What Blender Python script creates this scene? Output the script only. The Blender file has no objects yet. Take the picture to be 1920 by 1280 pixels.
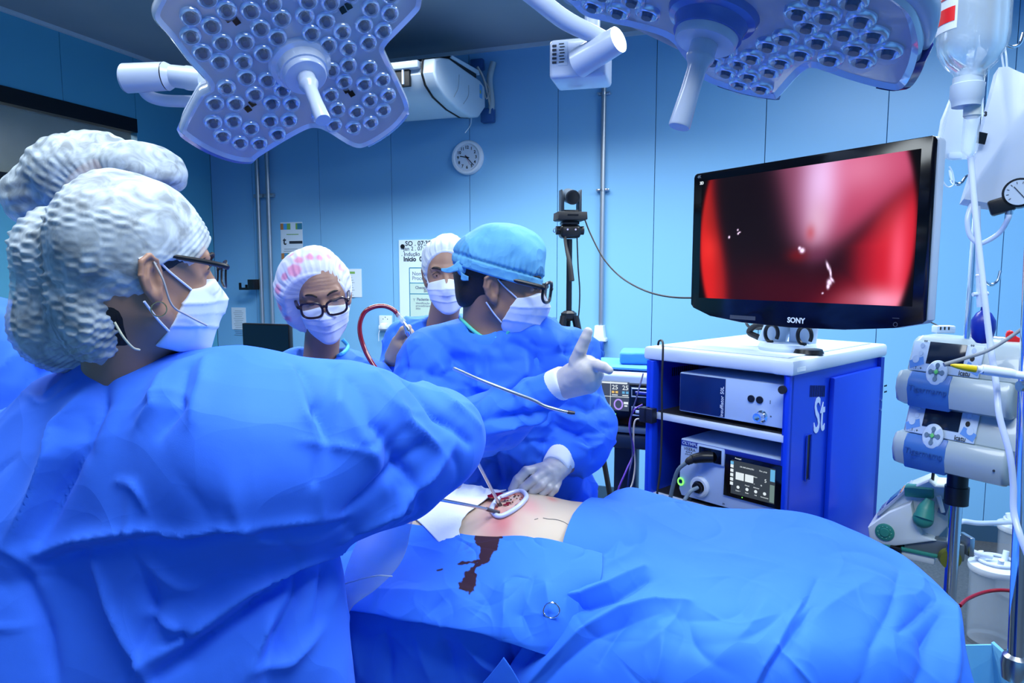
import bpy, bmesh, math, random
import numpy as np
from mathutils import Vector, Matrix, noise as mnoise
random.seed(7); np.random.seed(7)
C = bpy.context.scene.collection
SC = bpy.context.scene
# ------------------------------------------------------------------ camera, world, lights, exposure
F = 1280.0                       # focal length in pixels for a 1920 wide frame (24 mm on 36 mm)
EYE = 1.65
ALPHA = math.atan(130.0/1280.0)  # the camera looks 5.8 degrees down
cam_d = bpy.data.cameras.new('camera'); cam_d.lens = 24.0; cam_d.sensor_width = 36.0
cam_d.clip_start = 0.05
cam = bpy.data.objects.new('camera', cam_d); C.objects.link(cam)
cam.location = (0, 0, EYE); cam.rotation_euler = (math.pi/2-ALPHA, 0, 0)
SC.camera = cam
SC.view_settings.view_transform = 'Standard'; SC.view_settings.look = 'None'
SC.view_settings.gamma = 1.0; SC.view_settings.use_curve_mapping = False
SC.view_settings.exposure = 0.0
world = bpy.data.worlds.new('world'); SC.world = world; world.use_nodes = True
wbg = world.node_tree.nodes['Background']
wbg.inputs[0].default_value = (0.10, 0.24, 0.62, 1); wbg.inputs[1].default_value = 0.34
ROOM_A = math.atan2(0.324, 0.946)      # back wall runs 18.9 degrees off the picture plane
U = np.array([math.cos(ROOM_A), -math.sin(ROOM_A), 0.0])   # along the back wall, to the right
NRM = np.array([-math.sin(ROOM_A), -math.cos(ROOM_A), 0.0])  # out of the back wall into the room
CORNER = np.array([-2.58, 5.96, 0.0])
CEIL = 3.26
ROOM_M = Matrix.Translation(Vector(CORNER)) @ Matrix.Rotation(-ROOM_A, 4, 'Z')
def area(name, loc, rot, sx, sy, power, col, spread=180):
    l = bpy.data.lights.new(name, 'AREA'); l.shape = 'RECTANGLE'; l.size = sx; l.size_y = sy
    l.energy = power; l.color = col; l.spread = math.radians(spread)
    o = bpy.data.objects.new(name, l); C.objects.link(o); o.location = loc; o.rotation_euler = rot
    return o
# ceiling luminaires of the operating room (louvred troffers), all above the frame
area('ceiling_light_front', (0.3, 0.45, 3.20), (0, 0, -ROOM_A), 1.8, 0.9, 80, (0.86, 0.94, 1.0), 170)
area('ceiling_light_right', (2.0, 2.3, 3.20), (0, 0, -ROOM_A), 1.3, 0.5, 92, (0.84, 0.93, 1.0), 178)
area('ceiling_light_back', (-0.35, 3.55, 3.20), (0, 0, -ROOM_A), 2.6, 0.4, 135, (0.90, 0.96, 1.0), 136)
area('ceiling_light_left', (-1.7, 1.6, 3.20), (0, 0, -ROOM_A), 1.2, 0.5, 30, (0.84, 0.94, 1.0), 150)
# ------------------------------------------------------------------ geometry helpers
ca, sa = math.cos(ALPHA), math.sin(ALPHA)
def ray(px, py):
    a = (px-960.0)/F; b = (640.0-py)/F
    d = np.array([a, b*sa+ca, b*ca-sa]); return d/d[1]
def P(px, py, Y):
    r = ray(px, py)*Y; return np.array([r[0], r[1], r[2]+EYE])
def PZ(px, py, z):
    r = ray(px, py); t = (z-EYE)/r[2]; return np.array([r[0]*t, r[1]*t, z])
def PL(px, py, pt, n):
    r = ray(px, py); o = np.array([0, 0, EYE]); n = np.asarray(n, float)
    t = np.dot(np.asarray(pt)-o, n)/np.dot(r, n); return o+r*t
def WL(px, py, off=0.0):
    """point of the back wall seen at a pixel, in the wall's own frame: u along it, z up"""
    p = PL(px, py, CORNER+NRM*off, NRM); q = p-CORNER
    return float(np.dot(q, U)), float(p[2])
def S(r_px, Y): return r_px*Y/F
def V(a): return Vector((float(a[0]), float(a[1]), float(a[2])))
def nz(v): v = np.asarray(v, float); return v/np.linalg.norm(v)
# ------------------------------------------------------------------ materials
MAT = {}
def mat(name, col, rough=0.5, metal=0.0, bump=None, emit=None, alpha=None, trans=0.0, ior=1.45, coat=0.0, sheen=0.0, sss=0.0, spec=0.5, var=None):
    if name in MAT: return MAT[name]
    m = bpy.data.materials.new(name); m.use_nodes = True; nt = m.node_tree
    b = nt.nodes['Principled BSDF']
    b.inputs['Base Color'].default_value = (*col, 1); b.inputs['Roughness'].default_value = rough
    b.inputs['Metallic'].default_value = metal; b.inputs['IOR'].default_value = ior
    b.inputs['Transmission Weight'].default_value = trans
    b.inputs['Coat Weight'].default_value = coat
    b.inputs['Specular IOR Level'].default_value = spec
    if sheen: b.inputs['Sheen Weight'].default_value = sheen
    if sss:
        b.inputs['Subsurface Weight'].default_value = sss
        b.inputs['Subsurface Radius'].default_value = (0.012, 0.005, 0.003)
        b.inputs['Subsurface Scale'].default_value = 1.0
    if alpha is not None: b.inputs['Alpha'].default_value = alpha
    if emit:
        b.inputs['Emission Color'].default_value = (*emit[0], 1); b.inputs['Emission Strength'].default_value = emit[1]
    tc = None
    if bump or var:
        tc = nt.nodes.new('ShaderNodeTexCoord')
    if bump:
        prev = None
        for (scale, strength, dist) in bump:
            n = nt.nodes.new('ShaderNodeTexNoise'); n.inputs['Scale'].default_value = scale
            n.inputs['Detail'].default_value = 3; n.inputs['Distortion'].default_value = 0.6
            nt.links.new(tc.outputs['Object'], n.inputs['Vector'])
            bp = nt.nodes.new('ShaderNodeBump'); bp.inputs['Strength'].default_value = strength
            bp.inputs['Distance'].default_value = dist
            nt.links.new(n.outputs['Fac'], bp.inputs['Height'])
            if prev: nt.links.new(prev.outputs['Normal'], bp.inputs['Normal'])
            prev = bp
        nt.links.new(prev.outputs['Normal'], b.inputs['Normal'])
    if var:   # (scale, second colour, low, high)
        n = nt.nodes.new('ShaderNodeTexNoise'); n.inputs['Scale'].default_value = var[0]; n.inputs['Detail'].default_value = 4
        nt.links.new(tc.outputs['Object'], n.inputs['Vector'])
        r = nt.nodes.new('ShaderNodeValToRGB'); r.color_ramp.elements[0].position = var[2]; r.color_ramp.elements[1].position = var[3]
        r.color_ramp.elements[0].color = (*col, 1); r.color_ramp.elements[1].color = (*var[1], 1)
        nt.links.new(n.outputs['Fac'], r.inputs['Fac']); nt.links.new(r.outputs['Color'], b.inputs['Base Color'])
    MAT[name] = m; return m
def fabric(name, col, crumple=1.0, rough=0.75, col2=None, scale=1.0):
    """non-woven surgical cloth: sharp little crumples, soft large ones and a fine fibre grain"""
    if name in MAT: return MAT[name]
    m = bpy.data.materials.new(name); m.use_nodes = True; nt = m.node_tree; b = nt.nodes['Principled BSDF']
    b.inputs['Base Color'].default_value = (*col, 1); b.inputs['Roughness'].default_value = rough
    b.inputs['Specular IOR Level'].default_value = 0.28
    b.inputs['Sheen Weight'].default_value = 0.12; b.inputs['Sheen Tint'].default_value = (0.35, 0.6, 1, 1)
    tc = nt.nodes.new('ShaderNodeTexCoord')
    wn = nt.nodes.new('ShaderNodeTexNoise'); wn.inputs['Scale'].default_value = 3.0*scale; wn.inputs['Detail'].default_value = 2
    nt.links.new(tc.outputs['Object'], wn.inputs['Vector'])
    mx = nt.nodes.new('ShaderNodeVectorMath'); mx.operation = 'MULTIPLY_ADD'
    mx.inputs[1].default_value = (0.35, 0.35, 0.35)
    nt.links.new(wn.outputs['Color'], mx.inputs[0]); nt.links.new(tc.outputs['Object'], mx.inputs[2])
    prev = None
    for (sc, st, di) in ((3.6*scale, 0.8*crumple, 0.040), (9.0*scale, 0.6*crumple, 0.010)):
        v = nt.nodes.new('ShaderNodeTexVoronoi'); v.feature = 'F1'; v.inputs['Scale'].default_value = sc
        nt.links.new(mx.outputs[0], v.inputs['Vector'])
        bp = nt.nodes.new('ShaderNodeBump'); bp.inputs['Strength'].default_value = st; bp.inputs['Distance'].default_value = di
        nt.links.new(v.outputs['Distance'], bp.inputs['Height'])
        if prev: nt.links.new(prev.outputs['Normal'], bp.inputs['Normal'])
        prev = bp
    for (sc, st, di) in ((26*scale, 0.25, 0.002), (900, 0.25, 0.0004)):
        n = nt.nodes.new('ShaderNodeTexNoise'); n.inputs['Scale'].default_value = sc
        nt.links.new(tc.outputs['Object'], n.inputs['Vector'])
        bp = nt.nodes.new('ShaderNodeBump'); bp.inputs['Strength'].default_value = st; bp.inputs['Distance'].default_value = di
        nt.links.new(n.outputs['Fac'], bp.inputs['Height']); nt.links.new(prev.outputs['Normal'], bp.inputs['Normal']); prev = bp
    nt.links.new(prev.outputs['Normal'], b.inputs['Normal'])
    MAT[name] = m; return m
def glass(name, col, alpha, rough=0.05, spec=0.6):
    """thin clear plastic: part transparent, part glossy"""
    if name in MAT: return MAT[name]
    m = mat(name, col, rough=rough, alpha=alpha, spec=spec); return m
GOWN = (0.042, 0.185, 0.95)
gown_m = fabric('blue_gown_fabric', GOWN, 0.55)
gown2_m = fabric('blue_gown_fabric_mid', (0.038, 0.19, 0.90), 0.9, scale=1.3)
drape_m = fabric('blue_drape_fabric', (0.032, 0.185, 0.90), 0.6)
scrub_m = mat('scrub_cloth', (0.04, 0.22, 0.80), 0.8)
mint_m = mat('mint_collar_trim', (0.10, 0.62, 0.50), 0.7)
aqua_m = mat('aqua_collar_trim', (0.05, 0.42, 0.85), 0.7)
cuff_m = mat('white_knit_cuff', (0.86, 0.90, 0.95), 0.85, bump=[(300, 0.4, 0.0006)])
white_p = mat('white_plastic', (0.62, 0.74, 0.90), 0.35)
lamp_w = mat('lamp_white_enamel', (0.46, 0.54, 0.70), 0.3, coat=0.3)
black_p = mat('black_plastic', (0.006, 0.007, 0.010), 0.35)
black_g = mat('black_gloss', (0.002, 0.002, 0.004), 0.12)
rubber = mat('black_rubber', (0.012, 0.013, 0.016), 0.6)
steel = mat('brushed_steel', (0.55, 0.60, 0.66), 0.28, 1.0)
chrome = mat('chrome', (0.80, 0.84, 0.90), 0.12, 1.0)
galv = mat('galvanised_steel', (0.42, 0.47, 0.52), 0.38, 0.85, bump=[(60, 0.2, 0.001)])
skin_m = mat('skin_fair_brown', (0.36, 0.20, 0.14), 0.5, sss=0.12, bump=[(220, 0.15, 0.0006)])
skin_d = mat('skin_tan', (0.30, 0.17, 0.125), 0.5, sss=0.12, bump=[(220, 0.15, 0.0006)])
skin_c = mat('skin_brown', (0.33, 0.19, 0.14), 0.5, sss=0.12, bump=[(220, 0.15, 0.0006)])
hair_m = mat('dark_hair', (0.012, 0.009, 0.010), 0.5, bump=[(160, 0.6, 0.002)])
mask_m = mat('mask_fabric', (0.66, 0.74, 0.95), 0.8, bump=[(40, 0.12, 0.002), (700, 0.15, 0.0004)])
glove_m = mat('latex_glove', (0.60, 0.57, 0.58), 0.42, sss=0.1, bump=[(70, 0.25, 0.0016)])
# ------------------------------------------------------------------ object helpers
def link(name, me, m, parent=None, smooth=False):
    o = bpy.data.objects.new(name, me); C.objects.link(o)
    if m is not None:
        for mm in (m if isinstance(m, (list, tuple)) else [m]): me.materials.append(mm)
    if smooth: me.shade_smooth()
    if parent is not None:
        o.parent = parent; o.matrix_parent_inverse = parent.matrix_basis.inverted()
    return o
def thing(name, label, cat, loc=(0, 0, 0), group=None, M=None):
    o = bpy.data.objects.new(name, None); C.objects.link(o)
    o.empty_display_size = 0.1
    if M is not None: o.matrix_basis = M
    else: o.location = V(loc)
    o['label'] = label; o['category'] = cat
    if group: o['group'] = group
    return o
def tag(o, label, cat, group=None):
    o['label'] = label; o['category'] = cat
    if group: o['group'] = group
    return o
def structure(o, label=None):
    o['kind'] = 'structure'
    if label: o['label'] = label
    return o
class MB:
    """collects shapes in one bmesh; M is a frame every shape goes through"""
    def __init__(s, M=None): s.bm = bmesh.new(); s.M = M or Matrix.Identity(4); s.mi = 0
    def _fin(s, verts, M):
        bmesh.ops.transform(s.bm, matrix=s.M @ M, verts=verts)
        if s.mi:
            for f in {f for v in verts for f in v.link_faces}: f.material_index = s.mi
    def box(s, c, d, rot=None, bev=0.0, seg=2):
        r = bmesh.ops.create_cube(s.bm, size=1.0); vs = r['verts']
        bmesh.ops.scale(s.bm, vec=Vector(d), verts=vs)
        if bev > 0:
            es = list({e for v in vs for e in v.link_edges})
            r = bmesh.ops.bevel(s.bm, geom=es, offset=bev, segments=seg, affect='EDGES', profile=0.5)
            vs = list({v for v in r['verts']} | {v for v in vs if v.is_valid})
        M = Matrix.Translation(V(c))
        if rot is not None: M = M @ (rot.to_4x4() if isinstance(rot, Matrix) else Matrix(rot).to_4x4())
        s._fin(vs, M); return s
    def cyl(s, a, b, r1, r2=None, n=24, cap=True):
        r2 = r1 if r2 is None else r2
        a = V(a); b = V(b); d = b-a; L = d.length
        r = bmesh.ops.create_cone(s.bm, cap_ends=cap, segments=n, radius1=r1, radius2=r2, depth=L)
        q = d.to_track_quat('Z', 'Y').to_matrix().to_4x4()
        s._fin(r['verts'], Matrix.Translation((a+b)/2) @ q); return s
    def sph(s, c, r, sc=(1, 1, 1), rot=None, n=20):
        q = bmesh.ops.create_uvsphere(s.bm, u_segments=n, v_segments=n//2+2, radius=r)
        M = Matrix.Translation(V(c))
        if rot is not None: M = M @ rot.to_4x4()
        s._fin(q['verts'], M @ Matrix.Diagonal((*sc, 1))); return s
    def lathe(s, prof, c=(0, 0, 0), axis=(0, 0, 1), n=32):
        """profile of (radius, height) turned round an axis"""
        q = V(axis).to_track_quat('Z', 'Y').to_matrix().to_4x4()
        rings = []; new = []
        for (r, h) in prof:
            if r < 1e-6: v = s.bm.verts.new((0, 0, h)); rings.append([v]); new.append(v)
            else:
                rr = [s.bm.verts.new((r*math.cos(2*math.pi*i/n), r*math.sin(2*math.pi*i/n), h)) for i in range(n)]
                rings.append(rr); new += rr
        for A, B in zip(rings[:-1], rings[1:]):
            for i in range(n):
                j = (i+1) % n
                if len(A) == 1 and len(B) == 1: continue
                if len(A) == 1: s.bm.faces.new((A[0], B[j], B[i]))
                elif len(B) == 1: s.bm.faces.new((A[i], A[j], B[0]))
                else: s.bm.faces.new((A[i], A[j], B[j], B[i]))
        s._fin(new, Matrix.Translation(V(c)) @ q); return s
    def prism(s, pts, y0, y1, bev=0.0, seg=2):
        """outline in x,z pushed from y0 to y1"""
        A = [s.bm.verts.new((p[0], y0, p[1])) for p in pts]; B = [s.bm.verts.new((p[0], y1, p[1])) for p in pts]
        n = len(pts); fs = [s.bm.faces.new(A), s.bm.faces.new(B[::-1])]
        for i in range(n): fs.append(s.bm.faces.new((A[i], B[i], B[(i+1) % n], A[(i+1) % n])))
        bmesh.ops.recalc_face_normals(s.bm, faces=fs)
        vs = A+B
        if bev > 0:
            es = [e for e in {e for f in fs[:2] for e in f.edges}]
            r = bmesh.ops.bevel(s.bm, geom=es, offset=bev, segments=seg, affect='EDGES', profile=0.5)
            vs = list({v for v in r['verts']} | {v for v in vs if v.is_valid})
        s._fin(vs, Matrix.Identity(4)); return s
    def tube(s, pts, r, n=12, sub=6, closed=False, cap=True):
        """smooth round tube through 3D points; r a number or one per point"""
        pts = [np.asarray(p, float) for p in pts]
        rs = [r]*len(pts) if np.isscalar(r) else list(r)
        if sub > 1:
            q, qr = [], []
            m = len(pts); rng = range(m if closed else m-1)
            for i in rng:
                p0 = pts[(i-1) % m] if closed or i > 0 else 2*pts[0]-pts[1]
                p1 = pts[i]; p2 = pts[(i+1) % m]
                p3 = pts[(i+2) % m] if closed or i+2 < m else 2*pts[-1]-pts[-2]
                for k in range(sub):
                    t = k/sub
                    q.append(0.5*((2*p1)+(-p0+p2)*t+(2*p0-5*p1+4*p2-p3)*t*t+(-p0+3*p1-3*p2+p3)*t**3))
                    qr.append(rs[i]*(1-t)+rs[(i+1) % m]*t)
            if not closed: q.append(pts[-1]); qr.append(rs[-1])
            pts, rs = q, qr
        N = len(pts); T = []
        for i in range(N):
            a = pts[(i-1) % N] if closed or i > 0 else pts[0]; b = pts[(i+1) % N] if closed or i < N-1 else pts[-1]
            T.append(nz(b-a+1e-9))
        up = np.array([0, 0, 1.0]) if abs(T[0][2]) < 0.9 else np.array([1.0, 0, 0])
        x = nz(np.cross(T[0], up)); rings = []; new = []
        for i in range(N):
            x = nz(x-T[i]*np.dot(x, T[i])); y = np.cross(T[i], x)
            ring = [s.bm.verts.new(pts[i]+rs[i]*(math.cos(2*math.pi*k/n)*x+math.sin(2*math.pi*k/n)*y)) for k in range(n)]
            rings.append(ring); new += ring
        for i in range(N if closed else N-1):
            A = rings[i]; B = rings[(i+1) % N]
            for k in range(n): s.bm.faces.new((A[k], A[(k+1) % n], B[(k+1) % n], B[k]))
        if not closed and cap: s.bm.faces.new(rings[0][::-1]); s.bm.faces.new(rings[-1])
        s._fin(new, Matrix.Identity(4)); return s
    def quad(s, a, b, c, d):
        vs = [s.bm.verts.new(V(p)) for p in (a, b, c, d)]; s.bm.faces.new(vs)
        s._fin(vs, Matrix.Identity(4)); return s
    def build(s, name, m, parent=None, smooth=True, angle=35):
        me = bpy.data.meshes.new(name); s.bm.normal_update(); s.bm.to_mesh(me); s.bm.free()
        o = link(name, me, m, parent)
        if smooth:
            me.shade_smooth()
            try: me.set_sharp_from_angle(angle=math.radians(angle))
            except Exception: pass
        return o
def text_into(mb, body, size, M, extrude=0.0006, bold=0.0, align='CENTER'):
    cu = bpy.data.curves.new('t', 'FONT'); cu.body = body; cu.size = size; cu.extrude = extrude; cu.offset = bold
    cu.align_x = align; cu.align_y = 'CENTER'; cu.resolution_u = 3
    o = bpy.data.objects.new('t', cu); C.objects.link(o)
    dg = bpy.context.evaluated_depsgraph_get(); dg.update()
    me = bpy.data.meshes.new_from_object(o.evaluated_get(dg))
    me.transform(M); b2 = mb.bm; old = set(b2.verts); b2.from_mesh(me)
    vs = [v for v in b2.verts if v not in old]; bmesh.ops.transform(b2, matrix=mb.M, verts=vs)
    if mb.mi:
        for f in {f for v in vs for f in v.link_faces}: f.material_index = mb.mi
    bpy.data.objects.remove(o); bpy.data.curves.remove(cu); bpy.data.meshes.remove(me)
TX = Matrix.Rotation(math.pi/2, 4, 'X')   # lettering stood up in the x,z plane, read from -y
def TXM(x, y, z, rot=0.0): return Matrix.Translation((x, y, z)) @ Matrix.Rotation(rot, 4, 'Y') @ TX
# ------------------------------------------------------------------ implicit surfaces (bodies, gowns, caps)
def smin(a, b, k):
    h = np.clip(0.5+0.5*(b-a)/k, 0, 1); return b*(1-h)+a*h-k*h*(1-h)
def smax(a, b, k): return -smin(-a, -b, k)
def ell(p, c, r, R=None):
    q = p-np.asarray(c, np.float32)
    if R is not None: q = q @ np.asarray(R, np.float32)
    r = np.asarray(r, np.float32)
    k0 = np.linalg.norm(q/r, axis=1); k1 = np.linalg.norm(q/(r*r), axis=1)+1e-9
    return k0*(k0-1)/k1
def cone(p, a, b, r1, r2):
    a = np.asarray(a, np.float32); b = np.asarray(b, np.float32); ab = b-a
    t = np.clip(((p-a) @ ab)/max(float(ab @ ab), 1e-9), 0, 1)
    return np.linalg.norm(p-a-t[:, None]*ab, axis=1)-(r1+(r2-r1)*t)
def chain(p, pts, rs, k=0.004):
    d = None
    for i in range(len(pts)-1):
        c = cone(p, pts[i], pts[i+1], rs[i], rs[i+1]); d = c if d is None else smin(d, c, k)
    return d
def plane(p, c, n): return (p-np.asarray(c, np.float32)) @ np.asarray(nz(n), np.float32)
def surface(f, lo, hi, h):
    B = 8
    lo = np.asarray(lo, float); hi = np.asarray(hi, float)
    nb = np.maximum(1, np.ceil((hi-lo)/(h*B)).astype(int)); n = nb*B
    bi = np.stack(np.meshgrid(*[np.arange(k) for k in nb], indexing='ij'), -1).reshape(-1, 3)
    cen = lo+(bi*B+(B-1)/2)*h
    fc = f(cen.astype(np.float32))
    G = np.repeat(np.repeat(np.repeat(np.where(fc.reshape(nb) < 0, -1.0, 1.0), B, 0), B, 1), B, 2).astype(np.float32)
    act = bi[np.abs(fc) < h*B*1.35+0.004]
    off = np.stack(np.meshgrid(*[np.arange(B)]*3, indexing='ij'), -1).reshape(-1, 3)
    for s0 in range(0, len(act), 1200):
        a = act[s0:s0+1200]; idx = (a[:, None, :]*B+off[None]).reshape(-1, 3)
        G[idx[:, 0], idx[:, 1], idx[:, 2]] = f((lo+idx*h).astype(np.float32))
    G[0] = G[-1] = 1; G[:, 0] = G[:, -1] = 1; G[:, :, 0] = G[:, :, -1] = 1
    Sg = G < 0
    mn = np.ones(np.array(G.shape)-1, bool); mxx = np.zeros(np.array(G.shape)-1, bool)
    for i in (0, 1):
        for j in (0, 1):
            for k in (0, 1):
                q = Sg[i:G.shape[0]-1+i, j:G.shape[1]-1+j, k:G.shape[2]-1+k]; mn &= q; mxx |= q
    cells = np.argwhere(mxx & ~mn)
    vid = -np.ones(mxx.shape, int); vid[tuple(cells.T)] = np.arange(len(cells))
    acc = np.zeros((len(cells), 3)); cnt = np.zeros(len(cells))
    cor = [(i, j, k) for i in (0, 1) for j in (0, 1) for k in (0, 1)]
    for a in cor:
        for b in cor:
            if a < b and sum(abs(x-y) for x, y in zip(a, b)) == 1:
                ia = cells+a; ib = cells+b
                ga = G[tuple(ia.T)]; gb = G[tuple(ib.T)]
                m = (ga < 0) != (gb < 0); t = np.where(m, ga/(ga-gb+1e-12), 0)
                pt = ia+(ib-ia)*t[:, None]; acc[m] += pt[m]; cnt[m] += 1
    vs = lo+acc/cnt[:, None]*h
    faces = []
    for ax in range(3):
        sl0 = [slice(None)]*3; sl1 = [slice(None)]*3; sl0[ax] = slice(0, -1); sl1[ax] = slice(1, None)
        E = Sg[tuple(sl0)] != Sg[tuple(sl1)]; e = np.argwhere(E)
        o1, o2 = [(1, 2), (2, 0), (0, 1)][ax]
        e = e[(e[:, o1] > 0) & (e[:, o2] > 0) & (e[:, o1] < G.shape[o1]-1) & (e[:, o2] < G.shape[o2]-1)]
        q = []
        for (d1, d2) in ((-1, -1), (0, -1), (0, 0), (-1, 0)):
            c = e.copy(); c[:, o1] += d1; c[:, o2] += d2; q.append(vid[tuple(c.T)])
        q = np.stack(q, 1); fl = Sg[tuple(e.T)]
        q = np.where(fl[:, None], q, q[:, ::-1]); faces.append(q)
    fa = np.concatenate(faces); fa = fa[(fa >= 0).all(1)]
    return vs, fa
def grad(f, v, e=0.0015):
    g = np.stack([f((v+np.eye(3)[i]*e).astype(np.float32))-f((v-np.eye(3)[i]*e).astype(np.float32)) for i in range(3)], 1)
    return g/(np.linalg.norm(g, axis=1)[:, None]+1e-9)
def mesh_from(name, vs, fa, m, parent, smooth=True, attr=None):
    me = bpy.data.meshes.new(name)
    me.vertices.add(len(vs)); me.vertices.foreach_set('co', np.asarray(vs, np.float32).ravel())
    k = fa.shape[1]
    me.loops.add(len(fa)*k); me.loops.foreach_set('vertex_index', fa.ravel().astype(np.int32))
    me.polygons.add(len(fa)); me.polygons.foreach_set('loop_start', (np.arange(len(fa))*k).astype(np.int32))
    try: me.polygons.foreach_set('loop_total', np.full(len(fa), k, np.int32))
    except Exception: pass
    me.update(calc_edges=True); me.validate()
    if attr is not None:
        ca_ = me.color_attributes.new('Col', 'FLOAT_COLOR', 'POINT')
        ca_.data.foreach_set('color', np.concatenate([attr, np.ones((len(attr), 1))], 1).astype(np.float32).ravel())
    return link(name, me, m, parent, smooth)
def implicit(name, f, lo, hi, h, m, parent=None, post=None, newton=1, colour=None):
    vs, fa = surface(f, lo, hi, h)
    for _ in range(newton):
        g = grad(f, vs); d = f(vs.astype(np.float32)); vs = vs-g*np.clip(d, -h, h)[:, None]*0.9
    if post is not None:
        g = grad(f, vs, 0.004); vs = vs+g*post(vs, g)[:, None]
    return mesh_from(name, vs, fa, m, parent, attr=(colour(vs) if colour is not None else None))
def pick(f, px, py, y0=0.5, y1=4.0, n=700):
    """where the sight line through a pixel first meets an implicit surface"""
    Y = np.linspace(y0, y1, n); r = ray(px, py); pts = r[None]*Y[:, None]; pts[:, 2] += EYE
    d = f(pts.astype(np.float32)); k = np.argmax(d < 0)
    if not (d < 0).any(): k = int(np.argmin(d))
    return pts[k]
def folds_fn(f, lst, noise_amp=0.0, noise_sc=6.0, y0=0.5, y1=4.0):
    """cloth folds: each (pixel polyline, width m, height m) is laid on the surface f; + is a ridge, - a valley"""
    segs = []
    for (pts, w, hgt) in lst:
        q = [pick(f, a, b, y0, y1) for (a, b) in pts]
        segs.append((q, w*0.7, hgt*(1.45 if hgt < 0 else 1.15)))
    def fn(v, g):
        out = np.zeros(len(v))
        for q, w, hgt in segs:
            best = np.full(len(v), 1e9); tt = np.zeros(len(v)); n = len(q)-1
            for i in range(n):
                a = q[i]; ab = q[i+1]-a; t = np.clip(((v-a) @ ab)/max(float(ab @ ab), 1e-9), 0, 1)
                d = np.linalg.norm(v-a-t[:, None]*ab, axis=1); m = d < best
                best = np.where(m, d, best); tt = np.where(m, (i+t)/n, tt)
            env = np.clip(np.sin(np.pi*np.clip(tt*0.86+0.07, 0, 1)), 0, 1)**0.6
            s = best/w
            out += 1.35*hgt*env*np.where(s < 5, np.exp(-s**1.08), 0)
        if noise_amp:
            c = np.array([mnoise.noise(V(p*noise_sc)) for p in v]) if len(v) < 400000 else 0
            out += noise_amp*c
        return out
    return fn
def crumple(v, g, n, L, w, h, seed=1, bias=None):
    """scattered short sharp creases, the way stiff non-woven cloth breaks"""
    rg_ = np.random.RandomState(seed); out = np.zeros(len(v)); v = np.asarray(v)
    for _ in range(n):
        i = rg_.randint(len(v)); c = v[i]; nn = g[i]; d = rg_.normal(size=3)
        if bias is not None: d = d*0.6+np.array(bias)*rg_.choice([-1, 1])
        d = d-nn*np.dot(d, nn); d /= np.linalg.norm(d)+1e-9
        l = L*rg_.uniform(0.5, 1.4); hh = h*rg_.uniform(0.4, 1.2)*rg_.choice([-1, 1]); ww = w*rg_.uniform(0.6, 1.6)
        m = np.abs(v-c).max(1) < l+4*ww; q = v[m]-c; t = np.clip(q @ d, -l, l); s_ = np.cross(nn, d)
        bend = 0.25*l*np.cos(np.pi*t/l/1.2); r_ = q-t[:, None]*d-bend[:, None]*s_; s = np.linalg.norm(r_, axis=1)/ww
        out[m] += hh*np.clip(1-(t/l)**2, 0, 1)*np.exp(-s**1.08)
    return out
def pleats_noise(v, sc, amp): return amp*np.array([mnoise.noise(V(p*sc)) for p in v])
# ------------------------------------------------------------------ spline sheets (drapes, covers)
def bspline_rows(G, nu, nv):
    """uniform cubic B-spline sheet through a control net G[i][j] (clamped at the rim)"""
    G = np.asarray(G, float)
    def pad(A): return np.concatenate([2*A[:1]-A[1:2], A, 2*A[-1:]-A[-2:-1]], 0)
    def ev(A, n):
        A = pad(A); m = len(A)-3; out = []
        for s_ in np.linspace(0, m, n):
            i = min(int(s_), m-1); t = s_-i
            w = np.array([(1-t)**3, 3*t**3-6*t**2+4, -3*t**3+3*t**2+3*t+1, t**3])/6
            out.append(np.tensordot(w, A[i:i+4], 1))
        return np.array(out)
    A = ev(G, nu); A = ev(A.transpose(1, 0, 2), nv).transpose(1, 0, 2); return A
def sheet(name, G, nu, nv, m, parent=None, thick=0.0015, disp=None, colour=None, lift=None):
    A = bspline_rows(G, nu, nv); nu, nv = A.shape[:2]
    du = np.gradient(A, axis=0); dv = np.gradient(A, axis=1); N = np.cross(du, dv); N /= np.linalg.norm(N, axis=2)[..., None]+1e-12
    v = A.reshape(-1, 3); n = N.reshape(-1, 3)
    cen = np.array([0, 0, EYE+0.4]); sg = np.sign(((cen-v)*n).sum(1).mean()) or 1; n = n*sg
    if disp is not None:
        v = v+n*disp(v, n)[:, None]
    if lift is not None: v = lift(v)
    i, j = np.meshgrid(np.arange(nu-1), np.arange(nv-1), indexing='ij'); a = (i*nv+j).ravel()
    fa = np.stack([a, a+nv, a+nv+1, a+1], 1)
    if sg < 0: fa = fa[:, ::-1]
    o = mesh_from(name, v, fa, m, parent, attr=(colour(v) if colour is not None else None))
    if thick:
        md = o.modifiers.new('thickness', 'SOLIDIFY'); md.thickness = thick; md.offset = -1
    return o
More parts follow.
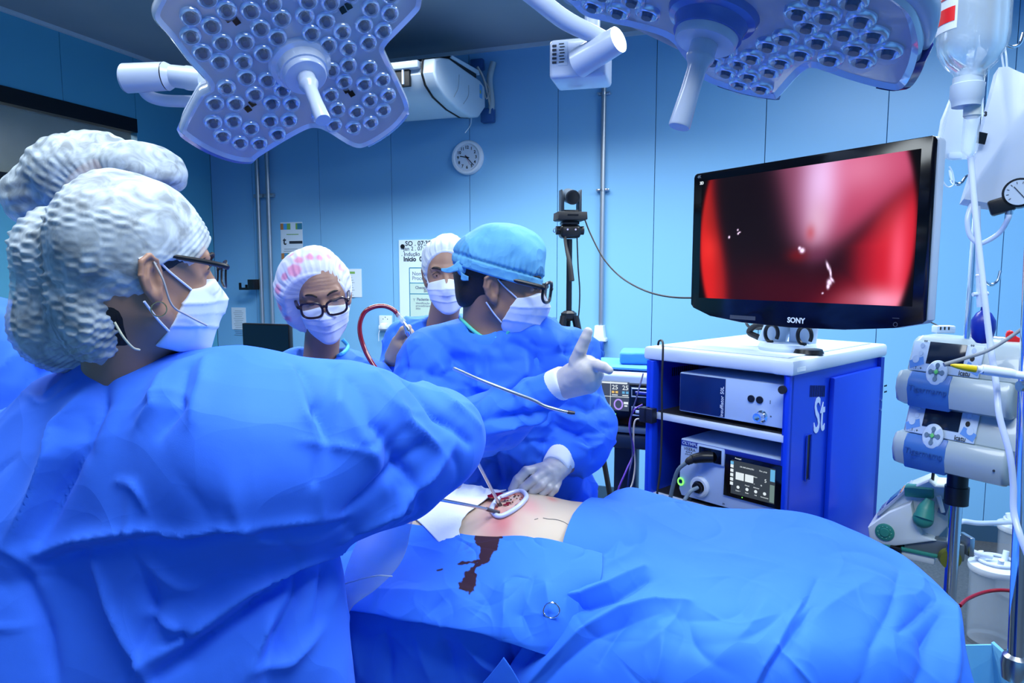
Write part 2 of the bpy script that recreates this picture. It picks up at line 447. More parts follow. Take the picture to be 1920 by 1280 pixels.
def sheet_folds(A, lst):
    """folds for a sheet: pixel polylines projected on to the nearest sheet vertices"""
    V0 = A.reshape(-1, 3)
    rel = V0-np.array([0, 0, EYE]); zc = rel[:, 1]*ca-rel[:, 2]*sa; yc = rel[:, 1]*sa+rel[:, 2]*ca
    X = 960+F*rel[:, 0]/zc; Yp = 640-F*yc/zc
    segs = []
    for (pts, w, hgt) in lst:
        q = []
        for (a, b) in pts:
            k = np.argsort((X-a)**2+(Yp-b)**2)[:4]; k = k[np.argmin(V0[k, 1])]; q.append(V0[k])
        segs.append((q, w, hgt))
    def fn(v, g):
        out = np.zeros(len(v))
        for q, w, hgt in segs:
            best = np.full(len(v), 1e9); tt = np.zeros(len(v)); n = len(q)-1
            for i in range(n):
                a = q[i]; ab = q[i+1]-a; t = np.clip(((v-a) @ ab)/max(float(ab @ ab), 1e-9), 0, 1)
                d = np.linalg.norm(v-a-t[:, None]*ab, axis=1); m = d < best
                best = np.where(m, d, best); tt = np.where(m, (i+t)/n, tt)
            env = np.clip(np.sin(np.pi*np.clip(tt*0.86+0.07, 0, 1)), 0, 1)**0.6
            out += 1.3*hgt*env*np.exp(-(best/w)**1.08)
        return out
    return fn
# ================================================================== THE ROOM
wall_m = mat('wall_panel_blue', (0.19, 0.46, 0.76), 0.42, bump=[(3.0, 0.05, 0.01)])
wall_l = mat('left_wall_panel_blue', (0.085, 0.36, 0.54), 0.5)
seam_m = mat('panel_seam_dark', (0.02, 0.07, 0.14), 0.8)
ceil_m = mat('ceiling_paint', (0.30, 0.36, 0.42), 0.7, var=(1.2, (0.26, 0.33, 0.40), 0.4, 0.6))
cove_m = mat('ceiling_trim_paint', (0.50, 0.60, 0.70), 0.5)
floor_m = mat('dark_speckled_floor', (0.05, 0.055, 0.06), 0.3, var=(70, (0.10, 0.11, 0.12), 0.35, 0.75))
def wseg(px): return WL(px, 400)[0]
seams = [wseg(x) for x in (475, 600, 735, 881, 1045, 1226, 1430, 1655, 1885)]
edges = [0.0]+seams+[seams[-1]+0.67, seams[-1]+1.34]
m = MB(ROOM_M)
for a, b in zip(edges[:-1], edges[1:]): m.box(((a+b)/2, 0.01, CEIL/2), (b-a-0.004, 0.02, CEIL), bev=0.001, seg=1)
structure(m.build('wall_back', wall_m), 'light blue panelled back wall with thin vertical seams')
m = MB(ROOM_M); m.box((edges[-1]/2, 0.05, CEIL/2), (edges[-1]+0.2, 0.06, CEIL)); structure(m.build('trim_1', seam_m))
RW = edges[-1]
# left wall with its inner window
def LW(px, py):
    p = PL(px, py, CORNER, U); q = p-CORNER; return float(-np.dot(q, NRM)*-1 if False else np.dot(q, NRM)), float(p[2])
def lw(px, py):      # distance from the corner towards the camera, height
    d, z = LW(px, py); return d, z
d0, zt = lw(255, 222); _, zt0 = lw(2, 162); d1 = 3.6; zt = (zt+zt0)/2
_, zb = lw(2, 322)
dsm = lw(257, 230)[0]
LL = 6.4
m = MB(ROOM_M)
def lbox(a, b, z0, z1, th=0.06): m.box((-th/2, -(a+b)/2, (z0+z1)/2), (th, b-a-0.004, z1-z0))
d2 = lw(116, 150)[0]
lbox(0, d0, 0, CEIL)
for a, b in ((d0, d2), (d2, d2+0.67), (d2+0.67, d1)): lbox(a, b, zt, CEIL)
lbox(d0, d1, 0, zb-0.13); lbox(d1, LL, 0, CEIL)
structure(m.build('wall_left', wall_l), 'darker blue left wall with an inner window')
m = MB(ROOM_M)
m.box((-0.04, -(d0+d1)/2, zt-0.05), (0.10, d1-d0, 0.10)); m.box((-0.04, -(d0+d1)/2, zb-0.065), (0.10, d1-d0, 0.13))
m.box((-0.04, -d1+0.03, (zt+zb)/2), (0.10, 0.06, zt-zb))
wf = m.build('window_1', black_p); structure(wf, 'inner window with a black frame in the left wall')
m = MB(ROOM_M); m.box((-0.06, -(d0+d1)/2, (zt+zb)/2), (0.006, d1-d0, zt-zb))
m.build('window_pane', glass('window_glass', (0.55, 0.65, 0.70), 0.18), wf)
# the room seen through that window
nxt = mat('next_room_paint', (0.17, 0.20, 0.18), 0.6, var=(1.5, (0.26, 0.29, 0.30), 0.4, 0.7))
m = MB(ROOM_M)
m.box((-2.2, -1.6, 1.6), (0.05, 5.0, 3.2)); m.box((-1.15, 0.72, 1.6), (2.2, 0.05, 3.2)); m.box((-1.15, -4.1, 1.6), (2.2, 0.05, 3.2))
m.box((-1.15, -1.6, 0.0), (2.2, 5.0, 0.04))
structure(m.build('wall_next_room', nxt), 'grey walls of the room behind the inner window')
m = MB(ROOM_M); m.box((-1.15, -1.6, 3.2), (2.2, 5.0, 0.05)); structure(m.build('ceiling_next_room', mat('next_room_ceiling', (0.35, 0.42, 0.46), 0.6)))
area('next_room_light', V(CORNER+U*-1.2+NRM*1.4+np.array([0, 0, 3.1])), (0, 0, -ROOM_A), 0.8, 0.8, 60, (0.95, 0.98, 1.0))
# floor and ceiling, the unseen walls
m = MB(ROOM_M); m.box((RW/2, -LL/2, -0.03), (RW, LL, 0.06)); structure(m.build('floor', floor_m))
m = MB(ROOM_M); m.box((RW/2, -LL/2, CEIL+0.04), (RW+0.1, LL+0.1, 0.08)); structure(m.build('ceiling', ceil_m))
m = MB(ROOM_M); m.box((RW+0.03, -LL/2, CEIL/2), (0.06, LL, CEIL)); structure(m.build('wall_right', wall_m))
m = MB(ROOM_M); m.box((RW/2, -LL-0.03, CEIL/2), (RW, 0.06, CEIL)); structure(m.build('wall_front', wall_m))
m = MB(ROOM_M); m.box((RW/2, -0.012, CEIL-0.012), (RW, 0.024, 0.024)); m.box((0.012, -LL/2, CEIL-0.012), (0.024, LL, 0.024))
structure(m.build('trim_2', cove_m), 'thin pale cove along the ceiling edge')
m = MB(ROOM_M); m.box((RW/2, -0.008, 0.05), (RW, 0.016, 0.10)); structure(m.build('baseboard_back', seam_m))
m = MB(ROOM_M); m.box((0.008, -LL/2, 0.05), (0.016, LL, 0.10)); structure(m.build('baseboard_left', seam_m))
# --- pair of pipes and the conduit on the back wall
def wall_root(name, label, cat, u, z, off=0.0, group=None):
    M_ = ROOM_M @ Matrix.Translation((u, -off, z)); return thing(name, label, cat, group=group, M=M_), M_
for k, (xa, lab) in enumerate(((490, 'thin steel pipe on the wall left of its twin, nearer the room corner'), (509, 'thin steel pipe on the wall, right one of the pair, nearer the notice sheet'))):
    u = WL(xa, 400)[0]; r, M_ = wall_root('steel_pipe', lab, 'pipe', u, 0.0, 0.0, 'vertical steel pipes left of the notice')
    MB(M_).cyl((0, -0.035, 0.11), (0, -0.035, CEIL-0.03), 0.018).build('pipe', galv, r)
    for z in (2.28, 1.2): MB(M_).box((0, -0.02, z), (0.09, 0.036, 0.03), bev=0.004).build('pipe_clip', galv, r)
u = WL(1131, 400)[0]; ztop = CEIL-0.03; zso = WL(1128, 612)[1]
r, M_ = wall_root('electrical_conduit', 'galvanised conduit running down the wall to a blue socket', 'pipe', u, 0.0)
MB(M_).cyl((0, -0.03, zso), (0, -0.03, ztop), 0.0175).build('pipe', galv, r)
for z in (WL(1131, 357)[1], WL(1131, 357)[1]-1.0+2.0-0.35):
    MB(M_).box((0, -0.022, z), (0.09, 0.03, 0.018), bev=0.004).cyl((-0.036, -0.03, z), (-0.036, -0.05, z), 0.007, n=8).cyl((0.036, -0.03, z), (0.036, -0.05, z), 0.007, n=8).cyl((0, -0.03, z-0.008), (0, -0.03, z+0.008), 0.021).build('pipe_clip', steel, r)
us, zs = WL(1127, 622); r, M_ = wall_root('industrial_socket', 'white and blue industrial power socket at the foot of the conduit', 'socket', us, zs)
MB(M_).prism([(-0.030, 0.05), (0.030, 0.05), (0.038, -0.03), (0.050, -0.045), (0.050, -0.062), (-0.050, -0.062), (-0.050, -0.045), (-0.038, -0.03)], -0.085, 0, bev=0.006).build('housing', white_p, r)
bl = mat('socket_blue', (0.01, 0.07, 0.42), 0.4)
MB(M_).box((0.004, -0.075, -0.10), (0.062, 0.06, 0.085), bev=0.01).build('collar', bl, r)
MB(M_).cyl((0.0, -0.125, -0.155), (0.0, -0.075, -0.150), 0.044).cyl((0, -0.13, -0.156), (0, -0.12, -0.156), 0.03).build('lid', bl, r)
MB(M_).box((0.0, -0.108, -0.10), (0.03, 0.012, 0.03), bev=0.003).build('catch', white_p, r)
# --- wall clock: 9:22, twelve numerals
uc, zc = WL(878, 296); r, M_ = wall_root('wall_clock', 'round white wall clock with black numerals below the air conditioner', 'clock', uc, zc)
RC = 0.125
MB(M_).lathe([(0.0, 0), (RC, 0), (RC, 0.02), (RC-0.008, 0.034), (RC-0.022, 0.036), (RC-0.030, 0.024), (0.0, 0.024)], (0, 0, 0), (0, -1, 0), 64).build('case', mat('clock_white', (0.72, 0.80, 0.90), 0.35), r)
MB(M_).cyl((0, -0.0245, 0), (0, -0.0255, 0), RC-0.030, n=64).build('dial', mat('clock_dial', (0.60, 0.70, 0.82), 0.6), r)
m = MB(M_)
for h in range(1, 13):
    a = math.radians(90-30*h); text_into(m, str(h), 0.031, TXM(0.072*math.cos(a), -0.0262, 0.072*math.sin(a)), 0.0004, 0.0008)
m.build('numerals', black_p, r, False)
def hand(name, deg, L, w, mm, y):
    m = MB(M_ @ Matrix.Rotation(math.radians(deg), 4, 'Y')); m.box((0, y, L/2-0.01), (w, 0.0012, L+0.02)); m.build(name, mm, r, False)
hand('hour_hand', 281, 0.055, 0.006, black_p, -0.029); hand('minute_hand', 137, 0.082, 0.005, black_p, -0.031)
hand('second_hand', 157, 0.060, 0.0018, mat('clock_red', (0.5, 0.03, 0.05), 0.5), -0.033)
MB(M_).cyl((0, -0.025, 0), (0, -0.035, 0), 0.006).build('hub', black_p, r)
# --- notices and papers on the wall
def paper(name, label, cat, x0, y0, x1, y1, paint, colr=(0.66, 0.78, 0.90), off=0.003, group=None, tilt=0.0, wall='b'):
    (ua, za), (ub, zb_) = WL(x0, y0), WL(x1, y1); uc_, zc_ = (ua+ub)/2, (za+zb_)/2; w, h = abs(ub-ua), abs(za-zb_)
    M2 = ROOM_M @ Matrix.Translation((uc_, 0, zc_)) @ Matrix.Rotation(tilt, 4, 'Y'); r = thing(name, label, cat, group=group, M=M2)
    MB(M2).box((0, -off/2, 0), (w, off, h)).build('sheet', mat(name+'_paper', colr, 0.6), r, False)
    paint(M2, w, h, r, off); return r
def line(mb, x, z, w, h, y): mb.box((x, -y, z), (w, 0.0008, h))
gry = mat('print_grey', (0.18, 0.24, 0.30), 0.7); ink = mat('print_black', (0.02, 0.03, 0.045), 0.7)
grn = mat('print_green', (0.20, 0.42, 0.10), 0.7); teal = mat('print_teal', (0.03, 0.22, 0.36), 0.7)
orange = mat('print_orange', (0.45, 0.20, 0.07), 0.7); cyan = mat('print_cyan', (0.05, 0.35, 0.75), 0.7)
def p_notice(M2, w, h, r, y):
    y += 0.0006; seg = [(orange, 0.14), (cyan, 0.16), (grn, 0.16), (None, 0.24), (grn, 0.08), (teal, 0.22)]
    for zz in (h/2-0.035, -h/2+0.03):
        x = -w/2
        for mm, f in seg:
            if mm: m = MB(M2); line(m, x+w*f/2, zz, w*f, 0.05, y); m.build('printed_band', mm, r, False)
            x += w*f
    m = MB(M2); line(m, 0.01, h/2-0.10, w*0.55, 0.006, y); m.build('printed_rule', grn, r, False)
    m = MB(M2); text_into(m, 't', 0.09, TXM(-w*0.33, -y, h/2-0.155), 0.0004, 0.002); line(m, 0.04, h/2-0.165, w*0.6, 0.022, y); m.build('heading', ink, r, False)
    m = MB(M2)
    for k in range(16):
        if k % 5 == 4: continue
        line(m, -0.01, h/2-0.22-k*0.017, w*(0.62+0.12*((k*7) % 3)/2), 0.004, y)
    m.build('printed_text', gry, r, False)
paper('notice', 'tall printed notice with coloured top band beside the pipes', 'notice', 526, 417, 569, 487, p_notice)
def p_green(M2, w, h, r, y):
    y += 0.0006; m = MB(M2); line(m, -w*0.05, h/2-0.03, w*0.55, 0.018, y); m.build('heading', grn, r, False)
    m = MB(M2)
    for k in range(9): line(m, -0.02+0.01*(k % 3), h/2-0.07-k*0.02, w*0.4, 0.003, y)
    m.build('printed_text', gry, r, False)
paper('notice', 'white sheet with a green heading right of the person in pink-dotted cap', 'notice', 634, 504, 679, 557, p_green, (0.55, 0.70, 0.88))
def p_small(M2, w, h, r, y):
    y += 0.0006; m = MB(M2)
    for k in range(14): line(m, 0.0, h/2-0.03-k*0.016, w*(0.5+0.2*((k*5) % 3)/2), 0.003, y)
    m.build('printed_text', gry, r, False)
paper('notice', 'small white sheet taped low on the wall by the corner', 'notice', 434, 576, 462, 618, p_small, (0.60, 0.74, 0.84))
def p_board(M2, w, h, r, y):
    y += 0.0008; m = MB(M2)
    bx = lambda px, py: (WL(px, py)[0]-(WL(749, 450)[0]+WL(905, 612)[0])/2, WL(px, py)[1]-(WL(749, 450)[1]+WL(905, 612)[1])/2)
    x0, z0 = bx(769, 502); x1, z1 = bx(900, 531); x2, z2 = bx(900, 552); x3, z3 = bx(900, 608)
    pale = mat('print_pale_green', (0.48, 0.66, 0.60), 0.7); 
    m = MB(M2); line(m, (x0+x1)/2, (z1+z2)/2, x1-x0, z1-z2-0.005, y-0.0004); line(m, (x0+x1)/2, (z2+z3)/2, x1-x0, z2-z3-0.005, y-0.0004); m.build('table_fill', pale, r, False)
    m = MB(M2)
    for z in (z0, z1, z2): line(m, (x0+x1)/2, z, x1-x0, 0.007, y)
    line(m, x0, (z0+z3)/2, 0.007, z0-z3, y); line(m, x1, (z0+z3)/2, 0.007, z0-z3, y); m.build('table_rules', teal, r, False)
    m = MB(M2); q = lambda t, px, py, s, b=0.0006: text_into(m, t, s, TXM(bx(px, py)[0], -y, bx(px, py)[1]), 0.0004, b, 'LEFT')
    q('Nome ____', 774, 513, 0.042); q('Procedimento', 774, 521.5, 0.042)
    q('Checagem Pr\u00e9', 780, 539, 0.030, 0.0015); q('SIGN IN', 796, 545.5, 0.028, 0.0015)
    q('Y', 776, 562, 0.03); q('Paciente confirmou', 783, 561, 0.030, 0.0015); q('identifica\u00e7\u00e3o', 781, 568, 0.024); q('procedimento', 781, 573, 0.024); q('s\u00edtio', 781, 578, 0.024)
    m.build('printed_text', gry, r, False)
    m = MB(M2); q('SO . 07:38', 761, 457, 0.052, 0.001); q('Jan 2 . 07:40', 758, 466.5, 0.044, 0.0003); q('. Indu\u00e7\u00e3o . 08:4', 754, 476.5, 0.044, 0.0003); q('Inicio  09:30', 758, 486, 0.050, 0.002)
    m.build('handwriting', ink, r, False)
    cx, cz = bx(757, 462); m = MB(M2); m.cyl((cx, -y, cz), (cx, -y-0.01, cz), 0.017); m.build('magnet', black_p, r)
paper('whiteboard', 'white checklist board with handwritten times behind the person with crinkled white cap', 'whiteboard', 749, 450, 905, 612, p_board, (0.62, 0.78, 0.92), 0.012)
# --- wall socket with white plug, black bracket
us, zs = WL(724, 606); r, M_ = wall_root('wall_socket', 'white wall socket plate with a white plug in it', 'socket', us, zs)
MB(M_).box((0, -0.006, 0), (0.115, 0.012, 0.125), bev=0.004).build('plate', white_p, r)
m = MB(M_)
for x in (-0.02, 0.02): m.cyl((x, -0.012, 0.035), (x, -0.0128, 0.035), 0.004, n=10)
m.cyl((0, -0.012, 0.05), (0, -0.0128, 0.05), 0.004, n=10).build('sockets', black_p, r)
MB(M_).box((0.0, -0.035, -0.02), (0.05, 0.05, 0.05), bev=0.01).box((-0.03, -0.03, -0.03), (0.03, 0.03, 0.035), bev=0.006).build('plug', mat('plug_white', (0.80, 0.88, 0.96), 0.35), r)
MB(M_).tube([(-0.035, -0.035, -0.045), (-0.045, -0.04, -0.08), (-0.05, -0.035, -0.14)], 0.003).build('cord', white_p, r)
us, zs = WL(487, 533); r, M_ = wall_root('wall_bracket', 'small black metal bracket with hooks on the wall by the pipes', 'bracket', us, zs)
MB(M_).box((0.0, -0.06, 0), (0.06, 0.11, 0.085), bev=0.003).build('plate', black_p, r)
MB(M_).box((-0.075, -0.10, -0.035), (0.10, 0.02, 0.02), bev=0.003).box((-0.118, -0.10, -0.01), (0.014, 0.02, 0.05), bev=0.003).box((-0.055, -0.10, -0.015), (0.012, 0.02, 0.03), bev=0.003).build('hook', black_p, r)
# --- air conditioner: deep wall-hung unit, its right end turned to the room
uA = WL(918, 165, 0.0)[0]; zA = 2.85
M_ = ROOM_M @ Matrix.Translation((uA, 0, 0)); r = thing('air_conditioner', 'white air conditioner hanging below the ceiling above the clock, its scuffed end turned out', 'air conditioner', M=M_)
ac_m = mat('ac_white', (0.52, 0.64, 0.74), 0.35); ac_d = mat('ac_dark', (0.006, 0.008, 0.010), 0.6)
ptA = CORNER+U*uA
def AE(px, py):
    p = PL(px, py, ptA, U)-ptA; return -float(np.dot(p, NRM)), float(p[2])
endo = [AE(*q) for q in ((814, 110), (826, 108), (841, 110), (870, 131), (899, 151), (907, 163), (908, 202), (896, 220), (880, 219), (856, 204), (832, 181), (818, 158), (812, 135))]
MP = M_ @ Matrix.Rotation(math.pi/2, 4, 'Z')
cenE = np.mean(np.array(endo), 0); inn_ = [tuple(cenE+(np.array(q)-cenE)*0.95) for q in endo]
L = 1.15
m = MB(MP); m.prism(inn_, 0.07, L, 0.006); m.build('body', ac_m, r)
m = MB(MP); m.prism(endo, -0.01, 0.075, 0.016, 3); m.build('end_cap', ac_m, r)
m = MB(MP); m.prism([tuple(cenE+(np.array(q)-cenE)*1.012) for q in endo], 0.072, 0.080); m.build('cap_seam', ac_d, r)
(xf, zf1), (_, zf2) = AE(812, 124), AE(812, 156)
xf = min(q[0] for q in inn_)
MB(M_).box((-L/2-0.07, xf-0.004, (zf1+zf2)/2), (L-0.18, 0.03, zf1-zf2), bev=0.004).build('outlet', ac_d, r)
MB(M_).box((-L/2-0.05, xf-0.012, zf1+0.020), (L-0.08, 0.06, 0.045), bev=0.010).build('top_lip', ac_m, r)
for k in range(11): MB(M_).box((-0.20-k*0.085, xf-0.020, (zf1+zf2)/2+0.004), (0.012, 0.022, zf1-zf2-0.01), bev=0.005).build('louvre', white_p, r)
for (a, b, c) in (((858, 140), (856, 165), (848, 182)), ((876, 160), (875, 180), (866, 195))):
    q_ = [AE(*t) for t in (a, b, c)]; MB(M_).tube([(0.0112, t[0], t[1]) for t in q_], 0.0022, n=6).build('scuff', mat('ac_scuff', (0.30, 0.38, 0.42), 0.7), r)
q_ = AE(899, 172); MB(M_).box((0.011, q_[0], q_[1]), (0.002, 0.05, 0.09)).build('energy_label', mat('label_blue', (0.10, 0.35, 0.70), 0.5), r)
q_ = AE(898, 170); MB(M_).box((0.0125, q_[0]-0.004, q_[1]-0.01), (0.002, 0.02, 0.022)).build('label_mark', mat('label_yellow', (0.45, 0.45, 0.10), 0.5), r)
a_, b_ = AE(846, 104), AE(896, 132); MB(MP).prism([(a_[0], a_[1]), (b_[0], b_[1]), (b_[0]+0.01, b_[1]-0.03), (a_[0]-0.02, a_[1]-0.02)][::-1], -0.01, 0.30, 0.004).build('open_flap', ac_m, r)
a_, b_ = AE(842, 112), AE(893, 146); MB(MP).prism([(a_[0], a_[1]), (a_[0]+0.02, a_[1]+0.03), (b_[0], b_[1]+0.05), (b_[0], b_[1])], 0.0, 0.28).build('flap_gap', ac_d, r)
w_ = lambda px, py, off=0.05: (WL(px, py, off)[0]-uA, -off, WL(px, py, off)[1])
MB(M_).tube([w_(925, 116), w_(918, 150), w_(922, 190), w_(920, 214)], 0.022).build('duct', mat('ac_grey', (0.35, 0.45, 0.50), 0.6), r)
MB(M_).tube([w_(895, 125, 0.2), w_(906, 145, 0.15), w_(914, 175, 0.1), w_(920, 205)], 0.008).tube([w_(908, 150, 0.12), w_(918, 170, 0.12), w_(912, 185, 0.12), w_(907, 168, 0.12)], 0.005).build('hose', mat('ac_hose', (0.34, 0.36, 0.36), 0.6), r)
a_ = w_(915, 217, 0.04); b_ = w_(895, 122, 0.03)
MB(M_).box(a_, (0.10, 0.06, 0.10), bev=0.01).build('lower_bracket', mat('ac_bracket_blue', (0.02, 0.09, 0.28), 0.5), r); MB(M_).box(b_, (0.10, 0.05, 0.08), bev=0.01).build('upper_bracket', MAT['ac_bracket_blue'], r)
MB(M_).tube([(0.0, AE(884, 221)[0], AE(884, 221)[1]), (0.0, AE(882, 235)[0], AE(882, 235)[1]), (0.0, AE(872, 249)[0], AE(872, 249)[1])], 0.0018, n=6).build('string', ac_m, r)
# --- small dark screen behind the left nurse
M_ = Matrix.Translation(V(P(502, 640, 3.6))) @ Matrix.Rotation(-ROOM_A, 4, 'Z')
r = thing('computer_monitor', 'dark computer screen standing low behind the person in pink-dotted cap', 'monitor', M=M_)
MB(M_).box((0, 0.0, 0), (0.30, 0.03, 0.19), bev=0.004).build('housing', black_p, r)
MB(M_).box((0, -0.0155, 0), (0.285, 0.001, 0.175)).build('screen', mat('dark_screen', (0.006, 0.02, 0.04), 0.15), r)
MB(M_).cyl((0, 0.0, -0.09), (0, 0.0, -0.30), 0.02).box((0, 0, -0.31), (0.2, 0.16, 0.015), bev=0.004).build('stand', black_p, r)
tz = float(P(502, 640, 3.6)[2]-0.318)
M2 = Matrix.Translation((M_.translation.x, M_.translation.y, 0)) @ Matrix.Rotation(-ROOM_A, 4, 'Z')
r = thing('side_table', 'steel side table carrying the dark computer screen', 'table', M=M2)
MB(M2).box((0, 0, tz-0.0125), (0.6, 0.4, 0.025), bev=0.004).build('tabletop', steel, r)
for x in (-0.27, 0.27):
    for y in (-0.17, 0.17): MB(M2).cyl((x, y, 0), (x, y, tz-0.02), 0.012).build('leg', steel, r)
# ================================================================== SURGICAL LAMPS
def frame(o, xd, zd=(0, 0, 1)):
    z = nz(zd); x = np.asarray(xd, float); x = nz(x-z*np.dot(x, z)); y = np.cross(z, x)
    M = Matrix.Identity(4)
    for i in range(3): M[i][0] = x[i]; M[i][1] = y[i]; M[i][2] = z[i]; M[i][3] = float(o[i])
    return M
def smooth_poly(pts, sub=5):
    out = []; n = len(pts)
    for i in range(n):
        p0, p1, p2, p3 = [np.asarray(pts[(i+k-1) % n], float) for k in range(4)]
        for k in range(sub):
            t = k/sub; out.append(0.5*((2*p1)+(-p0+p2)*t+(2*p0-5*p1+4*p2-p3)*t*t+(-p0+3*p1-3*p2+p3)*t**3))
    return out
def shrink(poly, d):
    n = len(poly); out = []
    ar = sum(poly[i][0]*poly[(i+1) % n][1]-poly[(i+1) % n][0]*poly[i][1] for i in range(n))
    sg = 1 if ar > 0 else -1
    for i in range(n):
        a = poly[i]-poly[i-1]; b = poly[(i+1) % n]-poly[i]
        na = np.array([-a[1], a[0]])/(np.linalg.norm(a)+1e-9); nb = np.array([-b[1], b[0]])/(np.linalg.norm(b)+1e-9)
        k = na+nb; k = k/(np.linalg.norm(k)+1e-9); out.append(poly[i]+sg*k*d)
    return out
def inside(p, poly):
    c = False; n = len(poly)
    for i in range(n):
        a, b = poly[i], poly[(i+1) % n]
        if (a[1] > p[1]) != (b[1] > p[1]) and p[0] < (b[0]-a[0])*(p[1]-a[1])/(b[1]-a[1]+1e-12)+a[0]: c = not c
    return c
lamp_face = mat('lamp_face_lilac', (0.40, 0.42, 0.48), 0.22, coat=0.5)
lamp_back = mat('lamp_back_white', (0.62, 0.70, 0.88), 0.3, coat=0.3)
lamp_edge = glass('lamp_blue_edge', (0.10, 0.20, 0.62), 0.80, 0.12)
lamp_navy = glass('lamp_navy_edge', (0.012, 0.02, 0.16), 0.93, 0.10)
lamp_rim = mat('lamp_rim_clear', (0.52, 0.60, 0.74), 0.12, coat=1.0)
lens_m = glass('led_lens_clear', (0.55, 0.72, 1.0), 0.13, 0.02, 1.0)
lens_ring = mat('led_reflector', (0.70, 0.82, 1.0), 0.16, 0.7)
pupil = mat('led_dark_centre', (0.006, 0.012, 0.05), 0.25)
def surgical_lamp(label, hub_px, Y, tiltdeg, dxy, outline_px, lenses_px, edges_px, sub=4, auto=None, sens=(), dark=False):
    v = nz(ray(*hub_px)); c = P(hub_px[0], hub_px[1], Y)
    right = nz(np.cross(v, [0, 0, 1])); up = np.cross(right, v); t = math.radians(tiltdeg)
    d = nz([dxy[0], dxy[1]]); n = -math.cos(t)*v+math.sin(t)*(right*d[0]-up*d[1])
    M = frame(c, right, n)              # local z points out of the face towards the patient
    Mi = np.array(M.inverted())
    def loc(px, py):
        p = PL(px, py, c, n); q = Mi @ np.array([*p, 1]); return q[:2]
    root = thing('surgical_lamp', label, 'operating lamp', M=M)
    poly = smooth_poly([loc(*p) for p in outline_px], sub)
    inner = shrink(poly, 0.014)
    # face plate
    m = MB(M); vs = [m.bm.verts.new((p[0], p[1], -0.004)) for p in inner]; f = m.bm.faces.new(vs)
    ex = bmesh.ops.extrude_face_region(m.bm, geom=[f]); bmesh.ops.translate(m.bm, vec=(0, 0, -0.006), verts=[g for g in ex['geom'] if isinstance(g, bmesh.types.BMVert)])
    bmesh.ops.recalc_face_normals(m.bm, faces=m.bm.faces[:]); bmesh.ops.transform(m.bm, matrix=M, verts=m.bm.verts[:]); m.build('face_plate', lamp_face, root, False)
    # rim
    m = MB(M); n_ = len(poly); R = []
    for off, z in ((0.014, -0.004), (0.004, 0.002), (0.0, -0.004), (0.0, -0.018), (0.006, -0.030), (0.016, -0.030), (0.014, -0.010)):
        pp = shrink(poly, off); R.append([m.bm.verts.new((p[0], p[1], z)) for p in pp])
    for a in range(len(R)):
        A = R[a]; B = R[(a+1) % len(R)]
        for i in range(n_): m.bm.faces.new((A[i], A[(i+1) % n_], B[(i+1) % n_], B[i]))
    bmesh.ops.recalc_face_normals(m.bm, faces=m.bm.faces[:]); bmesh.ops.transform(m.bm, matrix=M, verts=m.bm.verts[:]); m.build('rim', lamp_rim, root)
    # housing behind
    m = MB(M); R = []
    for off, z in ((0.005, -0.030), (0.010, -0.045), (0.030, -0.062), (0.06, -0.070)):
        pp = shrink(poly, off); R.append([m.bm.verts.new((p[0], p[1], z)) for p in pp])
    for A, B in zip(R[:-1], R[1:]):
        for i in range(n_): m.bm.faces.new((A[i], A[(i+1) % n_], B[(i+1) % n_], B[i]))
    m.bm.faces.new(R[-1]); m.bm.faces.new(R[0][::-1])
    bmesh.ops.recalc_face_normals(m.bm, faces=m.bm.faces[:]); bmesh.ops.transform(m.bm, matrix=M, verts=m.bm.verts[:]); m.build('housing', lamp_back, root)
    # translucent end bows
    for (a, b) in edges_px:
        A, B = loc(*a), loc(*b)
        i0 = min(range(n_), key=lambda i: np.linalg.norm(poly[i]-A)); i1 = min(range(n_), key=lambda i: np.linalg.norm(poly[i]-B))
        seq = []; i = i0
        fwd = (i1-i0) % n_ <= (i0-i1) % n_
        while True:
            seq.append(poly[i]);
            if i == i1: break
            i = (i+1 if fwd else i-1) % n_
        m = MB(M); R = []
        for p in seq:
            u = p/np.linalg.norm(p); q = [(p[0]-u[0]*0.004, p[1]-u[1]*0.004, 0.003), (p[0]+u[0]*0.008, p[1]+u[1]*0.008, -0.003), (p[0]+u[0]*0.012, p[1]+u[1]*0.012, -0.03), (p[0]-u[0]*0.004, p[1]-u[1]*0.004, -0.05)]
            R.append([m.bm.verts.new(x) for x in q])
        for a_, b_ in zip(R[:-1], R[1:]):
            for k in range(4): m.bm.faces.new((a_[k], b_[k], b_[(k+1) % 4], a_[(k+1) % 4]))
        m.bm.faces.new(R[0]); m.bm.faces.new(R[-1][::-1])
        bmesh.ops.recalc_face_normals(m.bm, faces=m.bm.faces[:]); bmesh.ops.transform(m.bm, matrix=M, verts=m.bm.verts[:]); m.build('end_bow', lamp_navy if dark else lamp_edge, root)
    # hub and sterile handle
    m = MB(M); m.lathe([(0.072, -0.004), (0.068, 0.006), (0.058, 0.010), (0.054, 0.022), (0.054, 0.030), (0.0, 0.030)], n=48); m.build('hub_ring', lamp_edge if dark else lamp_rim, root)
    m = MB(M); m.lathe([(0.050, 0.024), (0.0485, 0.040), (0.046, 0.043), (0.0, 0.043)], n=48); m.build('hub_disc', lamp_w, root)
    m = MB(M); m.lathe([(0.021, 0.042), (0.021, 0.060), (0.0225, 0.064), (0.021, 0.070), (0.0165, 0.078), (0.0150, 0.085), (0.0150, 0.120), (0.0172, 0.176), (0.0160, 0.179), (0.0, 0.179)], n=32); m.build('handle', lamp_w, root)
    cyl_ = MB(M).cyl((0.0, -0.0205, 0.058), (0.0, -0.0225, 0.058), 0.007, n=16).build('handle_button', lamp_rim, root)
    # LED lenses, each a clear dome over a dark centre
    pts = [loc(*p) for p in lenses_px]
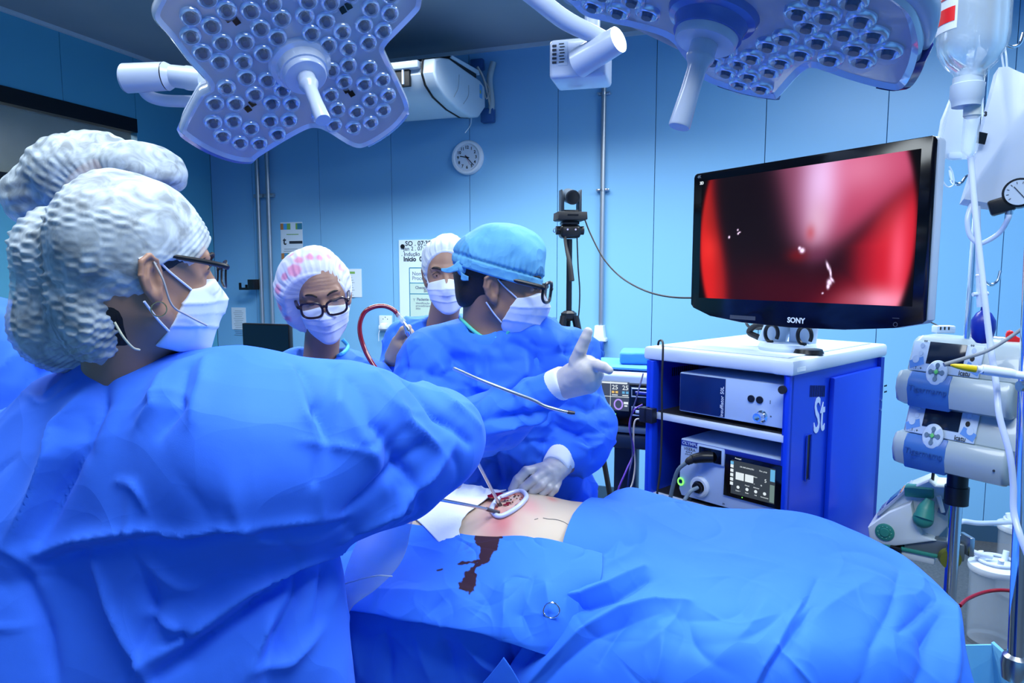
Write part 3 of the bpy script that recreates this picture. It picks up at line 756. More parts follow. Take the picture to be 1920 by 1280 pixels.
    if auto:
        step = auto; inn = shrink(poly, 0.034)
        xs = [p[0] for p in poly]; ys = [p[1] for p in poly]; k = 0; y = min(ys)
        while y < max(ys):
            x = min(xs)+(step/2 if k % 2 else 0)
            while x < max(xs):
                p = np.array([x+random.uniform(-.006, .006), y+random.uniform(-.006, .006)])
                if inside(p, inn) and np.linalg.norm(p) > 0.10 and len(pts) < 96: pts.append(p)
                x += step
            y += step*0.87; k += 1
    for i, p in enumerate(pts):
        m = MB(M); sc = 1.0
        m.mi = 1; m.lathe([(0.0215, -0.004), (0.0205, 0.003), (0.0165, 0.005), (0.0135, 0.001), (0.010, -0.001)], (p[0], p[1], 0), n=20)
        m.mi = 2; m.cyl((p[0], p[1], -0.002), (p[0], p[1], 0.009), 0.0095 if i % 5 else 0.007, 0.0085, n=14)
        m.mi = 0; m.lathe([(0.0205, 0.003), (0.019, 0.010), (0.015, 0.015), (0.008, 0.018), (0.0, 0.0185)], (p[0], p[1], 0), n=20)
        m.build('led_lens', [lens_m, lens_ring, pupil], root, angle=60)
    for p in sens:
        q = loc(*p); MB(M).box((q[0], q[1], -0.003), (0.013, 0.016, 0.004), Matrix.Rotation(0.5, 3, 'Z')).build('sensor', black_g, root)
    return root, M, loc
c1 = lambda x, y: (220+x/3.2, y/3.2)
out1 = [(298, 0), (287, 24), (291, 42), (320, 74), (352, 116), (392, 163), (374, 178), (352, 215), (340, 240), (344, 255), (392, 285), (440, 302), (474, 304), (488, 294), (530, 268), (570, 246), (590, 241), (612, 248), (660, 276), (690, 274), (735, 246), (764, 214), (767, 194), (748, 150), (726, 104), (724, 88), (750, 60), (778, 31), (791, 12), (790, -20), (765, -50), (700, -80), (676, -76), (630, -45), (600, -32), (570, -33), (530, -50), (450, -90), (410, -88), (350, -60), (310, -25)]
L1 = [(655, 60), (800, 65), (930, 20), (440, 100), (565, 155), (440, 215), (630, 255), (510, 315), (615, 370), (765, 250), (755, 370), (875, 320), (860, 170), (985, 110), (960, 225), (1125, 95), (1250, 125), (1165, 200), (1145, 5), (1280, 15), (1350, 190), (1480, 150), (1595, 185), (1505, 255), (1265, 270), (1385, 290), (1520, 50), (1635, 80), (1385, 390), (1510, 405), (1360, 490), (1480, 505), (1590, 478), (1280, 570), (1515, 600), (1625, 570), (1595, 660), (1435, 670), (1320, 655), (1520, 735), (1415, 765), (1300, 750), (1215, 700), (775, 465), (900, 480), (655, 525), (825, 565), (585, 620), (710, 620), (925, 620), (1045, 620), (575, 735), (695, 725), (800, 770), (915, 725), (1030, 720), (630, 815), (735, 855), (850, 860), (960, 805), (990, 540), (1285, 420), (540, -10), (1400, -40), (760, -60), (640, -70), (1060, -60), (1200, -80), (1530, -60), (1640, -30), (1300, -110), (880, -100)]
lamp1, LM1, loc1 = surgical_lamp('star-shaped operating lamp on the left, its whole face of LED lenses turned to the room', (564, 122), 1.62, 41, (0.37, 0.93), out1,
    [c1(*p) for p in L1], [((344, 255), (474, 304)), ((690, 274), (764, 214))],
    sens=[c1(665, 115), c1(715, 132), c1(1355, 65), c1(1390, 40), c1(1375, 545), c1(1408, 567), c1(812, 625), c1(785, 658)])
# its side joint and bent tube
p0, p1_, p2, p3 = P(233, 147, 1.72), P(310, 143, 1.72), P(330, 142, 1.72), P(385, 150, 1.70)
q = MB(); q.cyl(p0, P(236, 147, 1.72), 0.032, 0.0345, n=40); q.cyl(P(236, 147, 1.72), p1_, 0.0345, 0.033, n=40); q.build('arm_joint', lamp_w, lamp1)
MB().cyl(p1_, P(313, 143, 1.72), 0.0325, n=40).build('joint_gap', black_p, lamp1)
q = MB(); q.cyl(P(312.5, 143, 1.72), P(324, 142.5, 1.72), 0.0335, 0.026, n=40); q.cyl(P(324, 142.5, 1.72), p3, 0.026, 0.0275, n=40); q.cyl(P(352, 146, 1.715), P(358, 147, 1.712), 0.0285, n=40); q.build('arm_socket', lamp_w, lamp1)
MB().tube([P(262, 150, 1.74), P(275, 176, 1.75), P(300, 187, 1.76), P(340, 190, 1.76), P(420, 190, 1.76)], 0.0145, n=20, sub=8).build('bent_tube', lamp_w, lamp1)
out2 = [(1010, -20), (1061, 0), (1094, 28), (1143, 42), (1200, 55), (1252, 73), (1281, 108), (1312, 144), (1346, 161), (1400, 177), (1452, 186), (1463, 182), (1490, 152), (1512, 132), (1530, 128), (1585, 147), (1647, 164), (1690, 168), (1712, 145), (1726, 106), (1727, 73), (1715, 30), (1686, 0), (1640, -22), (1560, -34), (1480, -30), (1400, -45), (1300, -62), (1180, -72), (1080, -58), (1020, -40)]
lamp2, LM2, loc2 = surgical_lamp('operating lamp at upper right seen edge-on, close above the endoscopy screen', (1336, 33), 1.12, 63, (-0.29, 0.957), out2,
    [], [((1647, 164), (1722, 115)), ((1346, 161), (1455, 186))], auto=0.046, dark=True)
# thick white outer rim of the right lobe
c2, n2 = np.array(LM2.translation), np.array(LM2.to_3x3().col[2])
MB().tube([PL(a, b, c2, n2)-n2*0.028 for a, b in ((1560, -34), (1640, -16), (1690, 8), (1716, 40), (1724, 73), (1724, 106), (1712, 140))], [0.018, 0.024, 0.024, 0.022, 0.018, 0.012, 0.005], n=18, sub=6).build('outer_rim', lamp_w, lamp2)
# spring arm, joint and joint box behind it
MB().tube([P(960, -40, 1.8), P(1010, 0, 1.82), P(1060, 38, 1.85), P(1120, 68, 1.88), P(1150, 86, 1.9)], [0.024, 0.024, 0.024, 0.022, 0.022], n=20, sub=6).build('spring_arm', lamp_w, lamp2)
MB().cyl(P(1160, 74, 1.84), P(1085, 118, 1.93), 0.034, 0.040, n=40).build('arm_joint', lamp_w, lamp2)
Mb = frame(P(1090, 121, 2.0), (0.96, -0.25, 0))
MB(Mb).box((0, 0, 0), (0.158, 0.14, 0.105), bev=0.012, seg=3).build('joint_box', lamp_w, lamp2)
MB(Mb).cyl((0.03, 0.0, 0.05), (0.03, 0.0, 0.25), 0.022, n=24).cyl((0.03, 0, 0.25), (0.03, 0, CEIL-float(Mb.translation.z)), 0.022, n=24).build('ceiling_tube', lamp_w, lamp2)
MB(Mb).box((-0.040, -0.0705, 0.012), (0.026, 0.001, 0.062)).build('type_label', mat('label_grey', (0.42, 0.52, 0.66), 0.5), lamp2)
m = MB(Mb)
for k in range(7): m.box((-0.044+0.002*(k % 2), -0.0715, 0.038-k*0.008), (0.014, 0.0006, 0.0028))
for k in range(5): m.box((-0.064, -0.0712, 0.034-k*0.011), (0.012, 0.0006, 0.006))
m.build('label_print', ink, lamp2, False)

# ================================================================== EQUIPMENT CART
FX = nz([0.67, -0.742, 0]); FY = nz([0.742, 0.67, 0])
near = PZ(1487, 675, 1.40); W, D, ZT = 0.50, 0.66, 1.40
org = near-FX*W; org[2] = 0
CM = frame(org, FX); root = thing('equipment_cart', 'blue endoscopy cart with a pale grey top under the big screen', 'cart', M=CM)
def CL(px, py, y=0.0):
    p = PL(px, py, org+FY*y, FY)-org; return float(p @ FX), float(p[2])
def SL(px, py, x=W):
    p = PL(px, py, org+FX*x, FX)-org; return float(p @ FY), float(p[2])
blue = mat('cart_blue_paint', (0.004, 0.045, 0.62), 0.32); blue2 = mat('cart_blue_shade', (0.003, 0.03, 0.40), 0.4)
top_m = mat('cart_top_plastic', (0.62, 0.71, 0.82), 0.3)
MB(CM).prism([(-0.012, -0.012), (W-0.06, -0.012), (W-0.045, -0.022), (W+0.012, -0.022), (W+0.012, D+0.02), (-0.012, D+0.02)], 0, 0.045, 0.010).build('dummy', top_m, root)
# (the slab outline above lies in x,z; stand it down flat)
dm = [o for o in root.children][-1]; me = dm.data
R_ = CM @ Matrix(((1, 0, 0, 0), (0, 0, 1, 0), (0, -1, 0, ZT), (0, 0, 0, 1))) @ CM.inverted(); me.transform(R_); me.flip_normals() if False else None; me.update(); dm.name = 'top_slab'
MB(CM).box((W/2, D/2, ZT+0.002), (W-0.05, D-0.05, 0.004), bev=0.002).build('top_mat', mat('cart_top_inner', (0.55, 0.66, 0.80), 0.22), root)
zt = ZT-0.046
MB(CM).box((W-0.012, D/2, zt/2+0.06), (0.024, D, zt-0.12)).build('side_panel', blue, root)
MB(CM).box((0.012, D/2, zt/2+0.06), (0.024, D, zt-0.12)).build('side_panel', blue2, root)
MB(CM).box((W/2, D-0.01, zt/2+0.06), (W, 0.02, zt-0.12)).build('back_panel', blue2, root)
xl = CL(1232, 700)[0]; xr = CL(1476, 740)[0]
MB(CM).box((xl*0.28, 0.0, zt/2+0.06), (xl*0.56, 0.03, zt-0.12), bev=0.003).build('front_post', blue, root)
MB(CM).box((xl*0.80, -0.004, zt/2+0.06), (xl*0.38, 0.035, zt-0.12), bev=0.003).build('front_post', blue, root)
MB(CM).box(((xr+W)/2, 0.0, zt/2+0.06), (W-xr, 0.03, zt-0.12), bev=0.003).build('front_post', blue, root)
zc_ = CL(1222, 775)[1]
m = MB(CM); m.box((xl*0.28, -0.028, zc_), (0.034, 0.03, 0.05), bev=0.003); m.box((xl*0.86, -0.028, zc_), (0.036, 0.03, 0.05), bev=0.003); m.cyl((xl*0.56, -0.035, zc_-0.025), (xl*0.56, -0.035, zc_+0.025), 0.006)
m.build('hinge', mat('hinge_dark', (0.02, 0.025, 0.05), 0.4, 0.5), root)
x_, z_ = CL(1487, 731); m = MB(CM); m.cyl((W-0.018, -0.014, z_), (W-0.018, -0.024, z_), 0.012, n=20).build('knob', rubber, root)
# shelves
for (pl, pr) in (((1242, 779), (1474, 821)), ((1240, 930), (1400, 960))):
    z = CL(*pl)[1]
    MB(CM).box(((xl+xr)/2, 0.20, z-0.002), (xr-xl+0.01, 0.42, 0.020), bev=0.002).build('shelf', mat('shelf_white', (0.60, 0.70, 0.86), 0.35), root)
    MB(CM).box(((xl+xr)/2, 0.21, z+0.010), (xr-xl, 0.40, 0.004)).build('shelf_mat', rubber, root)
zsh = CL(1242, 779)[1]+0.012; zsh2 = CL(1240, 930)[1]+0.012
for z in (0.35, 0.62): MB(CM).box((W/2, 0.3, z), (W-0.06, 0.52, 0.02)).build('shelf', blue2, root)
for a, b in ((0.06, 0.06), (W-0.06, 0.06), (0.06, D-0.06), (W-0.06, D-0.06)):
    MB(CM).cyl((a, b-0.018, 0.06), (a, b+0.018, 0.06), 0.06, n=24).box((a, b, 0.10), (0.05, 0.05, 0.07), bev=0.006).build('caster', rubber, root)
# right side: rear panel standing proud, vents, handle slot, lettering
y0, z0 = SL(1556, 700); 
MB(CM).box((W+0.008, (y0+D-0.03)/2, (zt-0.03)/2+0.08), (0.016, D-0.03-y0, zt-0.03-0.16), bev=0.004).build('side_door', blue, root)
MB(CM).box((W+0.006, D-0.01, zt/2+0.06), (0.012, 0.03, zt-0.12)).build('corner_strip', blue2, root)
for py in (740, 757):
    y_, z_ = SL(1672, py); MB(CM).cyl((W+0.012, D-0.012, z_), (W+0.016, D-0.012, z_), 0.004, n=10).build('screw', chrome, root)
m = MB(CM); 
for k in range(12):
    ya, za = SL(1519+k*2.4, 733); m.box((W+0.0008, ya, za), (0.0016, 0.0022, 0.035))
m.build('vent_slots', black_p, root, False)
for py in (722, 733):
    y_, z_ = SL(1651, py); MB(CM).box((W+0.0165, y_, z_), (0.001, 0.025, 0.006), bev=0.0004).build('slot', black_p, root, False)
y_, z_ = SL(1513, 857)
MB(CM).box((W+0.001, y_, z_), (0.003, 0.024, 0.135), bev=0.001).build('grip_slot', black_p, root)
MB(CM).tube([(W+0.004, y_-0.014, z_-0.070), (W+0.004, y_-0.014, z_+0.070), (W+0.004, y_+0.014, z_+0.070), (W+0.004, y_+0.014, z_-0.070)], 0.0025, n=8, sub=1, closed=True).build('grip_frame', blue2, root)
ya, za = SL(1536, 780); TS = Matrix.Rotation(math.pi/2, 4, 'Z') @ TX
m = MB(CM); text_into(m, 'St', 0.155, Matrix.Translation((W+0.0015, ya-0.002, za)) @ TS @ Matrix.Diagonal((0.62, 1, 1, 1)), 0.0006, 0.002)
m.build('lettering', mat('letter_pale', (0.52, 0.66, 0.92), 0.5), root, False)
ya, za = SL(1500, 690); MB(CM).box((W+0.0125, 0.03, ZT-0.028), (0.001, 0.05, 0.012)).build('rating_label', mat('label_pale', (0.70, 0.80, 0.86), 0.5), root, False)
m = MB(CM)
for k in range(14): m.box((0.026, 0.10+k*0.012, CL(1260, 695, 0.12)[1]), (0.002, 0.004, 0.03))
m.build('inner_vents', black_p, root, False)
# loose black cable over the cart's front left edge
q = lambda px, py, y: P(px, py, y)
o = MB().tube([P(1234, 646, 2.22), P(1236, 639, 2.2), P(1242, 640, 2.17), P(1243, 660, 2.15), P(1241, 720, 2.145), P(1241, 800, 2.14), P(1238, 880, 2.12), P(1230, 945, 2.10), P(1229, 1010, 2.10)], 0.0035, n=8).build('power_cable', rubber)
tag(o, 'thin black cable hanging over the front left edge of the cart', 'cable')
# --- insufflator
def device_face(name, label, cat, TLx, BRx, yoff, depth, zbase):
    xa, za = CL(*TLx, yoff); xb, zb_ = CL(*BRx, yoff)
    return xa, xb, za, zb_
yo = 0.012
xa, zt1 = CL(1275, 697, yo); xb, _ = CL(1476, 722, yo); zbm = zsh
w = xb-xa; h = zt1-zbm
MD = CM @ Matrix.Translation((xa, yo, zbm)); r = thing('insufflator', 'grey insufflator with dark blue left panel on the upper shelf of the cart', 'medical device', M=MD)
sil = mat('device_silver', (0.42, 0.55, 0.76), 0.4); navy = mat('device_navy', (0.004, 0.016, 0.10), 0.22)
MB(MD).box((w/2, 0.18, h/2+0.006), (w, 0.36, h-0.012), bev=0.004).build('housing', sil, r)
MB(MD).box((w*0.235, -0.0012, h/2+0.006), (w*0.45, 0.003, h-0.020), bev=0.001).build('dark_panel', navy, r)
m = MB(MD); text_into(m, 'insufflator 50L', 0.0165, TXM(w*0.436, -0.0036, h*0.46, -math.pi/2), 0.0003, 0.0001); m.build('lettering', mat('letter_white', (0.70, 0.78, 0.90), 0.5), r, False)
for fx in (0.70, 0.775): MB(MD).cyl((w*fx, 0.001, h*0.62), (w*fx, -0.004, h*0.62), 0.011, n=24).build('button', black_p, r)
MB(MD).lathe([(0.018, 0), (0.018, 0.004), (0.013, 0.006), (0.013, 0.034), (0.009, 0.034), (0.009, 0.02), (0, 0.02)], (w*0.80, 0.001, h*0.28), (0, -1, 0), 28).build('gas_outlet', chrome, r)
m = MB(MD); text_into(m, 'I', 0.016, TXM(w*0.865, -0.0008, h*0.60), 0.0003); text_into(m, '+', 0.012, TXM(w*0.875, -0.0008, h*0.30), 0.0003); m.build('symbols', ink, r, False)
for a in (0.03, w-0.03):
    for b in (0.03, 0.33): MB(MD).cyl((a, b, 0), (a, b, 0.007), 0.008, n=10).build('foot', rubber, r)
# --- video processor
yo = 0.004
xa, zt2 = CL(1277, 822, yo); xb, _ = CL(1471, 861, yo); w = xb-xa; h = zt2-zsh2
MD = CM @ Matrix.Translation((xa, yo, zsh2)); r = thing('video_processor', 'video processor with touch screen and green lit button, lower shelf of the cart', 'medical device', M=MD)
MB(MD).prism([(-0.004, 0.03), (0.0, h), (w, h), (w+0.004, 0.03), (w-0.01, 0.010), (0.006, 0.010)], 0, 0.36, 0.004).build('housing', sil, r)
MB(MD).box((w/2, -0.001, h-0.011), (w-0.004, 0.004, 0.016), bev=0.001).build('blue_band', mat('band_blue', (0.01, 0.025, 0.26), 0.3), r)
m = MB(MD); text_into(m, 'OLYMPUS', 0.015, TXM(0.04, -0.0034, h-0.011), 0.0003, 0.0004); m.build('lettering', mat('letter_silver', (0.35, 0.45, 0.65), 0.5), r, False)
m = MB(MD); text_into(m, 'VISERA', 0.014, TXM(0.034, -0.0006, h-0.030), 0.0003); text_into(m, 'ELITE III', 0.007, TXM(0.032, -0.0006, h-0.040), 0.0003); text_into(m, 'OTV-S700', 0.007, TXM(0.032, -0.0006, h-0.048), 0.0003)
text_into(m, '3D', 0.007, TXM(w*0.46, -0.0006, 0.020), 0.0003); m.build('model_text', ink, r, False)
x_, z_ = CL(1340, 855, yo); x_ -= xa; z_ -= zsh2
MB(MD).box((x_-0.012, -0.002, z_+0.002), (0.098, 0.010, 0.056), bev=0.004).build('socket_frame', sil, r)
MB(MD).box((x_-0.012, -0.0075, z_+0.002), (0.080, 0.004, 0.044), bev=0.001).build('socket_recess', black_g, r)
x2, z2 = CL(1313, 912, yo); x2 -= xa; z2 -= zsh2
MB(MD).lathe([(0.034, 0), (0.034, 0.008), (0.029, 0.012), (0.021, 0.012), (0.020, 0.0), (0.0, 0.0)], (x2, 0.001, z2), (0, -1, 0), 36).build('light_socket', top_m, r)
MB(MD).cyl((x2, -0.001, z2), (x2, -0.022, z2), 0.017, n=24).build('light_plug', black_p, r)
x3, z3 = CL(1277, 902, yo); x3 -= xa; z3 -= zsh2
MB(MD).tube([(x3+0.010*math.cos(t*math.pi/8), -0.003, z3+0.012*math.sin(t*math.pi/8)) for t in range(16)], 0.0022, n=8, sub=1, closed=True).build('lit_ring', mat('green_light', (0.2, 0.9, 0.1), 0.4, emit=((0.22, 1.0, 0.10), 1.6)), r)
MB(MD).cyl((x3, 0, z3), (x3, -0.003, z3), 0.006, n=16).build('power_button', navy, r)
sx0, sz1 = CL(1361, 850, yo); sx1, _ = CL(1469, 873, yo); _, sz0 = CL(1351, 925, yo)
sx0 -= xa; sx1 -= xa; sz1 -= zsh2; sz0 -= zsh2; sw = sx1-sx0; sh = sz1-sz0; cx, cz = (sx0+sx1)/2, (sz0+sz1)/2
MB(MD).prism([(sx0-0.002, sz0), (sx0+0.001, sz1), (sx1, sz1), (sx1+0.003, sz0)], -0.006, 0.0, 0.002).build('screen_bezel', black_g, r)
def em(name, c, s=1.0): return mat(name, (0.01, 0.01, 0.01), 0.4, emit=(c, s))
scr_r = MD @ Matrix.Translation((cx, -0.0066, cz))
MB(scr_r).box((0.002, 0, 0.0), (sw*0.76, 0.0008, sh*0.80)).build('touch_screen', em('screen_dark_grey', (0.035, 0.045, 0.05)), r)
wht = em('screen_white', (0.85, 0.95, 1.0), 0.9); cyn = em('screen_cyan', (0.15, 0.5, 0.85), 0.9)
u_ = sw*0.76; v_ = sh*0.80
m = MB(scr_r)
for k in range(5): m.box((-u_*0.47, -0.0008, v_*(0.32-0.13*k)), (u_*0.07, 0.0006, v_*0.09))
m.box((-u_*0.28, -0.0008, v_*0.06), (u_*0.19, 0.0006, v_*0.22)); m.box((-u_*0.06, -0.0008, v_*0.06), (u_*0.19, 0.0006, v_*0.22)); m.build('screen_tiles', wht, r, False)
m = MB(scr_r); m.box((u_*0.46, -0.0008, v_*0.30), (u_*0.10, 0.0006, v_*0.34)); m.box((-u_*0.47, -0.0010, v_*0.42), (u_*0.07, 0.0006, v_*0.09)); m.build('screen_tabs', cyn, r, False)
m = MB(scr_r); m.box((u_*0.46, -0.0008, -v_*0.22), (u_*0.10, 0.0006, v_*0.5)); m.build('screen_tabs', em('screen_green_grey', (0.16, 0.24, 0.22)), r, False)
m = MB(scr_r); tt = lambda t, x, z, s: text_into(m, t, s, TXM(u_*x, -0.0012, v_*z), 0.0002)
tt('Principal', -0.33, 0.57, 0.006); tt('OK INFLAMA\u00c7\u00c3O', -0.12, 0.35, 0.0058); tt('5', 0.31, 0.10, 0.015); tt('+', 0.22, -0.06, 0.012); tt('-', 0.06, -0.05, 0.012); tt('Doc. prep', 0.25, 0.36, 0.006); tt('Manual', -0.10, -0.16, 0.005); tt('Adicionar', 0.11, -0.16, 0.005); tt('Auto', 0.08, 0.15, 0.006)
for x, t in ((-0.31, 'Zoom +'), (-0.1, 'Modo'), (0.1, 'WB'), (0.3, 'Ferramentas')):
    m.cyl((u_*x, -0.001, -v_*0.27), (u_*x, -0.0014, -v_*0.27), 0.005, n=12); tt(t, x, -0.38, 0.0048)
m.build('screen_text', wht, r, False)
MB(MD).cyl((cx-0.03, -0.006, sz0+0.008), (cx-0.03, -0.0066, sz0+0.008), 0.0016, n=8).build('status_light', mat('green_light', (0, 0, 0)), r)
for a in (0.03, w-0.03): MB(MD).box((a, 0.1, 0.005), (0.03, 0.2, 0.010)).build('foot', rubber, r)
# camera plug and its cables
def cw(px, py, y): x, z = CL(px, py, y); return org+FX*x+FY*y+np.array([0, 0, z])
o = thing('camera_cable', 'thick grey camera cable with black plug in the video processor', 'cable', loc=cw(1335, 856, -0.01))
MB().tube([cw(1338, 857, -0.005), cw(1318, 857, -0.02), cw(1300, 860, -0.035)], [0.017, 0.018, 0.015], n=14).build('plug', black_p, o)
MB().tube([cw(1300, 860, -0.035), cw(1292, 864, -0.042), cw(1288, 868, -0.045)], [0.013, 0.012, 0.009], n=14).build('plug_sleeve', rubber, o)
grc = mat('cable_grey', (0.10, 0.15, 0.20), 0.5)
MB().tube([cw(1292, 864, -0.042), cw(1272, 880, -0.06), cw(1262, 910, -0.065), cw(1256, 940, -0.07), cw(1250, 985, -0.07)], 0.0065, n=12).build('cord', grc, o)
o = MB().tube([cw(1308, 914, -0.022), cw(1296, 920, -0.05), cw(1288, 930, -0.06), cw(1281, 945, -0.07), cw(1272, 985, -0.07)], 0.0062, n=12).build('light_cable', mat('cable_light', (0.22, 0.30, 0.38), 0.5))
tag(o, 'lighter grey light-guide cable from the round socket of the video processor', 'cable')
# ================================================================== BIG SCREEN
KM = 0.90; mw, mh = 0.872*KM, 0.515*KM
TL_, TR_, BR_, BL_ = [np.array(q) for q in ((0.672, 2.634, 2.0096), (1.126, 1.89, 2.0168), (1.1618, 1.8669, 1.5192), (0.708, 2.6112, 1.512))]
mc = (TL_+TR_+BR_+BL_)/4; mc = (mc-np.array([0, 0, EYE]))*KM+np.array([0, 0, EYE]); SX = nz(TR_-TL_+BR_-BL_)
SMX = frame(mc, SX); r = thing('endoscopy_monitor', 'large black screen showing a red endoscopic view above the cart', 'monitor', M=SMX)
hw, hh_ = mw/2, 0.252*KM
outl = [(-hw+0.012, hh_), (hw-0.012, hh_), (hw-0.004, hh_-0.004), (hw, hh_-0.012), (hw, -hh_+0.005), (hw-0.01, -hh_-0.004), (hw*0.80, -hh_-0.020), (hw*0.45, -hh_-0.034), (0, -hh_-0.040), (-hw*0.45, -hh_-0.036), (-hw*0.78, -hh_-0.022), (-hw*0.97, -hh_+0.002), (-hw, -hh_+0.014), (-hw, hh_-0.012), (-hw+0.004, hh_-0.004)]
MB(SMX).prism(outl[::-1], -0.004, 0.0, 0.0015).build('front_bezel', black_g, r)
MB(SMX).prism(outl[::-1], 0.0, 0.045, 0.010, 3).build('shell', mat('monitor_silver', (0.55, 0.62, 0.72), 0.3, 0.2), r)
MB(SMX).box((0, 0.06, 0), (0.45, 0.04, 0.3), bev=0.012).build('rear_box', white_p, r)
# picture: the red cavity seen by the endoscope, as light given off by the screen
gw, gh = 300, 172; iw, ih = 0.792*KM, 0.432*KM
gx, gz = np.meshgrid(np.linspace(-1, 1, gw), np.linspace(-1, 1, gh), indexing='ij')
def picture(x, z):
    """x right, z up in -1..1; colours as the display gives them"""
    g = lambda cx, cz, sx, sz, a=0.0: np.exp(-((((x-cx)*math.cos(a)+(z-cz)*math.sin(a))/sx)**2+((-(x-cx)*math.sin(a)+(z-cz)*math.cos(a))/sz)**2))
    sg = lambda t: 1/(1+np.exp(-np.clip(t, -30, 30)))
    c = np.zeros((*x.shape, 3))
    def add(w, col): c[...] = c*(1-w[..., None])+w[..., None]*np.array(col)
    c[...] = (0.012, 0.006, 0.012)
    add(sg((-z-0.55)*6)*sg((x+0.75)*8)*0.8, (0.050, 0.002, 0.010))
    add(g(0.0, -0.85, 0.55, 0.35)*0.5, (0.09, 0.003, 0.016))
    # left fold
    xl_ = -0.80-0.02*np.sin(z*3); wl = sg((xl_+0.10*(-z)-x)*34)
    add(wl, (0.62, 0.025, 0.022)); add(wl*g(-0.86, 0.45, 0.16, 0.35)*0.55, (0.28, 0.03, 0.02)); add(wl*g(-0.86, -0.15, 0.12, 0.22)*0.5, (0.85, 0.06, 0.05)); add(wl*sg((x-xl_-0.06*(-z)+0.05)*40)*0.6, (0.30, 0.02, 0.02))
    # bright lobe coming down from the top
    ax = 0.17+0.06*(1-z)-0.02; half = 0.09+0.20*(z+0.35)*0.9
    lobe = sg((half-np.abs(x-ax-0.10*(z)))*18)*sg((z+0.16)*9)
    add(lobe*0.95, (0.52, 0.20, 0.36)); add(lobe*g(0.30, 0.75, 0.20, 0.6)*0.95, (0.82, 0.66, 0.98)); add(lobe*g(0.24, 0.15, 0.12, 0.35)*0.85, (0.70, 0.52, 0.66))
    add(lobe*sg((x-0.52)*12)*0.6, (0.50, 0.10, 0.22)); add(lobe*sg((0.04-x)*16)*0.85, (0.14, 0.015, 0.03))
    add(g(0.17, 0.02, 0.045, 0.12)*0.7, (0.50, 0.10, 0.12)); add(g(0.07, -0.30, 0.10, 0.10)*0.65, (0.22, 0.01, 0.01)); add(g(0.25, -0.30, 0.10, 0.12)*0.5, (0.16, 0.04, 0.10))
    # upper right pink wall
    tri = sg((z-0.46-(x-0.85)*1.28)*12)*sg((x-0.36)*12)*sg((z+0.35)*8); add(tri*0.9, (0.58, 0.10, 0.20)); add(tri*g(0.55, 0.85, 0.25, 0.3)*0.6, (0.72, 0.30, 0.45))
    # right red fold
    xr_ = 0.60+0.46*np.clip(z+0.20, 0, 1); wr = sg((x-xr_)*22)*sg((0.72-z)*10)
    wr = np.maximum(wr, sg((x-0.45-0.5*(z+1.0))*10)*sg((-z-0.55)*8))
    add(wr*0.97, (0.62, 0.025, 0.05)); add(wr*g(0.78, 0.25, 0.12, 0.35)*0.6, (0.78, 0.10, 0.12)); add(wr*g(0.88, -0.35, 0.06, 0.6)*0.6, (0.90, 0.16, 0.26)); add(wr*g(0.72, -0.95, 0.28, 0.16)*0.8, (0.95, 0.45, 0.62)); add(wr*sg((xr_+0.07-x)*20)*0.7, (0.16, 0.01, 0.03)); 
    # sparkles
    for (cx, cz, sx, sz, a) in ((0.10, -0.235, 0.018, 0.030, 0), (0.075, -0.20, 0.010, 0.02, 0), (-0.655, 0.02, 0.008, 0.016, 0), (-0.56, 0.13, 0.006, 0.012, 0), (-0.54, 0.09, 0.010, 0.008, .5), (-0.555, 0.07, 0.007, 0.012, 0), (0.335, -0.47, 0.008, 0.05, .2), (0.36, -0.56, 0.006, 0.06, .1), (0.355, -0.70, 0.016, 0.035, 0), (0.375, -0.66, 0.008, 0.03, 0.4), (0.345, -0.76, 0.010, 0.03, 0), (0.30, -0.86, 0.006, 0.01, 0)):
        add(np.clip(g(cx, cz, sx, sz, a)*1.5, 0, 1), (0.95, 0.75, 1.0))
    # round field of view
    m_ = sg((0.995-np.sqrt(x**2+(z*0.42)**2))*120); c *= m_[..., None]
    return np.clip(c, 0, 1)**1.22
pic = picture(gx, gz).reshape(-1, 3)
vs = np.stack([gx*iw/2, np.full_like(gx, -0.0046), gz*ih/2+0.005], -1).reshape(-1, 3)
vs = (np.array(SMX) @ np.concatenate([vs, np.ones((len(vs), 1))], 1).T).T[:, :3]
i, j = np.meshgrid(np.arange(gw-1), np.arange(gh-1), indexing='ij'); a = (i*gh+j).ravel(); fa = np.stack([a, a+gh, a+gh+1, a+1], 1)
sm = bpy.data.materials.new('endoscopic_picture'); sm.use_nodes = True; nt = sm.node_tree; b = nt.nodes['Principled BSDF']
at = nt.nodes.new('ShaderNodeAttribute'); at.attribute_name = 'Col'; b.inputs['Base Color'].default_value = (0.003, 0.003, 0.004, 1); b.inputs['Roughness'].default_value = 0.35; b.inputs['Specular IOR Level'].default_value = 0.08
nt.links.new(at.outputs['Color'], b.inputs['Emission Color']); b.inputs['Emission Strength'].default_value = 1.35
mesh_from('display', vs, fa, sm, r, attr=pic)
m = MB(SMX); text_into(m, 'SONY', 0.022, TXM(0.025, -0.0048, -hh_-0.018), 0.0003, 0.0006); m.build('lettering', mat('letter_white', (0.70, 0.78, 0.90), 0.5), r, False)
m = MB(SMX); text_into(m, '4K', 0.014, TXM(-hw+0.024, -0.0048, hh_-0.012), 0.0003); m.build('corner_mark', gry, r, False)
m = MB(SMX); text_into(m, '3D', 0.013, TXM(-hw+0.036, -0.0052, hh_-0.034), 0.0003, 0.0006); m.build('screen_sign', em('screen_white', (1, 1, 1)), r, False)
m = MB(SMX); text_into(m, 'LCD MONITOR  INPUT', 0.007, TXM(-0.17, -0.0048, -hh_-0.020), 0.0003); m.box((-0.17, -0.0045, -hh_-0.020), (0.10, 0.0006, 0.012)); m.build('rating_text', mat('print_dim', (0.05, 0.06, 0.09), 0.4), r, False)
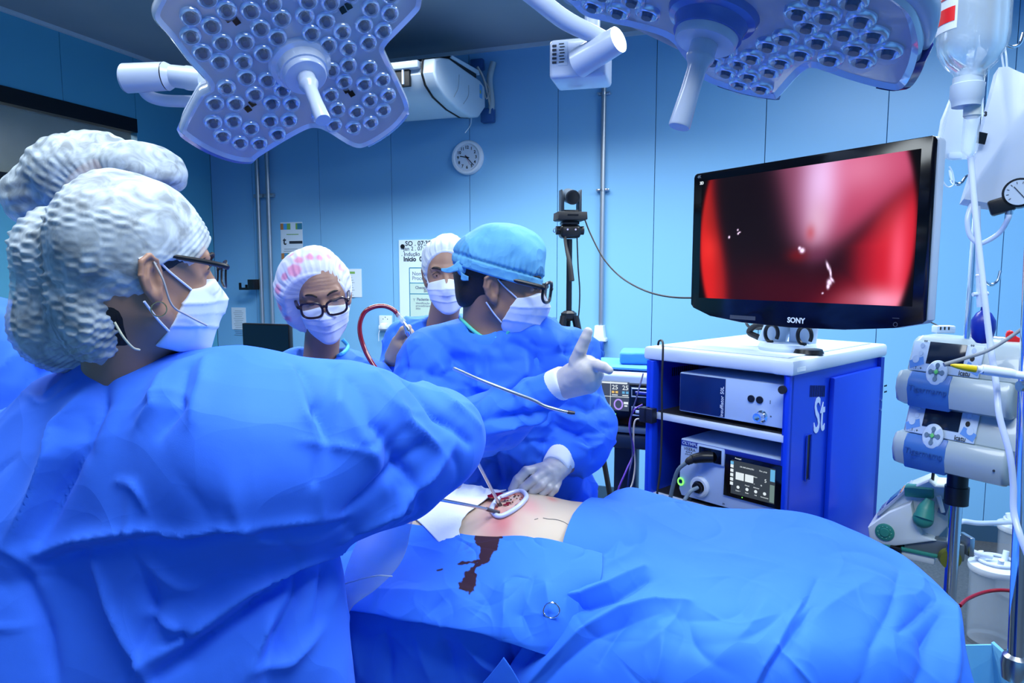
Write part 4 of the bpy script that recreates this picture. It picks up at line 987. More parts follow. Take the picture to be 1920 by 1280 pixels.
m = MB(SMX); m.lathe([(0.006, 0), (0.006, 0.001), (0.0045, 0.001), (0.0045, 0)], (hw-0.075, -0.0045, -hh_-0.010), (0, -1, 0), 16); m.box((hw-0.075, -0.0046, -hh_+0.006), (0.018, 0.0004, 0.0015)); m.build('power_button', mat('print_dim', (0.05, 0.06, 0.09), 0.4), r)
# stand: two curved white legs on a round foot, black cable clips
base = PZ(1446, 652, ZT+0.004); bo = np.array(base); ST = frame(bo, SX)
MB(ST).lathe([(0.0, 0), (0.086, 0), (0.088, 0.010), (0.082, 0.022), (0.0, 0.024)], (0.06, 0, 0), n=48).build('stand_foot', white_p, r)
zN = 1.56-bo[2]
MB(ST).prism([(-0.045, 0.02), (0.035, 0.02), (0.045, 0.06), (0.040, zN), (0.005, zN), (-0.015, 0.09)], -0.02, 0.04, 0.010, 3).build('stand_leg', white_p, r)
MB(ST).prism([(0.045, 0.02), (0.125, 0.02), (0.14, zN*0.9), (0.13, zN), (0.05, zN)], 0.02, 0.06, 0.010, 3).build('stand_leg', white_p, r)
MB(ST).box((0.06, 0.05, zN+0.06), (0.12, 0.04, 0.2), bev=0.01).build('stand_neck', white_p, r)
for x, y in ((0.03, -0.04), (0.135, -0.02)):
    MB(ST).tube([(x+0.024*math.cos(t), y, 0.052+0.028*math.sin(t)) for t in np.linspace(-0.6, 4.9, 12)], 0.006, n=8, sub=3).build('cable_clip', black_p, r)
MB(ST).lathe([(0.0, 0), (0.045, 0), (0.04, 0.012), (0.0, 0.014)], (0.15, -0.02, 0.0), n=30).build('cable_puck', black_p, r)
MB(ST).tube([(-0.05, 0.0, 0.03), (-0.09, 0.0, 0.045), (-0.06, 0.0, 0.07), (-0.02, 0.02, 0.075)], 0.010, n=10).build('cable_bundle', rubber, r)
MB().tube([P(1398, 602, 2.35), P(1404, 612, 2.37), P(1420, 616, 2.38), P(1442, 614, 2.36)], 0.005, n=8).build('rear_cable', rubber, r)
# ================================================================== RIGHT SIDE: IV STAND, PUMPS, BOTTLE
clearp = glass('clear_plastic', (0.75, 0.86, 0.95), 0.30, 0.08, 0.8)
bagp = glass('milky_film', (0.66, 0.76, 0.90), 0.80, 0.3)
tubem = glass('milky_tubing', (0.66, 0.76, 0.94), 0.72, 0.2)
bl_d = mat('bulb_blue', (0.004, 0.02, 0.30), 0.35)
redm = mat('red_knob', (0.65, 0.01, 0.015), 0.35)
greym = mat('pump_grey', (0.34, 0.42, 0.46), 0.32, coat=0.3); pgrey = mat('pump_pale', (0.45, 0.56, 0.70), 0.32)
pblue = mat('pump_blue_panel', (0.04, 0.14, 0.42), 0.35)
YI = 1.86
top = P(1822, 330, YI); ix, iy = float(P(1813, 640, YI)[0]), YI
r = thing('iv_stand', 'chrome drip stand carrying the two stacked infusion pumps', 'iv stand', loc=(ix, iy, 0))
MB().cyl((ix, iy, 1.32), (ix, iy, 2.42), 0.0095, n=24).build('upper_pole', chrome, r)
MB().cyl((ix, iy, 0.09), (ix, iy, 1.34), 0.0165, n=28).build('pole', chrome, r)
zc0 = float(P(1805, 905, YI)[2])
MB().cyl((ix, iy, zc0-0.06), (ix, iy, zc0+0.06), 0.026, n=28).cyl((ix, iy, zc0-0.06), (ix, iy, zc0-0.01), 0.030, n=28).build('collar', black_p, r)
for k in range(5):
    a = k*2*math.pi/5+0.3; MB().tube([(ix, iy, 0.11), (ix+0.15*math.cos(a), iy+0.15*math.sin(a), 0.10), (ix+0.30*math.cos(a), iy+0.30*math.sin(a), 0.075)], 0.016, n=12).build('leg', steel, r)
    MB().cyl((ix+0.30*math.cos(a)-0.01, iy+0.30*math.sin(a), 0.035), (ix+0.30*math.cos(a)+0.01, iy+0.30*math.sin(a), 0.035), 0.035, n=20).build('caster', rubber, r)
def hook(z, dx, dy, Lx=0.075):
    d = nz([dx, dy, 0]); p0 = np.array([ix, iy, z]); MB().tube([p0, p0+d*Lx*0.5+[0, 0, 0.0], p0+d*Lx*0.75+[0, 0, -0.018], p0+d*Lx+[0, 0, -0.022], p0+d*Lx*1.25+[0, 0, -0.012], p0+d*Lx*1.36+[0, 0, 0.015]], 0.0042, n=10).build('hook', chrome, r)
for z in (float(P(1820, 330, YI)[2]), float(P(1820, 70, YI)[2])):
    hook(z, -1, -0.1, 0.060); hook(z, 1, 0.1, 0.075)
zz = float(P(1820, 518, YI)[2]); hook(zz, 1, 0.05, 0.06)
# --- the two infusion pumps
PMX = nz([0.62, -0.785, 0]); 
def pump(zc, label, first):
    o = P(1683, 700, 1.93); o = np.array([o[0], o[1], zc]); M = frame(o, PMX) @ Matrix.Rotation(math.radians(1.5), 4, 'Y') @ Matrix.Diagonal((1, 1, 1.14, 1))
    r = thing('infusion_pump', label, 'infusion pump', M=M, group='infusion pumps on the drip stand')
    w = 0.300
    MX = M @ Matrix.Rotation(math.pi/2, 4, 'Z')       # profile in depth,z; prism y = minus x
    def pr(name, pts, x0, x1, mm, bev=0.0): 
        m = MB(MX); m.prism(pts, -x1, -x0, bev, 3); return m.build(name, mm, r)
    up = [(0.012, 0.002), (0.040, 0.075), (0.055, 0.086), (0.150, 0.086), (0.165, 0.070), (0.168, -0.06), (0.14, -0.085), (0.04, -0.085), (0.030, -0.03)]
    pr('shell', up, 0.012, w+0.03, greym, 0.026)
    lo = [(0.002, 0.0), (-0.014, -0.018), (-0.018, -0.045), (-0.004, -0.078), (0.03, -0.088), (0.09, -0.086), (0.10, 0.0)]
    pr('door', lo, 0.0, w-0.02, greym, 0.014)
    pr('door_panel', [(a-0.0015 if a < 0.03 else a-0.03, b*0.985) for a, b in lo], 0.032, 0.142, pblue, 0.006)
    # sloping display face
    F_ = M @ Matrix.Translation((0.112, 0.0245, 0.036)) @ Matrix.Rotation(math.radians(-21), 4, 'X') @ Matrix.Diagonal((0.84, 1, 1, 1))
    MB(F_).box((0, -0.004, 0), (0.205, 0.006, 0.078), bev=0.003).build('face_panel', pgrey, r)
    MB(F_).box((0.0, -0.0078, 0.010), (0.108, 0.002, 0.056), bev=0.0008).build('display', mat('pump_screen', (0.006, 0.012, 0.03), 0.12), r)
    for sx in (-1, 1):
        MB(F_).box((sx*0.082, -0.0074, -0.018), (0.042, 0.001, 0.020), Matrix.Rotation(sx*0.35, 3, 'Y')).build('blue_flash', mat('pump_flash', (0.10, 0.26, 0.62), 0.35), r)
        for k, z in enumerate((0.026, 0.006)): MB(F_).cyl((sx*0.075, -0.0068, z), (sx*0.075, -0.0085, z), 0.0065, n=16).build('key', black_p if (k and sx > 0) else pgrey, r)
        MB(F_).cyl((sx*0.086, -0.007, -0.010), (sx*0.086, -0.0086, -0.010), 0.010, n=20).build('key', pgrey, r)
    MB(F_).lathe([(0.031, 0), (0.031, 0.004), (0.028, 0.006), (0, 0.006)], (-0.012, -0.013, -0.040), (0, -1, 0), 32).build('keypad_disc', pgrey, r)
    m = MB(F_)
    for (dx, dz) in ((0, 0.017), (0, -0.017), (0.017, 0), (-0.017, 0)): m.cyl((-0.012+dx, -0.0185, -0.040+dz), (-0.012+dx, -0.0215, -0.040+dz), 0.0062, n=14)
    m.box((-0.012, -0.0185, -0.040), (0.034, 0.003, 0.008)).box((-0.012, -0.0185, -0.040), (0.008, 0.003, 0.034)); m.build('arrow_keys', mat('key_slate', (0.10, 0.17, 0.25), 0.4), r, False)
    MB(F_).box((-0.012, -0.0215, -0.040), (0.010, 0.003, 0.010), Matrix.Rotation(math.pi/4, 3, 'Y'), 0.001).build('start_key', mat('key_green', (0.10, 0.50, 0.14), 0.4), r)
    m = MB(F_); text_into(m, 'icatu', 0.017, TXM(0.062, -0.0076, -0.032), 0.0003, 0.0004); text_into(m, '. I  . +', 0.010, TXM(-0.075, -0.0076, -0.032), 0.0003, 0.0003); text_into(m, '\u00b0\u00b0', 0.014, TXM(-0.068, -0.0076, 0.034), 0.0003, 0.0004); text_into(m, '\u00b0\u00b0', 0.014, TXM(0.068, -0.0076, 0.034), 0.0003, 0.0004)
    m.build('lettering', ink, r, False)
    m = MB(M); text_into(m, 'Tigermamp', 0.021, TXM(0.088, -0.0212, -0.040), 0.0003); m.build('faint_lettering', mat('pump_text', (0.02, 0.07, 0.25), 0.5), r, False)
    # right side: vents and label, screw
    for k in range(7): MB(M).box((w+0.031, 0.105+0.004*(k % 2), -0.060+0.017*k if k < 4 else -0.06+0.017*k+0.02), (0.004, 0.060, 0.005), bev=0.001).build('side_vent', rubber, r)
    MB(M).box((w+0.0315, 0.105, 0.018), (0.001, 0.062, 0.026)).build('side_label_edge', ink, r); MB(M).box((w+0.0322, 0.105, 0.018), (0.001, 0.058, 0.022)).build('side_label', mat('label_pale', (0.7, 0.8, 0.86), 0.5), r)
    m = MB(M); m.box((w+0.033, 0.098, 0.022), (0.0006, 0.04, 0.004)).box((w+0.033, 0.10, 0.014), (0.0006, 0.03, 0.002)); m.build('side_label_print', ink, r, False)
    MB(M).cyl((w-0.045, -0.0155, -0.045), (w-0.045, -0.019, -0.045), 0.003, n=10).build('screw', ink, r)
    MB(M).box((0.14, 0.17, 0.0), (0.06, 0.03, 0.05), bev=0.005).build('pole_clamp', rubber, r)
    ky = 638 if first else 752
    a_, b_ = P(1866, ky-4, 1.86), P(1890, ky-2, 1.82); MB().cyl(a_, b_, 0.0065, n=14).build('clamp_screw', steel, r)
    c_ = P(1897, ky, 1.81); q = MB(frame(c_, [0.85, -0.5, 0]))
    q.prism([(0.019*(1+0.28*math.cos(3*t+0.6))*math.cos(t), 0.022*(1+0.28*math.cos(3*t+0.6))*math.sin(t)) for t in np.linspace(0, 2*math.pi, 25)[:-1]], -0.008, 0.010, 0.004, 3); q.build('clamp_knob', redm, r)
    return r
z1 = float(P(1683, 692, 1.93)[2]); z2 = float(P(1683, 806, 1.93)[2])
pump(z1, 'upper of the two grey infusion pumps stacked on the drip stand', True)
pump(z2, 'lower of the two grey infusion pumps stacked on the drip stand', False)
o = MB().box(P(1769, 617, 2.0), (0.055, 0.03, 0.022), bev=0.004).build('adapter_block', white_p); tag(o, 'small white socket adapter on top of the upper infusion pump', 'adapter')
o.name = 'power_adapter'
m = MB()
for dx in (-0.018, -0.006, 0.006): p = P(1769, 616, 2.0); m.box((p[0]+dx, p[1]-0.0155, p[2]+0.002), (0.004, 0.001, 0.009))
m.build('socket_holes', black_p, o, False)
MB().tube([P(1760, 611, 2.0), P(1750, 606, 2.02), P(1742, 603, 2.03)], 0.002, n=8).build('lead', rubber, o)
o = MB().tube([P(1752, 868, 1.98), P(1748, 905, 1.99), P(1745, 945, 2.05)], 0.0045, n=8).build('pump_cable', rubber); tag(o, 'short black cable hanging below the lower infusion pump', 'cable')
# --- upside-down infusion bottle with its drip chamber and line
YB = 1.42
bc = P(1824, 60, YB); r = thing('infusion_bottle', 'upside-down clear infusion bottle with red-marked label hanging at top right', 'bottle', loc=bc)
zN = float(P(1820, 145, YB)[2]); zC = float(P(1818, 200, YB)[2]); zT = zN+0.27
bx = float(P(1823, 80, YB)[0]); rb = S(57, YB)
prof = [(0.0, zN+0.262), (rb*0.8, zN+0.262), (rb, zN+0.245), (rb, zN+0.075), (rb*0.94, zN+0.05), (rb*0.72, zN+0.025), (S(28, YB), zN+0.010), (S(25, YB), zN-0.002), (0, zN-0.002)]
MB().lathe(prof, (bx, YB, 0), n=40).build('bottle', glass('bottle_plastic', (0.62, 0.74, 0.82), 0.38, 0.06, 1.0), r)
MB().lathe([(0.0, zN+0.235), (rb*0.93, zN+0.235), (rb*0.95, zN+0.075), (rb*0.88, zN+0.05), (rb*0.66, zN+0.026), (S(22, YB), zN+0.012), (0, zN+0.012)], (bx, YB, 0), n=40).build('fluid', mat('saline', (0.80, 0.90, 0.98), 0.03, trans=1.0, ior=1.33), r)
MB().lathe([(S(24, YB), zN), (S(24, YB), zN-0.012), (S(27, YB), zN-0.014), (S(27, YB), zC+0.018), (S(24, YB), zC+0.010), (S(23, YB), zC), (0, zC)], (bx-0.004, YB, 0), n=32).build('cap', mat('cap_grey', (0.40, 0.50, 0.62), 0.4), r)
m = MB(); vs = []
def label_arc(mb, a0, a1, z0, z1, rr, n=14):
    A = [(bx+rr*math.cos(a0+(a1-a0)*i/n), YB+rr*math.sin(a0+(a1-a0)*i/n)) for i in range(n+1)]
    for (p, q_) in zip(A[:-1], A[1:]): mb.quad((p[0], p[1], z0), (q_[0], q_[1], z0), (q_[0], q_[1], z1), (p[0], p[1], z1))
label_arc(m, math.radians(150), math.radians(212), zN+0.085, zN+0.24, rb+0.0008); m.build('label', mat('bottle_label', (0.60, 0.66, 0.74), 0.5), r)
m = MB(); label_arc(m, math.radians(153), math.radians(208), zN+0.100, zN+0.128, rb+0.0016); m.build('label_band', redm, r)
m = MB(); 
for k in range(5): label_arc(m, math.radians(158), math.radians(202), zN+0.145+k*0.014, zN+0.149+k*0.014, rb+0.0016)
m.build('label_print', mat('label_red_print', (0.35, 0.03, 0.05), 0.5), r)
MB().tube([(bx-rb, YB, zN+0.25), (bx-rb*0.6, YB, zN+0.31), (bx+rb*0.6, YB, zN+0.31), (bx+rb, YB, zN+0.25)], 0.003).build('hanger', white_p, r)
dx_ = float(P(1820, 250, YB)[0]); zd0 = float(P(1820, 290, YB)[2])
MB().lathe([(0.0, zC), (S(14, YB), zC), (S(14, YB), zC-0.018), (S(11, YB), zC-0.022), (0, zC-0.022)], (dx_, YB, 0), n=24).build('spike', mat('cap_pale', (0.55, 0.62, 0.62), 0.4), r)
MB().lathe([(0.0, zC-0.02), (S(13, YB), zC-0.021), (S(13, YB), zd0+0.008), (S(9, YB), zd0), (0.003, zd0-0.008)], (dx_, YB, 0), n=24).build('drip_chamber', clearp, r)
MB().tube([P(1820, 292, YB), P(1822, 320, YB), P(1829, 400, 1.41), P(1842, 520, 1.39), P(1856, 640, 1.36), P(1868, 720, 1.33), P(1874, 780, 1.30), P(1893, 850, 1.27), P(1900, 910, 1.26), P(1901, 960, 1.25), P(1915, 1010, 1.22), P(1935, 1060, 1.2)], 0.0058, n=12).build('infusion_line', tubem, r)
# --- film bags hanging from the hooks
def film(name, label, cat, px, th=0.010, holes=None, m_=bagp, grp=None):
    o = px[0]; pts = [P(*q) for q in px]; c = sum(pts)/len(pts); nn = nz(np.cross(pts[1]-pts[0], pts[2]-pts[0]))
    if nn[1] > 0: nn = -nn
    m = MB(); A = [m.bm.verts.new(p+nn*th/2) for p in pts]; B = [m.bm.verts.new(p-nn*th/2) for p in pts]; ca_ = m.bm.verts.new(c+nn*th*1.4); cb_ = m.bm.verts.new(c-nn*th*1.4); n = len(pts)
    for i in range(n):
        j = (i+1) % n; m.bm.faces.new((A[i], A[j], ca_)); m.bm.faces.new((B[j], B[i], cb_)); m.bm.faces.new((A[j], A[i], B[i], B[j]))
    bmesh.ops.recalc_face_normals(m.bm, faces=m.bm.faces[:])
    bmesh.ops.subdivide_edges(m.bm, edges=m.bm.edges[:], cuts=3, use_grid_fill=True)
    for v in m.bm.verts: v.co += Vector(nn)*0.004*mnoise.noise(v.co*22)
    ob = m.build(name, m_, None); tag(ob, label, cat, grp); return ob
b1 = film('sterile_pouch', 'narrow milky plastic pouch hanging left of the drip chamber', 'pouch', [(1795, 150, 1.75), (1815, 152, 1.75), (1846, 155, 1.75), (1838, 210, 1.75), (1815, 298, 1.75), (1785, 300, 1.75), (1753, 294, 1.75), (1766, 225, 1.75)])
MB().tube([P(1762, 296, 1.75), P(1764, 330, 1.75), P(1776, 350, 1.75), P(1788, 345, 1.75), P(1786, 325, 1.75), P(1780, 312, 1.75)], 0.002, n=8).build('string', white_p, b1)
MB().box(P(1790, 292, 1.74), (0.035, 0.012, 0.016), bev=0.004).build('outlet', white_p, b1)
MB().tube([P(1783, 180, 1.743), P(1772, 230, 1.743), P(1763, 270, 1.743)], 0.0015, n=6).build('seam', clearp, b1)
b2 = film('fluid_bag', 'large white pressure bag hanging behind the infusion bottle at the right edge', 'bag', [(1868, 133, 1.68), (1886, 132, 1.68), (1925, 148, 1.66), (1960, 170, 1.64), (1960, 300, 1.64), (1900, 355, 1.66), (1862, 388, 1.68), (1828, 384, 1.68), (1803, 378, 1.68), (1818, 330, 1.68), (1840, 240, 1.68)], 0.022, m_=glass('pressure_bag_film', (0.66, 0.76, 0.90), 0.88, 0.35))
q = MB(); q.box(P(1841, 259, 1.655), (0.020, 0.003, 0.026), Matrix.Rotation(0.2, 3, 'Y')); q.build('black_mark', black_p, b2)
q = MB(); text_into(q, '3', 0.014, Matrix.Translation(V(P(1848, 214, 1.655))) @ TX, 0.0004, 0.001); q.build('printed_number', ink, b2, False)
MB().tube([P(1884, 140, 1.68), P(1878, 100, 1.68), P(1880, 82, 1.70), P(1886, 100, 1.68), P(1889, 140, 1.68)], 0.0022, n=8).build('hanging_loop', tubem, b2)
MB().tube([P(1822, 382, 1.68), P(1814, 410, 1.67), P(1818, 440, 1.66), P(1833, 455, 1.65), P(1850, 452, 1.64), P(1875, 435, 1.62), P(1890, 410, 1.6), P(1892, 400, 1.6)], 0.0058, n=12).build('outlet_tube', tubem, b2)
MB().tube([P(1833, 386, 1.68), P(1834, 460, 1.68), P(1836, 560, 1.68), P(1837, 575, 1.68)], 0.0062, n=12).build('bulb_tube', tubem, b2)
MB().cyl(P(1824, 552, 1.68), P(1852, 550, 1.68), 0.005, n=10).build('tube_clamp', white_p, b2)
zb = float(P(1843, 608, 1.68)[2]); MB().lathe([(0.0, 0.045), (0.007, 0.045), (0.008, 0.034), (0.016, 0.028), (0.026, 0.010), (0.027, -0.01), (0.022, -0.034), (0.012, -0.046), (0, -0.048)], (float(P(1844, 600, 1.68)[0]), 1.68, zb), n=28).build('squeeze_bulb', bl_d, b2)
# regulator with its gauge
gp = P(1899, 366, 1.6); GM = frame(gp, nz([0.8, -0.6, 0.0]))
r = thing('pressure_gauge', 'black pressure gauge with a dial at the right edge of the picture', 'gauge', M=GM)
MB(GM).cyl((0.012, -0.015, 0.004), (0.012, 0.03, 0.004), 0.033, n=32).build('gauge_body', black_p, r)
MB(GM).box((-0.020, 0.005, -0.022), (0.05, 0.04, 0.036), Matrix.Rotation(-0.3, 3, 'Y'), 0.006).build('valve_block', black_p, r)
MB(GM).cyl((0.012, -0.0155, 0.004), (0.012, -0.019, 0.004), 0.028, n=32).build('dial', mat('gauge_dial', (0.5, 0.6, 0.7), 0.3), r)
m = MB(GM)
for k in range(10): a = math.radians(220-k*29); m.box((0.012+0.022*math.cos(a), -0.0195, 0.004+0.022*math.sin(a)), (0.005, 0.0006, 0.0012), Matrix.Rotation(-a, 3, 'Y'))
m.box((0.012, -0.0200, 0.004), (0.034, 0.0006, 0.0016), Matrix.Rotation(0.9, 3, 'Y')); m.build('dial_marks', ink, r, False)
MB().cyl(P(1893, 388, 1.6), P(1892, 402, 1.6), 0.0075, n=16).build('nozzle', steel, r)
# --- chrome drape pole nearest the camera
YN = 1.30
pa, pb = P(1935, 500, YN), P(1906, 1222, YN); nx_ = float((pa[0]+pb[0])/2)
r = thing('drape_pole', 'thick chrome pole at the right edge, clamped to the operating table rail', 'pole', loc=(nx_+0.012, YN, 0.9))
MB().cyl(P(1906, 1226, YN), P(1940, 430, YN), 0.0155, n=32).build('pole', chrome, r)
MB().lathe([(0.024, -0.04), (0.027, -0.01), (0.024, 0.006), (0.016, 0.012), (0.0, 0.012)], P(1906, 1236, YN), n=32).build('clamp_cup', steel, r)
jp = P(1921, 722, YN); MB().cyl(jp+[-0.020, -0.012, 0.0], jp+[-0.008, -0.012, 0], 0.010, n=18).build('side_knob', steel, r)
# --- cautery pencil (yellow tip) and a grey rod crossing the pumps
o = thing('surgical_pencil', 'white instrument pencil with a long yellow tip in front of the pumps', 'instrument', loc=P(1850, 697, 1.3))
MB().tube([P(1783, 684, 1.32), P(1790, 685.5, 1.32), P(1808, 688.5, 1.315), P(1829, 691.5, 1.31)], [0.0018, 0.0040, 0.0066, 0.0070], n=16).build('yellow_tip', mat('tip_yellow', (0.75, 0.55, 0.005), 0.35), o)
MB().tube([P(1829, 691.5, 1.31), P(1836, 692, 1.31), P(1842, 693, 1.308), P(1846, 693, 1.307), P(1895, 700, 1.295), P(1897, 701, 1.295), P(1925, 705, 1.285), P(1940, 706, 1.28)], [0.0075, 0.0068, 0.0095, 0.0100, 0.0095, 0.0080, 0.0078, 0.0075], n=18, sub=3).build('handle', mat('pencil_white', (0.72, 0.82, 0.92), 0.3), o)
o = MB().tube([P(1770, 683.5, 1.34), P(1810, 671, 1.335), P(1860, 653, 1.33), P(1935, 604, 1.32)], [0.0045, 0.0038, 0.0034, 0.0034], n=12).build('thin_rod', mat('rod_grey', (0.20, 0.24, 0.30), 0.4)); tag(o, 'thin grey rod running up to the right above the yellow-tipped pencil', 'instrument')
o.name = 'slender_instrument'
# --- green and white syringe driver on a tray clamped to the stand
gm = mat('device_green', (0.03, 0.24, 0.19), 0.4); wm = mat('device_ivory', (0.60, 0.68, 0.70), 0.4)
GX = nz([0.80, -0.60, 0]); go = P(1636, 1010, 2.02); GM = frame(go, GX)
r = thing('syringe_driver', 'white syringe driver with green lever and round green dial below the pumps', 'medical device', M=GM)
def GL(px, py, y=0.0):
    fy = np.array([-GX[1]*-1*0+0.60, 0.80, 0]); p = PL(px, py, go+fy*y, fy)-go; return float(p @ GX), float(p[2])
side = [GL(*q) for q in ((1629, 985), (1690, 925), (1740, 905), (1752, 915), (1795, 918), (1795, 968), (1757, 1012), (1680, 1020), (1645, 1016), (1631, 1003))]
MB(GM).prism(side[::-1], 0.02, 0.14, 0.006).build('housing', wm, r)
fr = [GL(*q) for q in ((1629, 985), (1667, 958), (1710, 940), (1716, 975), (1730, 1000), (1757, 1010), (1680, 1020), (1645, 1016), (1631, 1003))]
MB(GM).prism(fr[::-1], -0.02, 0.03, 0.006).build('front_shell', wm, r)
x, z = GL(1659, 997, -0.02); MB(GM).lathe([(0.026, 0), (0.026, 0.004), (0.022, 0.006), (0.014, 0.006), (0.012, 0.009), (0, 0.010)], (x, -0.019, z), (0, -1, 0), 32).build('dial', gm, r)
m = MB(GM)
for k in range(10): a = k*math.pi/5; m.sph((x+0.018*math.cos(a), -0.0255, z+0.018*math.sin(a)), 0.0016, n=8)
m.build('dial_dots', mat('dot_green', (0.2, 0.5, 0.4), 0.4), r)
MB(GM).tube([(GL(1745, 935)[0], -0.01, GL(1745, 935)[1]), (GL(1738, 950)[0], -0.02, GL(1738, 950)[1]), (GL(1734, 966)[0], -0.03, GL(1734, 966)[1])], [0.012, 0.022, 0.026], n=20).build('lever', gm, r)
x, z = GL(1733, 967); MB(GM).sph((x, -0.03, z), 0.027, (1, 0.7, 1)).build('lever_knob', gm, r)
x, z = GL(1722, 925); MB(GM).box((x, 0.03, z), (0.075, 0.05, 0.03), Matrix.Rotation(-0.1, 3, 'Y'), 0.005).build('green_lid', gm, r)
pa_, pb_ = GL(1644, 970), GL(1702, 920); ang = math.atan2(pb_[1]-pa_[1], pb_[0]-pa_[0])
KM_ = GM @ Matrix.Translation(((pa_[0]+pb_[0])/2, 0.06, (pa_[1]+pb_[1])/2+0.004)) @ Matrix.Rotation(-ang, 4, 'Y')
L_ = math.hypot(pb_[0]-pa_[0], pb_[1]-pa_[1])
MB(KM_).box((0, 0, 0), (L_, 0.10, 0.008), bev=0.002).build('sloping_panel', mat('panel_lilac', (0.35, 0.42, 0.55), 0.35), r)
MB(KM_).box((0.0, 0.0, 0.005), (L_*0.35, 0.08, 0.002)).build('display', mat('driver_screen', (0.02, 0.06, 0.25), 0.2), r)
MB(KM_).box((L_*0.28, 0.0, 0.005), (L_*0.05, 0.08, 0.002)).build('orange_stripe', mat('stripe_tan', (0.45, 0.22, 0.10), 0.4), r)
for k in (-0.38, -0.30): MB(KM_).box((L_*k, -0.01, 0.005), (L_*0.05, 0.05, 0.002)).build('keys', mat('driver_keys', (0.10, 0.14, 0.30), 0.4), r)
MB(GM).tube([(GL(1760, 930)[0], 0.0, GL(1760, 930)[1]), (GL(1768, 960)[0], 0.0, GL(1768, 960)[1])], 0.006).build('clip', wm, r)
x, z = GL(1770, 950, 0.015); MB(GM).box((x, 0.012, z), (0.022, 0.012, 0.04), Matrix.Rotation(0.25, 3, 'Y')).build('printed_plate', mat('plate_blue', (0.10, 0.16, 0.30), 0.5), r)
x, z = GL(1690, 1024); MB(GM).box((x+0.02, 0.04, z-0.002), (0.15, 0.12, 0.010), bev=0.003).build('green_base', gm, r)
MB(GM).box((x+0.045, 0.03, z-0.018), (0.085, 0.09, 0.024), bev=0.003).build('base_bracket', wm, r)
MB(GM).box((x-0.012, -0.01, z-0.012), (0.03, 0.04, 0.03), bev=0.002).build('base_clamp', black_p, r)
gy = mat('tray_grey', (0.18, 0.22, 0.24), 0.4, 0.5)
r = thing('clamp_tray', 'grey bracket with a round olive knob holding the syringe driver to the stand', 'bracket', loc=P(1790, 1035, 1.9))
pz_ = P(1790, 1030, 1.90); MB(frame(pz_, [0.8, -0.6, 0])).box((-0.05, 0, 0.0), (0.15, 0.04, 0.05), bev=0.004).build('bracket', gy, r)
kp = P(1783, 1049, 1.86); MB().cyl(kp, kp+[0.004, 0.022, 0], 0.028, 0.026, n=28).build('round_knob', mat('knob_olive', (0.13, 0.15, 0.02), 0.45), r)
MB().box(P(1812, 1020, 1.88), (0.014, 0.05, 0.055), bev=0.002).build('jaw', steel, r)
# --- suction jars on the floor
def jar(px, py, Y, label, H=0.34, R=0.095):
    c = PZ(px, py, 0.0); c = np.array([c[0], c[1], 0.0]); r = thing('suction_jar', label, 'suction jar', loc=c, group='clear suction jars on the floor')
    MB().lathe([(0, 0.0), (R*0.94, 0.0), (R*0.96, 0.01), (R, H), (R*1.03, H), (R*1.03, H+0.012), (R*0.98, H+0.014), (R*0.92, H+0.006), (R*0.92, 0.02), (0, 0.02)], c, n=40).build('jar', glass('jar_clear', (0.62, 0.70, 0.80), 0.20, 0.1, 0.8), r)
    MB().lathe([(R*1.06, H-0.006), (R*1.10, H+0.006), (R*1.08, H+0.022), (R*0.8, H+0.034), (R*0.3, H+0.040), (0, H+0.042)], c, n=40).build('lid', glass('jar_lid', (0.70, 0.80, 0.92), 0.8, 0.2), r)
    for a, hh in ((0.3, 0.05), (2.4, 0.04), (4.4, 0.04)): MB().cyl(c+[R*0.5*math.cos(a), R*0.5*math.sin(a), H+0.03], c+[R*0.62*math.cos(a), R*0.62*math.sin(a), H+0.03+hh], 0.012, n=14).build('port', white_p, r)
    m = MB(); n = 12
    m.tube([c+[R*0.75*math.cos(t), R*0.75*math.sin(t)-0.0, H+0.045] for t in np.linspace(0, 5.2, n)], 0.007, n=10); m.build('hose_ring', tubem, r)
    return c
c1_ = jar(1856, 1205, 3.0, 'nearer clear suction jar on the floor beside the chrome pole')
c2_ = jar(1905, 1120, 3.5, 'farther suction jar on the floor, partly hidden behind the chrome pole', 0.36)
o = MB().tube([c1_+[-0.02, 0.0, 0.40], c1_+[-0.10, 0.02, 0.42], c1_+[-0.13, 0.08, 0.47], c1_+[-0.06, 0.16, 0.50], c1_+[0.08, 0.22, 0.47], c2_+[0, 0, 0.40]], 0.012, n=12).build('suction_hose', tubem); tag(o, 'milky hose looping between the two suction jars', 'hose')
o = MB().tube([P(1800, 1135, 2.5), P(1815, 1122, 2.55), P(1845, 1110, 2.6), P(1880, 1106, 2.6), P(1930, 1112, 2.6)], 0.007, n=10).build('red_tube', mat('tube_red', (0.22, 0.004, 0.015), 0.2)); tag(o, 'dark red tube crossing in front of the suction jars', 'tube')
o.name = 'blood_line'
# ================================================================== ELECTROSURGICAL UNIT BEHIND THE SURGEON
EX = nz([0.93, -0.36, 0]); eo = P(1168, 790, 2.75); 
EM = frame(P(1160, 800, 2.72), EX); r = thing('electrosurgical_unit', 'black electrosurgery generator with lit screen left of the blue cart', 'medical device', M=EM)
eo = np.array(EM.translation); EY = np.array([0.36, 0.93, 0])
def EL(px, py, y=0.0): p = PL(px, py, eo+EY*y, EY)-eo; return float(p @ EX), float(p[2])
xa, zt_ = EL(1070, 700); xb, _ = EL(1222, 720); w = xb-xa; cx = (xa+xb)/2; _, zbt = EL(1140, 797)
MB(EM).box((cx, 0.20, (zt_+zbt)/2+0.012), (w, 0.36, (zt_-zbt)), bev=0.02, seg=3).build('housing', sil, r)
MB(EM).box((cx, 0.012, (zt_+zbt)/2-0.010), (w-0.01, 0.04, (zt_-zbt)-0.035), bev=0.010).build('front_panel', black_g, r)
